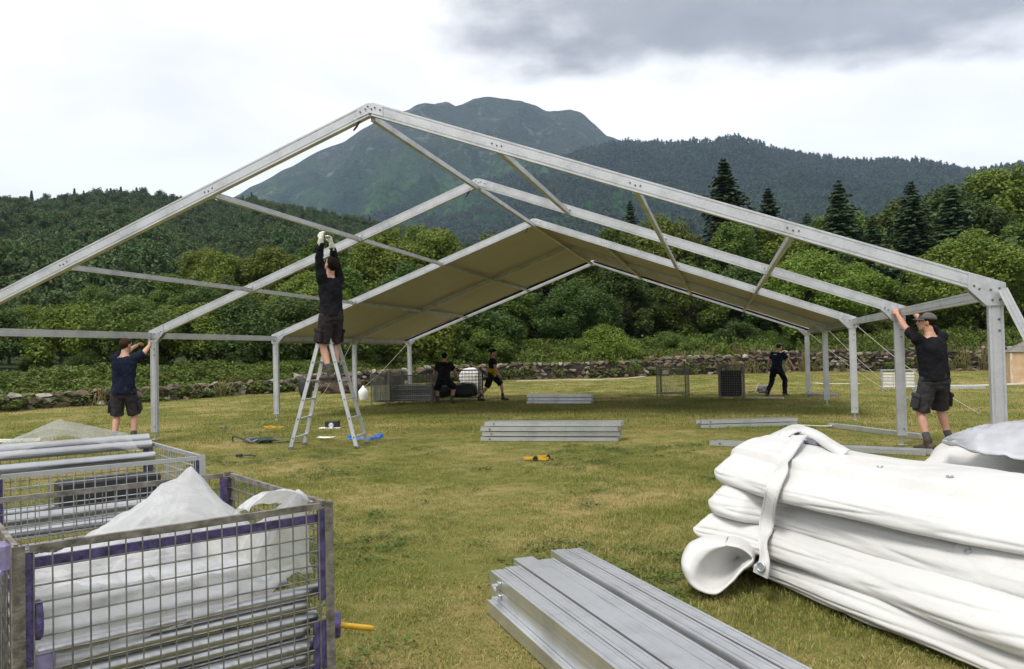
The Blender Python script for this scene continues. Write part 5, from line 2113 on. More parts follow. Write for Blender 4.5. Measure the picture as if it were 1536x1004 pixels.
# yellow hand tool
yt = empty('hand_winch', G(806, 691.5), 0.12)
tag(yt, 'yellow and black hand winch lying alone in the open grass', 'hand tool')
ym = MB()
ym.bar((-0.17, 0.03, 0.03), (0.15, 0.06, 0.035), 0.022, 0.03)
ym.bar((-0.17, 0.03, 0.03), (0.12, -0.06, 0.03), 0.022, 0.03)
ym.bar((0.12, -0.06, 0.03), (0.15, 0.06, 0.035), 0.022, 0.03)
ym.bar((-0.05, 0.0, 0.05), (0.17, 0.03, 0.055), 0.03, 0.02)
ym.build('frame', M['yellow'], yt)
MB().tube([(-0.02, -0.05, 0.03), (-0.02, -0.01, 0.035)], 0.032, 12).build('drum', M['black'], yt)
MB().tube([(0.14, 0.0, 0.05), (0.14, 0.06, 0.05)], 0.026, 12).build('drum', M['black'], yt)
MB().tube([(0.16, 0.0, 0.03), (0.20, -0.03, 0.015)], 0.008, 6).build('hook', M['black'], yt)
MB().tube([(-0.17, 0.03, 0.03), (-0.26, 0.05, 0.02)], 0.007, 6).build('hook', M['bolt'], yt)
# yellow-handled hammer propped in the near cage
hm_ = empty('hammer', (0, 0, 0))
tag(hm_, 'yellow-handled hammer with its worn head caught in the near cage', 'hammer')
h0 = G(512, 938, 0.22)
h1 = G(560, 943, 0.16)
dd = (h1 - h0).normalized()
MB().tube([h0 - dd * 0.02, h0 + dd * 0.02, h1 - dd * 0.02, h1], [0.011, 0.012, 0.013, 0.011], 10).build('handle', M['yellow'], hm_, True)
hdm = MB()
hdm.tube([h0 - dd * 0.03 + Vector((0, 0, 0.05)), h0 - dd * 0.03 - Vector((0, 0, 0.05))], 0.021, 10)
hdm.build('head', M['purple'], hm_, True)

# things near the wall
bk = empty('bucket', G(545, 600))
tag(bk, 'white plastic sack-like tub beside the upright wire cage', 'tub')
MB().loft([(0, 0, 0.02), (0, 0, 0.15), (0, 0, 0.30), (0, 0, 0.40), (0, 0, 0.46)], [0.13, 0.17, 0.18, 0.12, 0.05], (1, 0, 0), 18).build('body', M['white_plastic'], bk, True)
bk.scale = (0.85, 0.85, 0.85)
MB().tube([(-0.05, 0, 0.47), (0, 0, 0.53), (0.05, 0, 0.47)], 0.012, 6).build('handle', M['white_plastic'], bk)
blob('brown_heap', M['brown'], (1.7, 0.9, 0.62), 81, 'heap of brown sacking on the grass behind the ladder', 'heap', G(512, 590), 0.1, 0.4, 2.6)
blob('black_bag', M['black'], (0.42, 0.4, 0.85), 85, 'black bag standing on the grass left of the ladder', 'bag', G(459, 597), 0, 0.15, 2.0)
tl_ = empty('ground_tools', G(1138, 590))
tag(tl_, 'small litter of metal tools by the trousered man', 'tools')
for k in range(4):
    MB().bar((-0.3 + 0.15 * k, 0.03 * k, 0.03), (-0.1 + 0.15 * k, 0.1 - 0.05 * k, 0.05 + 0.05 * (k % 2)), 0.04, 0.04).build('tool', M['rust'], tl_)
MB().bar((-0.1, 0, 0.03), (0.02, 0.05, 0.3), 0.03, 0.03).build('handle', M['plank'], tl_)
blob('tool_bag', M['grey_web'], (0.3, 0.25, 0.26), 77, None, None, (0.12, 0.05, 0), 0, 0.2, 2, True, tl_)
# purple base bar at the rear right leg
bb = MB()
bb.box((0.35, 0, 0.035), (0.75, 0.07, 0.05), bev=0.006)
bb.box((0.0, 0, 0.05), (0.16, 0.16, 0.06), bev=0.01)
bbo = bb.build('base_bar', M['lilac'])
bbo.location = (5.92, 15.35, 0.0)
tag(bbo, 'lilac painted base bar at the foot of the rearmost right leg', 'bar')
# plywood crate at the right edge
cr_ = empty('plywood_crate', G(1516, 577), R(-8))
tag(cr_, 'pale plywood crate with a shallow pitched lid at the right edge', 'crate')
MB().box((0.75, 0.5, 0.52), (1.5, 1.0, 1.02), bev=0.01).build('body', M['ply'], cr_)
ld = MB()
ld.add([(-0.05, -0.05, 1.04), (1.55, -0.05, 1.04), (1.55, 1.05, 1.04), (-0.05, 1.05, 1.04), (0.55, 0.5, 1.42), (0.95, 0.5, 1.42)], [(0, 1, 5, 4), (1, 2, 5), (2, 3, 4, 5), (3, 0, 4), (0, 3, 2, 1)])
ld.build('lid', M['rust'], cr_)
for x in (0.04, 0.75, 1.46):
    MB().box((x, -0.012, 0.52), (0.07, 0.022, 1.0)).build('batten', M['plank'], cr_)

# ================================================================== STONE WALL
def mat_stone():
    mt, t, b = new_mat('field_stone')
    geo = nd(t, 'ShaderNodeNewGeometry')
    oi = nd(t, 'ShaderNodeObjectInfo')
    ad = nd(t, 'ShaderNodeMath', operation='ADD')
    t.links.new(geo.outputs['Random Per Island'], ad.inputs[0])
    t.links.new(oi.outputs['Random'], ad.inputs[1])
    fr = nd(t, 'ShaderNodeMath', operation='FRACT')
    t.links.new(ad.outputs[0], fr.inputs[0])
    r_ = ramp(t, fr.outputs[0], [(0.0, (0.085, 0.070, 0.058)), (0.3, (0.15, 0.125, 0.10)), (0.55, (0.20, 0.15, 0.11)), (0.8, (0.24, 0.215, 0.18)), (1.0, (0.40, 0.38, 0.34))])
    no = nd(t, 'ShaderNodeTexNoise', i_Scale=7.0, i_Detail=7.0, i_Roughness=0.7)
    t.links.new(geo.outputs['Position'], no.inputs['Vector'])
    mm = ramp(t, no.outputs[0], [(0.3, (0.45, 0.43, 0.40)), (0.7, (1.15, 1.12, 1.05))])
    mx = nd(t, 'ShaderNodeMix', data_type='RGBA', blend_type='MULTIPLY', i_0=1.0)
    t.links.new(r_.outputs[0], mx.inputs[6])
    t.links.new(mm.outputs[0], mx.inputs[7])
    n2_ = nd(t, 'ShaderNodeTexNoise', i_Scale=1.6, i_Detail=5.0)
    t.links.new(geo.outputs['Position'], n2_.inputs['Vector'])
    ms = ramp(t, n2_.outputs[0], [(0.56, (0, 0, 0)), (0.66, (1, 1, 1))])
    m2 = nd(t, 'ShaderNodeMath', operation='MULTIPLY', i_1=0.6)
    t.links.new(ms.outputs[0], m2.inputs[0])
    mx2 = nd(t, 'ShaderNodeMix', data_type='RGBA')
    t.links.new(m2.outputs[0], mx2.inputs[0])
    t.links.new(mx.outputs[2], mx2.inputs[6])
    mx2.inputs[7].default_value = (0.10, 0.10, 0.035, 1)
    t.links.new(mx2.outputs[2], b.inputs['Base Color'])
    b.inputs['Roughness'].default_value = 0.92
    b.inputs['Specular IOR Level'].default_value = 0.15
    return mt


M['stone'] = mat_stone()
STONES = []
for k in range(14):
    r2 = random.Random(200 + k)
    bm = bmesh.new()
    for i in range(15):
        v = Vector((r2.uniform(-1, 1), r2.uniform(-1, 1), r2.uniform(-1, 1)))
        mxx = max(abs(v.x), abs(v.y), abs(v.z))
        v = v / mxx * (0.5 * r2.uniform(0.78, 1.0))
        bm.verts.new(v)
    ret = bmesh.ops.convex_hull(bm, input=bm.verts)
    bmesh.ops.delete(bm, geom=[g for g in ret.get('geom_interior', []) if isinstance(g, bmesh.types.BMVert)], context='VERTS')
    me = bpy.data.meshes.new('stone')
    bm.to_mesh(me)
    bm.free()
    me.materials.append(M['stone'])
    STONES.append(me)

wall = empty('stone_wall', (-12.0, 26.0, 0))
tag(wall, 'low dry-stone wall of rough brown and grey field stones along the meadow edge', 'stone wall')
WO = Vector((-12.0, 26.0, 0))
wp = [Vector((x, y, 0)) for x, y in WALL]
wl = [0.0]
for i in range(1, len(wp)):
    wl.append(wl[-1] + (wp[i] - wp[i - 1]).length)


def wall_at(s):
    for i in range(1, len(wp)):
        if s <= wl[i] or i == len(wp) - 1:
            f = (s - wl[i - 1]) / (wl[i] - wl[i - 1])
            return wp[i - 1].lerp(wp[i], f), (wp[i] - wp[i - 1]).normalized()


def wall_h(s):
    p, _ = wall_at(s)
    x = proj((p.x, p.y, 0.3))[0]
    base = float(np.interp(x, [-200, 0, 240, 450, 600, 760, 950, 1050, 1200, 1350, 1600], [0.5, 0.48, 0.48, 0.55, 0.75, 0.85, 0.85, 1.05, 1.15, 1.10, 1.1]))
    return base * (1 + 0.22 * mnoise.noise(Vector((s * 0.45, 0, 2))))


rs = random.Random(5)
spec = []
s = 4.0
total = wl[-1]
rows_z = 0.0
cols = {}
z_row = 0.0
row = 0
while z_row < 1.35:
    hrow = rs.uniform(0.14, 0.20)
    s = 4.0 + rs.random() * 0.3
    while s < total - 0.3:
        ln = rs.uniform(0.20, 0.52)
        if rs.random() < 0.12:
            ln *= 1.4
        Hs = wall_h(s + ln / 2)
        if z_row + hrow * 0.4 < Hs:
            p, t_ = wall_at(s + ln / 2)
            hh = hrow * rs.uniform(0.95, 1.35)
            n_ = Vector((t_.y, -t_.x, 0))
            d_ = rs.uniform(0.34, 0.52)
            pos = p + n_ * (rs.uniform(-0.07, 0.07)) + Vector((0, 0, z_row + hh / 2 - 0.02))
            spec.append((pos, math.atan2(t_.y, t_.x) + rs.uniform(-.2, .2), (ln * 1.12, d_, hh * 1.12), rs.randrange(14), (rs.uniform(-.18, .18), rs.uniform(-.18, .18)), rs.random() * 6.28))
        s += ln
    z_row += hrow
# tumbled stones at the foot and behind
for k in range(70):
    s = rs.uniform(5, total - 1)
    p, t_ = wall_at(s)
    n_ = Vector((t_.y, -t_.x, 0))
    q = rs.choice([-1, 1, 1]) * rs.uniform(0.35, 0.75)
    sz = rs.uniform(0.14, 0.34)
    pos = p + n_ * q + Vector((0, 0, sz * 0.25 + (0.25 if q < 0 else 0)))
    spec.append((pos, rs.random() * 6, (sz, sz * 0.8, sz * 0.7), rs.randrange(14), (rs.uniform(-.4, .4), rs.uniform(-.4, .4)), 0))
ranked = sorted(range(len(spec)), key=lambda i: -(spec[i][2][0] * spec[i][2][2]) / ((spec[i][0] - CAM).length ** 2) - (0 if -20 < proj(spec[i][0])[0] < 1556 else -9))
joined = MB()
for k, i in enumerate(ranked):
    pos, rz, sz, mi, tl2, fl_ = spec[i]
    if k < 295:
        inst('stone', STONES[mi], wall, pos - WO, (tl2[0], tl2[1], rz), sz)
    else:
        mat_ = Matrix.Translation(pos - WO) @ Matrix.Rotation(rz, 4, 'Z') @ Matrix.Rotation(tl2[1], 4, 'Y') @ Matrix.Diagonal((*sz, 1))
        me = STONES[mi]
        joined.add([mat_ @ v.co for v in me.vertices], [tuple(f.vertices) for f in me.polygons])
jo = joined.build('smaller_stones', M['stone'], wall)
jo['kind'] = 'stuff'
cm = MB()
pts_ = [wall_at(4.0 + (total - 4.3) * k / 80) for k in range(81)]
for k in range(80):
    a, b = pts_[k][0], pts_[k + 1][0]
    h_ = max(0.15, wall_h(4.0 + (total - 4.3) * k / 80) - 0.14)
    cm.bar(a + Vector((0, 0, h_ / 2)) - WO, b + Vector((0, 0, h_ / 2)) - WO, 0.22, h_)
M['core'] = simple('wall_core_earth', (0.035, 0.03, 0.025), 0.95)
cm.build('core', M['core'], wall)
# stone clearance heap behind the wall
heap = empty('stone_heap', G(1125, 545) * 1.0)
hp0 = AT(1128, 528, 46)
heap.location = (hp0.x, hp0.y, gz(hp0.x, hp0.y))
tag(heap, 'heap of pale cleared stones on the bank behind the trousered man', 'stone heap')
for k in range(60):
    a = rs.random() * 6.28
    q = math.sqrt(rs.random())
    sz = rs.uniform(0.25, 0.55)
    inst('stone', STONES[rs.randrange(14)], heap, (2.8 * q * math.cos(a), 0.9 * q * math.sin(a), 0.75 * (1 - q) + 0.05), (rs.uniform(-.5, .5), rs.uniform(-.5, .5), rs.random() * 6), (sz, sz * .7, sz * .45))

# ================================================================== TREES
def broad_mesh(seed, n, rx, rz, H, clumps, leaf, base=0.16):
    r2 = np.random.default_rng(seed)
    c = r2.normal(0, 1, (clumps, 3))
    c /= np.linalg.norm(c, axis=1)[:, None]
    c[:, 2] = np.where(c[:, 2] < -0.75, -c[:, 2], c[:, 2])
    rad = 0.45 + 0.55 * r2.random((clumps, 1)) ** 0.55
    low = 1 - 0.25 * np.clip(c[:, 2:3], 0, 1)
    c = c * rad * np.array([rx, rx, rz]) * np.concatenate([low, low, np.ones_like(low)], 1)
    # lopsided outline
    c[:, 0] *= 1 + 0.22 * np.sin(c[:, 2] * 1.3 + seed)
    c[:, 1] *= 1 + 0.22 * np.cos(c[:, 2] * 1.1 + seed * 2)
    cz = H - rz * 0.98
    c[:, 2] += cz
    vs, fs = leaf_quads(n, c, rx * (0.24 if clumps > 100 else 0.30), leaf, r2, 0.45)
    me = np_mesh('crown', vs, fs)
    # trunk and limbs
    mb = MB()
    r3 = random.Random(seed)
    lean = [Vector((0, 0, -0.3)), Vector((0.1, 0.05, H * .2)), Vector((0.15 * r3.uniform(-1, 1), 0.2, H * .45)), Vector((0.3 * r3.uniform(-1, 1), 0.1, H * .75))]
    mb.tube(smooth_path(lean, 10), [0.032 * H * (1 - 0.085 * k) for k in range(11)], 8)
    for k in range(10):
        j = r3.randrange(clumps)
        z0 = H * r3.uniform(.18, .5)
        e = Vector(c[j])
        if e.z < z0:
            e.z = z0 + 0.6
        mb.tube([Vector((0.05, 0.05, z0)), Vector((e.x * .4, e.y * .4, z0 + (e.z - z0) * .55)), e], [0.014 * H, 0.009 * H, 0.003 * H], 6)
    tm = mb.mesh('trunk', True)
    tm.materials.append(M['bark'])
    return me, tm


def spruce_mesh(seed, H, spread, whorls):
    r2 = np.random.default_rng(seed)
    q = []
    for i in range(whorls):
        f = i / (whorls - 1)
        z = 0.06 * H + (H * 0.93) * f
        L_ = spread * (1 - f) ** 0.85 * (0.62 + 0.55 * r2.random()) + 0.10
        nb = 9 if f < 0.8 else 6
        ph = r2.random() * 6
        for k in range(nb):
            a = ph + 6.283 * k / nb + r2.normal(0, 0.15)
            Lb = L_ * (0.5 + 0.65 * r2.random())
            d = np.array([math.cos(a), math.sin(a), 0])
            sd2 = np.array([-math.sin(a), math.cos(a), 0])
            ns = max(3, int(Lb / 0.26))
            for j in range(ns):
                g = (j + 0.6) / ns
                zz = z - 0.32 * Lb * g + 0.16 * Lb * g * g
                p = d * Lb * g + np.array([0, 0, zz])
                ln = (0.55 - 0.25 * g) * (0.7 + 0.6 * r2.random()) * min(1.0, Lb / 1.2 + 0.3)
                for sg in (-1, 1, 0):
                    dirv = d * 0.75 + sd2 * sg * 0.9 + np.array([0, 0, -0.35 - 0.3 * r2.random()])
                    dirv /= np.linalg.norm(dirv)
                    w = np.cross(dirv, [0, 0, 1.0])
                    w /= np.linalg.norm(w) + 1e-6
                    w = w * (0.10 + 0.05 * r2.random()) + np.array([0, 0, 0.05 * r2.normal()])
                    q += [p, p + dirv * ln * .5 + w, p + dirv * ln, p + dirv * ln * .5 - w]
    q = np.array(q)
    me = np_mesh('crown', q, np.arange(len(q)).reshape(-1, 4))
    mb = MB()
    mb.tube([(0, 0, -0.3), (0, 0, H * .5), (0.02, 0, H * .985)], [0.014 * H, 0.008 * H, 0.001 * H], 8)
    tm = mb.mesh('trunk', True)
    tm.materials.append(M['bark'])
    return me, tm


BROAD = [broad_mesh(61, 34000, 2.9, 3.7, 8.0, 130, 0.185), broad_mesh(62, 30000, 2.4, 4.0, 8.0, 110, 0.17), broad_mesh(63, 36000, 3.4, 3.5, 8.0, 150, 0.19), broad_mesh(64, 28000, 2.2, 3.9, 8.0, 90, 0.175), broad_mesh(65, 30000, 2.7, 3.9, 8.0, 70, 0.18)]
SHRUB = [broad_mesh(71, 14000, 1.5, 1.35, 2.7, 46, 0.10), broad_mesh(72, 13000, 1.3, 1.4, 2.7, 40, 0.095), broad_mesh(73, 14000, 1.7, 1.3, 2.6, 50, 0.105)]
SPR = [spruce_mesh(81, 14.0, 4.6, 58), spruce_mesh(82, 14.0, 4.0, 58), spruce_mesh(83, 12.0, 4.6, 48)]


def plant(name, meshes, mat, px, ytop, dist, native_h, label, cat, group, wide=1.0):
    d = ray(px, ytop)
    top = CAM + d * dist
    z0 = gz(top.x, top.y)
    h = max(0.6, top.z - z0)
    sc = h / native_h
    root = empty(name, (top.x, top.y, z0 - 0.05), rnd.random() * 6.28)
    w = sc * wide
    root.scale = (w, w, sc)
    tag(root, label, cat, group)
    cm_, tm_ = meshes
    if len(cm_.materials) == 0:
        cm_.materials.append(None)
    c_ = inst('crown' if cat != 'shrub' else 'foliage', cm_, root)
    c_.material_slots[0].link = 'OBJECT'
    c_.material_slots[0].material = mat
    inst('trunk' if cat != 'shrub' else 'stem', tm_, root)
    return root


LM = [(-35, 'at the left edge of the view'), (60, 'left of the man in navy'), (150, 'just left of the navy man\'s head'), (245, 'behind the second left marquee leg'), (325, 'between the left marquee legs'), (408, 'behind the third left marquee leg'), (490, 'behind the man on the ladder'), (570, 'over the upright wire cage'), (650, 'over the crouching worker'), (735, 'over the walking person'), (815, 'over the shaded beam stack'), (905, 'over the pale timber battens'), (1000, 'over the empty wire cage'), (1090, 'over the narrow wire cage'), (1165, 'over the trousered man'), (1245, 'behind the rear right legs'), (1340, 'over the low cage of rails'), (1415, 'behind the capped man'), (1490, 'behind the front right leg'), (1570, 'at the right edge of the view')]
ENV_X = [-60, 0, 60, 150, 230, 300, 400, 450, 520, 600, 680, 750, 850, 900, 1000, 1060, 1150, 1200, 1300, 1400, 1490, 1600]
ENV_Y = [452, 458, 450, 425, 415, 378, 372, 352, 346, 352, 346, 352, 345, 335, 335, 330, 335, 335, 305, 298, 252, 262]
rt = random.Random(17)
LEAFM = {'light': ('light green', M['leaf_light']), 'mid': ('mid-green', M['leaf_mid']), 'dark': ('dark green', M['leaf_dark'])}
BACKC = ['light', 'light', 'mid', 'mid', 'light', 'light', 'mid', 'light', 'light', 'mid', 'mid', 'mid', 'light', 'mid', 'light', 'mid', 'mid', 'dark', 'light', 'mid']
MIDC = ['mid', 'mid', 'mid', 'dark', 'mid', 'light', 'mid', 'dark', 'dark', 'mid', 'dark', 'dark', 'mid', 'dark', 'mid', 'light', 'dark', 'dark', 'mid', 'light']
FRC = ['mid', 'mid', 'dark', 'mid', 'dark', 'mid', 'light', 'mid', 'light', 'mid', 'mid', 'light', 'mid', 'dark', 'mid', 'light', 'mid', 'light', 'dark', 'mid']
for i, (px, lm) in enumerate(LM):
    wd = wall_dist(px_az(px))
    yt_ = float(np.interp(px, ENV_X, ENV_Y))
    cn, cm_ = LEAFM[BACKC[i]]
    plant('broadleaf_tree', BROAD[i % 5], cm_, px + rt.uniform(-12, 12), yt_ + rt.uniform(0, 10), max(wd + 20, 56) + rt.uniform(-3, 5), 8.0, f'tall {cn} broadleaf tree in the back row {lm}', 'tree', 'woodland trees beyond the wall', 1.1)
    cn, cm_ = LEAFM[MIDC[i]]
    y2 = yt_ + (505 - yt_) * ((0.34 if px < 500 else 0.42) + rt.uniform(-.08, .10))
    plant('broadleaf_tree', BROAD[(i + 2) % 5], cm_, px + rt.uniform(20, 55), y2, max(wd + 9, 36) + rt.uniform(-2, 3), 8.0, f'bushy {cn} broadleaf tree of middle height {lm}', 'tree', 'woodland trees beyond the wall', 1.25)
    cn, cm_ = LEAFM[FRC[i]]
    y3 = float(np.interp(px, [-60, 250, 450, 700, 1000, 1536], [520, 512, 512, 500, 497, 490])) + rt.uniform(-14, 12)
    plant('shrub', SHRUB[i % 3], cm_, px + rt.uniform(-30, 30), y3, wd + 3.2 + rt.uniform(-.5, 1.5), 2.7, f'{cn} shrub growing on the bank {lm}', 'shrub', 'shrubs on the bank beyond the wall', 1.35)
for (px, yt_, ds_, k, wd_, lb) in ((1085, 236, 66, 0, 1.2, 'tallest dark spruce rising over the narrow wire cage'), (1152, 280, 70, 1, 1.25, 'slim dark spruce right of the tallest one'), (1258, 268, 62, 2, 1.1, 'broad dark spruce over the rear right marquee legs'), (1366, 270, 60, 0, 1.15, 'wide dark spruce above the capped man'), (1428, 276, 62, 2, 1.2, 'ragged dark conifer between the capped man and the front leg'), (1308, 322, 58, 1, 1.2, 'shorter dark spruce above the low cage of rails'), (945, 300, 84, 1, 1.0, 'lone pointed spruce tip over the roof slope'), (1210, 318, 76, 2, 1.1, 'dark spruce in the gap between the rafters on the right'), (1550, 262, 72, 0, 1.0, 'dark spruce cut by the right edge of the view')):
    nh = 14.0 if k < 2 else 12.0
    plant('spruce_tree', SPR[k], M['needle'], px, yt_, ds_, nh, lb, 'tree', 'spruces beyond the wall', wd_)
for (px, yt_, ds_, lb) in ((1455, 358, 48, 'rounded bright green bush-like tree beyond the front right leg'), (1215, 385, 50, 'bright green tree with pale tips under the right rafters'), (40, 462, 42, 'bright round-topped tree by the left edge'), (305, 380, 60, 'bright yellow-green tree rising between the left rafters'), (640, 348, 66, 'bright yellow-green tree crown above the roof slope'), (560, 362, 62, 'pale green crown seen through the frame behind the ladder man')):
    plant('broadleaf_tree', BROAD[rt.randrange(5)], M['leaf_light'], px, yt_, ds_, 8.0, lb, 'tree', 'woodland trees beyond the wall', 1.2)

# a second, taller rank of bushes on the left, where the woodland comes down to the wall
for i, (px, lm) in enumerate(LM[:9]):
    wd = wall_dist(px_az(px))
    cn, cm_ = LEAFM[['dark', 'light', 'mid', 'light', 'dark', 'dark', 'mid', 'light', 'dark'][i]]
    y4 = float(np.interp(px, [-60, 250, 450, 700], [474, 470, 466, 462])) + rt.uniform(-26, 12)
    plant('bush', SHRUB[(i + 1) % 3], cm_, px + 40 + rt.uniform(-14, 14), y4, wd + 5.5 + rt.uniform(-.5, 1.5), 2.7, f'tall {cn} bush behind the first shrubs {lm}', 'bush', 'bushes behind the bank shrubs', 1.25)

# undergrowth on the bank
WEED = []
for k in range(4):
    r2 = np.random.default_rng(300 + k)
    cen = np.stack([r2.normal(0, .32, 14), r2.normal(0, .32, 14), 0.15 + 0.45 * r2.random(14)], 1)
    vs, fs = leaf_quads(520, cen, 0.24, 0.10, r2, 0.4)
    me = np_mesh('weed', vs, fs)
    me.materials.append(M['weed'] if k < 3 else M['leaf_mid'])
    WEED.append(me)
pts, scs, ros = [], [], []
for k in range(2600):
    s = rs.uniform(2, total)
    p, t_ = wall_at(s)
    n_ = Vector((-t_.y, t_.x, 0))
    left_ = s < total * 0.52
    q = 0.5 + (2.6 if left_ else 7.5) * rs.random() ** 1.5
    p = p + n_ * q
    h_ = (0.7 + 0.9 * rs.random()) * (0.75 + min(0.6, q * 0.15)) * (0.65 if left_ else 1)
    pts.append((p.x, p.y, gz(p.x, p.y) - 0.05))
    scs.append((1.2, 1.2, h_))
    ros.append((0, 0, rs.random() * 6.28))
o = scatter('undergrowth', pts, scs, ros, WEED)
tag(o, 'tangle of nettles, brambles and weeds on the bank behind the stone wall', 'undergrowth', kind='stuff')
# dry stalks by the wall on the right
DRY = []
for k in range(2):
    r2 = random.Random(400 + k)
    mb = MB()
    for j in range(26):
        a = r2.random() * 6.28
        q = 0.3 * r2.random()
        b0 = Vector((q * math.cos(a), q * math.sin(a), 0))
        h_ = r2.uniform(0.5, 1.1)
        tp = b0 + Vector((r2.uniform(-.2, .2), r2.uniform(-.2, .2), h_))
        mb.tube([b0, b0.lerp(tp, .6) + Vector((0, 0, 0.03)), tp], [0.006, 0.010, 0.016], 3, False)
    me = mb.mesh('dry')
    me.materials.append(M['dry'])
    DRY.append(me)
pts, scs, ros = [], [], []
for k in range(150):
    s = rs.uniform(total * 0.62, total * 0.95) if k < 110 else rs.uniform(8, total)
    p, t_ = wall_at(s)
    n_ = Vector((-t_.y, t_.x, 0))
    p = p + n_ * rs.choice([-0.5, 0.6, 0.9, 1.6])
    pts.append((p.x, p.y, gz(p.x, p.y)))
    q = rs.uniform(0.6, 1.2)
    scs.append((q, q, q * (1.2 if k < 60 else 0.6)))
    ros.append((0, 0, rs.random() * 6.28))
o = scatter('dry_stalks', pts, scs, ros, DRY)
tag(o, 'straw-coloured dead stalks standing along the stone wall', 'dry stalks', kind='stuff')

# ================================================================== PEOPLE
def remeshed(mb, voxel, smooth_it=3, wrinkle=0.0, wscale=0.12):
    me = mb.mesh('tmp')
    o_ = bpy.data.objects.new('tmp', me)
    COL.objects.link(o_)
    md = o_.modifiers.new('r', 'REMESH')
    md.mode = 'VOXEL'
    md.voxel_size = voxel
    if smooth_it:
        ms = o_.modifiers.new('s', 'SMOOTH')
        ms.factor = 0.5
        ms.iterations = smooth_it
    if wrinkle > 0:
        tx = bpy.data.textures.new('w', 'CLOUDS')
        tx.noise_scale = wscale
        tx.noise_depth = 3
        mdd = o_.modifiers.new('d', 'DISPLACE')
        mdd.texture = tx
        mdd.strength = wrinkle
        mdd.mid_level = 0.5
        mdd.texture_coords = 'LOCAL'
    dg = bpy.context.evaluated_depsgraph_get()
    ev = o_.evaluated_get(dg)
    out_ = bpy.data.meshes.new_from_object(ev)
    bpy.data.objects.remove(o_)
    bpy.data.meshes.remove(me)
    out_.polygons.foreach_set('use_smooth', [True] * len(out_.polygons))
    out_.materials.clear()
    return out_


def ik(a, b, l1, l2, pole):
    """middle joint of a two-bone chain"""
    d = b - a
    L_ = d.length
    Lc = min(L_, (l1 + l2) * 0.995)
    dn = d.normalized()
    x = (l1 * l1 - l2 * l2 + Lc * Lc) / (2 * Lc)
    h = math.sqrt(max(0.0, l1 * l1 - x * x))
    p = pole - dn * pole.dot(dn)
    p.normalize()
    return a + dn * x + p * h, a + dn * Lc


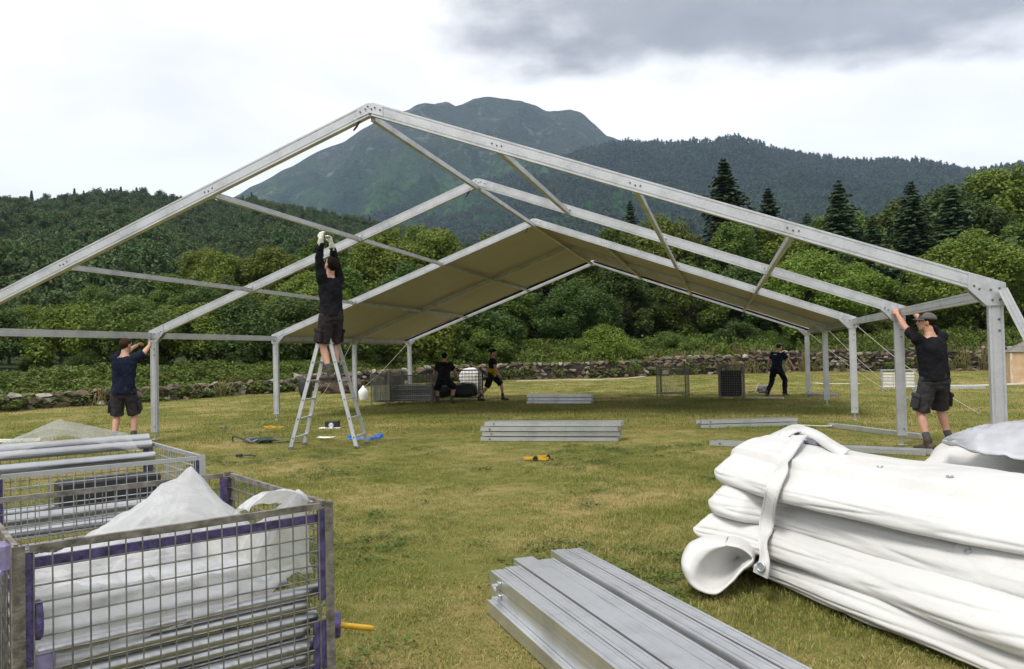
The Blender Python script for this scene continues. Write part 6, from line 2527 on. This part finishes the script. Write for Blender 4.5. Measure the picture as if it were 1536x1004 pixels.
def make_person(name, label, loc, facing, pose, fit, h=1.0, vox=0.009):
    """facing: yaw of the local +y axis; pose holds local joints (x right, y forward, z up) for a 1.78 m figure"""
    root = empty(name, loc, facing)
    root.scale = (h, h, h)
    tag(root, label, 'person')
    V = Vector
    pel = V(pose['pelvis'])
    spine = V(pose.get('spine', (0, 0, 1))).normalized()
    side = V(pose.get('side', (1, 0, 0)))
    side = (side - spine * side.dot(spine)).normalized()
    hipside = V(pose.get('hipside', (1, 0, 0))).normalized()
    fwd = spine.cross(side) * -1
    fwd = side.cross(spine) * -1
    fwd = spine.cross(side)
    if fwd.y < 0 and abs(fwd.y) > 0.05 and not pose.get('flip'):
        fwd = -fwd
    bend = V(pose.get('bend', (0, 0, 0)))          # extra forward curve of the upper back

    def sp(d):
        return pel + spine * d + bend * (max(0, d) / 0.55) ** 2

    neck0 = sp(0.56)
    hd = V(pose.get('neck', tuple(spine))).normalized()
    headc = neck0 + hd * 0.165
    hup = V(pose.get('head_up', tuple(hd))).normalized()
    hf = V(pose.get('look', (0, 1, 0)))
    hf = (hf - hup * hf.dot(hup)).normalized()
    hs = hf.cross(hup).normalized()
    sh = {s: sp(0.49) + side * (s * 0.175) + V(pose.get('shrug', (0, 0, 0))) for s in (-1, 1)}
    hip = {s: pel + hipside * (s * 0.088) - V((0, 0, 0.02)) for s in (-1, 1)}
    hands = {-1: V(pose['lh']), 1: V(pose['rh'])}
    feet = {-1: V(pose['lf']), 1: V(pose['rf'])}
    epole = {-1: V(pose.get('lep', (-0.5, -0.6, -0.6))), 1: V(pose.get('rep', (0.5, -0.6, -0.6)))}
    kpole = {-1: V(pose.get('lkp', (-0.1, 1, 0.1))), 1: V(pose.get('rkp', (0.1, 1, 0.1)))}
    toe = {-1: V(pose.get('lt', (-0.15, 1, 0))).normalized(), 1: V(pose.get('rt', (0.15, 1, 0))).normalized()}
    elb, wri, kne, ank = {}, {}, {}, {}
    for s in (-1, 1):
        elb[s], wri[s] = ik(sh[s], hands[s], 0.285, 0.255, epole[s])
        a = feet[s] + V((0, 0, 0.09)) - toe[s] * 0.04
        kne[s], ank[s] = ik(hip[s], a, 0.43, 0.43, kpole[s])

    body = MB()
    body.loft([sp(-0.07), sp(0.0), sp(0.10), sp(0.18), sp(0.30), sp(0.41), sp(0.49), sp(0.545)], [(0.10, 0.09), (0.160, 0.112), (0.150, 0.105), (0.140, 0.100), (0.158, 0.110), (0.172, 0.112), (0.150, 0.090), (0.075, 0.068)], side, 20)
    body.loft([sp(0.52), neck0 + hd * 0.04, neck0 + hd * 0.10], [(0.066, 0.064), (0.057, 0.060), (0.055, 0.060)], side, 14)
    # head, chin to crown
    hr = [(-0.112, 0.028, 0.030, 0.058), (-0.095, 0.043, 0.050, 0.040), (-0.06, 0.058, 0.078, 0.018), (-0.02, 0.068, 0.092, 0.004), (0.03, 0.074, 0.098, -0.004), (0.07, 0.068, 0.090, -0.006), (0.098, 0.050, 0.066, -0.006), (0.112, 0.026, 0.034, -0.006)]
    vs, fs = [], []
    n = 20
    for dz, a, b, o_ in hr:
        for k in range(n):
            an = 2 * math.pi * k / n
            vs.append(headc + hup * dz + hs * (a * math.cos(an)) + hf * (o_ + b * math.sin(an)))
    for i in range(len(hr) - 1):
        for k in range(n):
            k2 = (k + 1) % n
            fs.append((i * n + k, i * n + k2, (i + 1) * n + k2, (i + 1) * n + k))
    fs += [tuple(range(n))[::-1], tuple(range((len(hr) - 1) * n, len(hr) * n))]
    body.add(vs, fs)
    body.loft([headc + hf * 0.088 + hup * 0.022, headc + hf * 0.108 - hup * 0.022, headc + hf * 0.104 - hup * 0.034], [0.010, 0.015, 0.013], hs, 8)      # nose
    body.loft([headc + hf * 0.084 + hup * 0.030 - hs * 0.045, headc + hf * 0.094 + hup * 0.030, headc + hf * 0.084 + hup * 0.030 + hs * 0.045], [0.011, 0.012, 0.011], hup, 8)   # brow
    body.loft([headc + hf * 0.086 - hup * 0.062 - hs * 0.020, headc + hf * 0.092 - hup * 0.062, headc + hf * 0.086 - hup * 0.062 + hs * 0.020], [0.009, 0.011, 0.009], hup, 8)   # lips
    for s in (-1, 1):
        ec = headc + hs * (s * 0.076) - hf * 0.008 - hup * 0.004
        body.loft([ec - hup * 0.028, ec, ec + hup * 0.026], [(0.008, 0.014), (0.010, 0.020), (0.008, 0.016)], hs, 8)
        # arm
        u1 = sh[s].lerp(elb[s], 0.35)
        f1 = elb[s].lerp(wri[s], 0.3)
        body.loft([sp(0.47) + side * (s * 0.10), sh[s], u1, sh[s].lerp(elb[s], 0.7), elb[s], f1, elb[s].lerp(wri[s], 0.7), wri[s]], [0.066, 0.062, 0.051, 0.046, 0.041, 0.043, 0.034, 0.027], (0, 1, 0.3), 14)
        # hand
        hdir = (wri[s] - elb[s]).normalized()
        key = 'l' if s < 0 else 'r'
        if key + 'hd' in pose:
            hdir = V(pose[key + 'hd']).normalized()
        pn = V(pose.get(key + 'pn', (0, 1, 0)))
        pn = (pn - hdir * pn.dot(hdir)).normalized()      # palm normal
        ps = hdir.cross(pn).normalized()
        curl = pose.get('curl', 0.9)
        pc0, pc1 = wri[s] + hdir * 0.015, wri[s] + hdir * 0.085
        body.loft([pc0, pc0.lerp(pc1, .5), pc1], [(0.030, 0.018), (0.040, 0.018), (0.041, 0.015)], ps, 12)
        for k, (off, ln) in enumerate(((-0.031, 0.070), (-0.0105, 0.080), (0.0105, 0.075), (0.031, 0.060))):
            b0 = pc1 + ps * off - hdir * 0.006
            d1 = (hdir * math.cos(curl * .5) + pn * math.sin(curl * .5)).normalized()
            d2 = (hdir * math.cos(curl * 1.2) + pn * math.sin(curl * 1.2)).normalized()
            d3 = (hdir * math.cos(curl * 1.8) + pn * math.sin(curl * 1.8)).normalized()
            j1 = b0 + d1 * ln * .45
            j2 = j1 + d2 * ln * .32
            j3 = j2 + d3 * ln * .25
            body.loft([b0, j1, j2, j3], [0.0095, 0.0092, 0.0086, 0.0078], ps, 8)
        ts = -1 if s > 0 else 1
        ts = ts * pose.get('thumb', 1)
        tb = wri[s] + hdir * 0.030 + ps * (ts * 0.028)
        td = (hdir * 0.7 + ps * ts * 0.65 + pn * 0.35).normalized()
        t1 = tb + td * 0.040
        t2 = t1 + (td * 0.7 + hdir * 0.3 + pn * 0.4).normalized() * 0.032
        body.loft([tb, t1, t2], [0.0125, 0.0105, 0.0088], pn, 8)
        # leg
        body.loft([hip[s] + V((0, 0, 0.03)), hip[s].lerp(kne[s], 0.3), hip[s].lerp(kne[s], 0.75), kne[s], kne[s].lerp(ank[s], 0.28), kne[s].lerp(ank[s], 0.65), ank[s]], [0.088, 0.082, 0.062, 0.054, 0.057, 0.042, 0.034], (1, 0, 0), 14)
        body.loft([ank[s] - toe[s] * 0.02 - V((0, 0, 0.04)), ank[s] + toe[s] * 0.06 - V((0, 0, 0.05)), ank[s] + toe[s] * 0.16 - V((0, 0, 0.062))], [(0.034, 0.035), (0.042, 0.03), (0.036, 0.02)], V((0, 0, 1)).cross(toe[s]), 12)
    bme = remeshed(body, vox, 2)
    bme.materials.append(M[fit.get('skin', 'skin')])
    link_mesh('body', bme, None, root)
    # eyes
    ey_ = MB()
    for s in (-1, 1):
        ey_.ball(headc + hf * 0.086 + hs * (s * 0.031) + hup * 0.008, (0.011, 0.011, 0.008), 8, 6)
    ey_.build('eyes', M['black'], root, True)

    # shirt
    st = MB()
    hem = fit.get('hem', -0.06)
    g = fit.get('loose', 0.02)
    st.loft([sp(hem), sp(0.0), sp(0.10), sp(0.18), sp(0.30), sp(0.41), sp(0.48), sp(0.535)], [(0.168 + g, 0.122 + g), (0.166 + g, 0.120 + g), (0.156 + g, 0.113 + g), (0.152 + g, 0.110 + g), (0.164 + g, 0.116 + g), (0.176 + g, 0.118 + g), (0.156 + g * .6, 0.096 + g * .5), (0.088, 0.080)], side, 24, False)
    for s in (-1, 1):
        if fit.get('long'):
            st.loft([sp(0.45) + side * (s * 0.10), sh[s], sh[s].lerp(elb[s], .5), elb[s], elb[s].lerp(wri[s], .5), elb[s].lerp(wri[s], .82)], [0.084, 0.080, 0.068, 0.058, 0.054, 0.046], (0, 1, 0.3), 16, False)
        else:
            e_ = sh[s].lerp(elb[s], fit.get('sleeve', 0.66))
            st.loft([sp(0.45) + side * (s * 0.10), sh[s], sh[s].lerp(e_, .6), e_], [0.084, 0.080, 0.074, 0.072], (0, 1, 0.3), 16, False)
    sme = remeshed(st, max(vox, 0.010), 3, 0.040, 0.085)
    sme.materials.append(M[fit['shirt']])
    if 'shirt2' in fit:
        sme.materials.append(M[fit['shirt2']])
        mi = []
        for p_ in sme.polygons:
            q = p_.center - pel
            up_ = q.dot(spine)
            lat = q.dot(side)
            mi.append(1 if (up_ + lat * fit.get('slant', 0.0) < 0.28 and up_ > -0.2 and abs(lat) < 0.22) else 0)
        sme.polygons.foreach_set('material_index', mi)
    so2 = link_mesh('shirt', sme, None, root)
    if fit.get('print'):
        c_ = sp(0.44) - fwd * (0.118 + g + 0.012)
        mbp = MB()
        for k in range(5):
            mbp.box(c_ + side * (0.022 * (k - 2)), (0.016, 0.004, 0.022))
        mbp.build('print', M['paper'], so2)
    # shorts or trousers
    tr2 = MB()
    g2 = 0.014
    tr2.loft([sp(-0.09), sp(-0.02), sp(0.06), sp(0.13)], [(0.165 + g2, 0.118 + g2), (0.172 + g2, 0.124 + g2), (0.164 + g2, 0.116 + g2), (0.152 + g2, 0.108 + g2)], hipside, 24, False)
    tr2.ball(sp(-0.10), (0.135, 0.118, 0.075), 18, 12)
    for s in (-1, 1):
        if fit.get('trousers'):
            tr2.loft([hip[s] + V((0, 0, 0.02)), hip[s].lerp(kne[s], .4), kne[s], kne[s].lerp(ank[s], .5), ank[s] + V((0, 0, -0.02))], [0.108, 0.100, 0.080, 0.074, 0.070], (1, 0, 0), 16, False)
        else:
            q = fit.get('short_len', 0.98)
            e_ = hip[s].lerp(kne[s], q)
            tr2.loft([hip[s] + V((0, 0, 0.02)), hip[s].lerp(kne[s], .35), hip[s].lerp(kne[s], q * .75), e_], [0.110, 0.110, 0.104, 0.106], (1, 0, 0), 16, False)
            # cut the rounded hem flat by a cuff ring
    tme = remeshed(tr2, max(vox, 0.010), 2, 0.036, 0.08)
    tme.materials.append(M[fit['legs']])
    to2 = link_mesh('trousers' if fit.get('trousers') else 'shorts', tme, None, root)
    if fit.get('pockets'):
        for s in (-1, 1):
            c_ = hip[s].lerp(kne[s], 0.66) + hipside * (s * 0.112)
            ax = (kne[s] - hip[s]).normalized()
            mm_ = Matrix((hipside, ax.cross(hipside).normalized(), -ax)).transposed()
            mbq = MB()
            mbq.box(c_, (0.035, 0.15, 0.18), mm_, 0.012)
            mbq.box(c_ - ax * 0.08 + hipside * (s * 0.012), (0.030, 0.16, 0.05), mm_, 0.008)
            mbq.build('pocket', M[fit['legs']], to2)
    # hair or cap
    hb_ = MB()
    if fit.get('hair_style', 'short') == 'short':
        rot_ = Matrix((hs, hf, hup)).transposed()
        hb_.ball(headc + hup * 0.030 - hf * 0.020, (0.083, 0.100, 0.094), 20, 14, rot_)
        hb_.ball(headc + hup * 0.060 + hf * 0.030, (0.070, 0.066, 0.060), 16, 10, rot_)
        hb_.loft([headc - hf * 0.062 + hup * 0.02, headc - hf * 0.058 - hup * 0.045], [(0.062, 0.045), (0.045, 0.03)], hs, 12)
    hme = remeshed(hb_, 0.009, 2, 0.012, 0.03)
    hme.materials.append(M[fit.get('hair', 'hair')])
    link_mesh('hair', hme, None, root)
    if fit.get('cap'):
        cb = MB()
        rot_ = Matrix((hs, hf, hup)).transposed()
        vs, fs = [], []
        n = 24
        for i in range(7):
            th = (i / 6) * 1.5
            for k in range(n):
                an = 2 * math.pi * k / n
                vs.append(headc + hup * (0.040 + 0.088 * math.sin(th)) + hs * (0.092 * math.cos(th) * math.cos(an)) + hf * (-0.010 + 0.112 * math.cos(th) * math.sin(an)))
        for i in range(6):
            for k in range(n):
                k2 = (k + 1) % n
                fs.append((i * n + k, i * n + k2, (i + 1) * n + k2, (i + 1) * n + k))
        fs += [tuple(range(n))[::-1], tuple(range(6 * n, 7 * n))]
        cb.add(vs, fs)
        co_ = cb.build('cap', M['cap_grey'], root, True)
        br = MB()
        vs, fs = [], []
        for i in range(5):
            for k in range(13):
                an = math.pi * (0.12 + 0.76 * k / 12)
                rr_ = 1.0 + 0.62 * i / 4 * math.sin(an)
                vs.append(headc + hup * (0.046 - 0.018 * i / 4) + hs * (0.094 * math.cos(an)) + hf * (-0.010 + 0.112 * math.sin(an) * rr_))
        for i in range(4):
            for k in range(12):
                a = i * 13 + k
                fs.append((a, a + 1, a + 14, a + 13))
        nb_ = len(vs)
        vs2 = vs + [v - hup * 0.006 for v in vs]
        fs2 = fs + [tuple(j + nb_ for j in f[::-1]) for f in fs]
        rimi = [4 * 13 + k for k in range(13)]
        fs2 += [(rimi[k], rimi[k + 1], rimi[k + 1] + nb_, rimi[k] + nb_) for k in range(12)]
        br.add(vs2, fs2).build('brim', M['cap_grey'], co_, True)
    # gloves
    if fit.get('gloves'):
        for s in (-1, 1):
            gm = MB()
            hdir = (wri[s] - elb[s]).normalized()
            key = 'l' if s < 0 else 'r'
            if key + 'hd' in pose:
                hdir = V(pose[key + 'hd']).normalized()
            pn = V(pose.get(key + 'pn', (0, 1, 0)))
            pn = (pn - hdir * pn.dot(hdir)).normalized()
            ps = hdir.cross(pn).normalized()
            curl = pose.get('curl', 0.9)
            w0 = wri[s] - (wri[s] - elb[s]).normalized() * 0.10
            gm.loft([w0, w0.lerp(wri[s], .6), wri[s]], [0.047, 0.042, 0.036], ps, 12)
            pc0, pc1 = wri[s] + hdir * 0.015, wri[s] + hdir * 0.085
            gm.loft([pc0, pc0.lerp(pc1, .5), pc1], [(0.038, 0.026), (0.047, 0.026), (0.047, 0.022)], ps, 12)
            for off, ln in ((-0.033, 0.072), (-0.011, 0.082), (0.011, 0.077), (0.033, 0.062)):
                b0 = pc1 + ps * off - hdir * 0.006
                d1 = (hdir * math.cos(curl * .5) + pn * math.sin(curl * .5)).normalized()
                d2 = (hdir * math.cos(curl * 1.2) + pn * math.sin(curl * 1.2)).normalized()
                d3 = (hdir * math.cos(curl * 1.8) + pn * math.sin(curl * 1.8)).normalized()
                j1 = b0 + d1 * ln * .45
                j2 = j1 + d2 * ln * .32
                j3 = j2 + d3 * ln * .25
                gm.loft([b0, j1, j2, j3], [0.013, 0.0125, 0.012, 0.011], ps, 8)
            ts = (-1 if s > 0 else 1) * pose.get('thumb', 1)
            tb = wri[s] + hdir * 0.030 + ps * (ts * 0.03)
            td = (hdir * 0.7 + ps * ts * 0.65 + pn * 0.35).normalized()
            t1 = tb + td * 0.042
            gm.loft([tb, t1, t1 + (td * 0.7 + hdir * 0.3 + pn * 0.4).normalized() * 0.034], [0.016, 0.0145, 0.012], pn, 8)
            gme = remeshed(gm, 0.007, 2)
            gme.materials.append(M['glove'])
            link_mesh('glove', gme, None, root)
    # boots
    for s in (-1, 1):
        bt = MB()
        sd3 = V((0, 0, 1)).cross(toe[s])
        f0 = ank[s]
        bt.loft([f0 + V((0, 0, 0.055)), f0 + V((0, 0, 0.0)), f0 - V((0, 0, 0.04))], [(0.050, 0.054), (0.048, 0.055), (0.046, 0.058)], sd3, 14)
        bt.loft([f0 - toe[s] * 0.045 - V((0, 0, 0.045)), f0 + toe[s] * 0.05 - V((0, 0, 0.045)), f0 + toe[s] * 0.13 - V((0, 0, 0.052)), f0 + toe[s] * 0.18 - V((0, 0, 0.058))], [(0.042, 0.045), (0.050, 0.046), (0.050, 0.036), (0.036, 0.028)], sd3, 14)
        btm = remeshed(bt, 0.010, 2)
        btm.materials.append(M[fit.get('boots', 'boot')])
        bo2 = link_mesh('boot', btm, None, root)
        MB().loft([f0 - toe[s] * 0.05 - V((0, 0, 0.083)), f0 + toe[s] * 0.07 - V((0, 0, 0.083)), f0 + toe[s] * 0.19 - V((0, 0, 0.083))], [(0.046, 0.010), (0.053, 0.010), (0.040, 0.010)], sd3, 14).build('sole', M['black'], bo2, True)
        if not fit.get('trousers'):
            sk = MB().loft([f0 + V((0, 0, 0.05)), f0 + (kne[s] - ank[s]).normalized() * 0.13], [0.046, 0.047], (1, 0, 0), 14).build('sock', M['sock'], root, True)
    return root


def to_local(root_loc, facing, h, p):
    q = Matrix.Rotation(-facing, 3, 'Z') @ (Vector(p) - Vector(root_loc))
    return tuple(q / h)


# --- man in navy at the second left leg
loc = Vector((-5.80, 3.02, 0))
fc = R(26)
h_ = 0.985
tgt1 = to_local(loc, fc, h_, (-5.95, 3.80, 1.74))
tgt2 = to_local(loc, fc, h_, (-5.82, 3.72, 1.66))
make_person('person', 'person in navy T-shirt and dark cargo shorts, back turned, bolting the left eave joint', loc, fc, dict(
    pelvis=(0, 0, 0.93), spine=(0.02, 0.08, 1), side=(1, -0.10, 0), neck=(0.05, 0.25, 1), look=(0.5, 1, 0.1), head_up=(0, -0.05, 1),
    lh=tgt1, rh=tgt2, lep=(-0.6, -0.2, -0.7), rep=(0.8, -0.2, -0.6), lf=(-0.15, -0.02, 0), rf=(0.16, 0.03, 0), lt=(-0.2, 1, 0), rt=(0.25, 1, 0),
    lpn=(0.6, 0.6, 0), rpn=(-0.6, 0.6, 0), shrug=(0, 0.02, 0.02), curl=1.0),
    dict(shirt='navy', legs='char', pockets=True, hair='hair', hem=-0.10, loose=0.026), h_)

# --- man with a cap at the second right leg
loc = Vector((6.22, 3.40, 0))
fc = R(22)
h_ = 1.0
tgt1 = to_local(loc, fc, h_, (5.86, 3.79, 1.80))
tgt2 = to_local(loc, fc, h_, (6.03, 3.88, 1.86))
make_person('person', 'person in black T-shirt, grey cap and cargo shorts, reaching up to the right eave joint', loc, fc, dict(
    pelvis=(0, 0, 0.92), spine=(-0.06, 0.04, 1), side=(1, 0.05, 0), neck=(-0.10, 0.22, 1), look=(-0.9, 0.55, 0.15), head_up=(0.05, -0.1, 1),
    lh=tgt1, rh=tgt2, lep=(-0.7, -0.1, -0.8), rep=(0.3, -0.3, -0.8), lf=(-0.20, -0.05, 0), rf=(0.24, 0.10, 0), lt=(-0.3, 1, 0), rt=(0.35, 1, 0),
    lpn=(0.5, 0.8, 0), rpn=(-0.5, 0.8, 0), shrug=(0, 0.02, 0.03), curl=0.9),
    dict(shirt='black_cloth', legs='char', pockets=True, hair='hair_dark', cap=True, hem=-0.04, loose=0.030, skin='skin_tan'), h_)

# --- man on the ladder
loc = Vector((-2.10, 3.06, plat_z))
fc = R(66)
h_ = 1.05
tgt1 = to_local(loc, fc, h_, (-2.07, 2.72, 3.14))
tgt2 = to_local(loc, fc, h_, (-2.03, 2.92, 3.15))
make_person('person', 'person in black long-sleeved top and white gloves on the ladder, arms raised to the purlin', loc, fc, dict(
    pelvis=(0, 0, 0.94), spine=(0.0, 0.03, 1), side=(1, 0.1, 0), neck=(0.0, -0.22, 1), look=(0.0, 1, 0.75), head_up=(0.0, -0.65, 0.8),
    lh=tgt1, rh=tgt2, lep=(-0.6, 0.8, 0.0), rep=(0.7, 0.8, 0.0), lf=(-0.10, -0.03, 0), rf=(0.12, 0.04, 0), lt=(-0.15, 1, 0), rt=(0.2, 1, 0),
    lhd=(0.15, 0.1, 1), rhd=(-0.15, 0.1, 1), lpn=(0.9, 0.3, 0), rpn=(-0.9, 0.3, 0), shrug=(0, 0, 0.05), curl=1.0),
    dict(shirt='black_cloth', legs='char2', pockets=True, hair='hair_dark', long=True, gloves=True, hem=-0.03, loose=0.022, short_len=0.92), h_)

# --- worker crouching over the dark cage
loc = G(667, 606)
fc = R(10)
make_person('person', 'person in dark clothes stooping over the dark wire cage, back turned', loc, fc, dict(
    pelvis=(0, -0.12, 0.70), spine=(0.0, 0.42, 1), side=(1, 0, 0), neck=(0, 0.35, 1), look=(0, 1, -0.3), head_up=(0, 0.2, 1),
    lh=(-0.42, 0.28, 0.62), rh=(0.42, 0.28, 0.62), lep=(-1, -0.3, 0), rep=(1, -0.3, 0), lf=(-0.2, -0.02, 0), rf=(0.22, 0.05, 0), lkp=(-0.4, 1, 0.1), rkp=(0.4, 1, 0.1),
    lpn=(0.6, 0.3, 0), rpn=(-0.6, 0.3, 0), curl=0.8),
    dict(shirt='black_cloth', legs='black_cloth', hair='hair_dark', skin='skin_tan', loose=0.03), 0.95, 0.013)

# --- person walking
loc = G(738, 601)
fc = R(-82)
make_person('person', 'person walking in a black and yellow T-shirt and black shorts', loc, fc, dict(
    pelvis=(0, 0.02, 0.855), spine=(0.0, 0.06, 1), side=(1, 0.12, 0), neck=(0, 0.15, 1), look=(0.1, 1, -0.15), head_up=(0, 0.1, 1),
    lh=(-0.28, -0.12, 0.78), rh=(0.28, 0.30, 0.85), lep=(-0.4, -1, 0), rep=(0.4, -1, 0), lf=(-0.09, 0.40, 0.0), rf=(0.09, -0.36, 0.0), lt=(0, 1, 0.0), rt=(0.1, 1, 0.0),
    lpn=(0.8, 0.2, 0), rpn=(-0.8, 0.2, 0), curl=0.5),
    dict(shirt='black_cloth', shirt2='yellow_cloth', slant=0.5, legs='black_cloth', hair='hair_dark', skin='skin_tan', boots='black'), 0.88, 0.013)

# --- far worker in navy T-shirt and long trousers
loc = G(1166, 594)
fc = R(-28)
make_person('person', 'person in navy T-shirt with a small white back print and long dark trousers, striding away', loc, fc, dict(
    pelvis=(0, 0, 0.86), spine=(0.05, 0.18, 1), side=(1, -0.1, 0), neck=(0.1, 0.4, 1), look=(0.3, 1, -0.3), head_up=(0, 0.25, 1),
    lh=(-0.34, 0.05, 0.80), rh=(0.42, 0.34, 0.88), lep=(-0.6, -0.8, 0), rep=(0.6, -0.8, 0), lf=(-0.24, -0.22, 0), rf=(0.20, 0.16, 0), lt=(-0.3, 1, 0), rt=(0.2, 1, 0),
    lpn=(0.8, 0.2, 0), rpn=(-0.8, 0.2, 0), curl=0.6),
    dict(shirt='navy', legs='black_cloth', trousers=True, hair='hair', cap=True, skin='skin_tan', **{'print': True}), 0.88, 0.013)

# ---- the air: thin even haze over the whole valley
hz_ = MB().box((0, 0, 560), (9400, 9400, 1180))
haze = hz_.build('haze', None)
mt = bpy.data.materials.new('valley_haze')
mt.use_nodes = True
t = mt.node_tree
for n in list(t.nodes):
    t.nodes.remove(n)
o_ = t.nodes.new('ShaderNodeOutputMaterial')
pv = t.nodes.new('ShaderNodeVolumePrincipled')
pv.inputs['Color'].default_value = (0.52, 0.70, 1.0, 1)
pv.inputs['Density'].default_value = 1.05e-4
pv.inputs['Anisotropy'].default_value = 0.0
t.links.new(pv.outputs[0], o_.inputs['Volume'])
haze.data.materials.append(mt)
haze['kind'] = 'stuff'
haze['label'] = 'thin bluish air haze filling the valley in front of the mountain'
haze['category'] = 'haze'
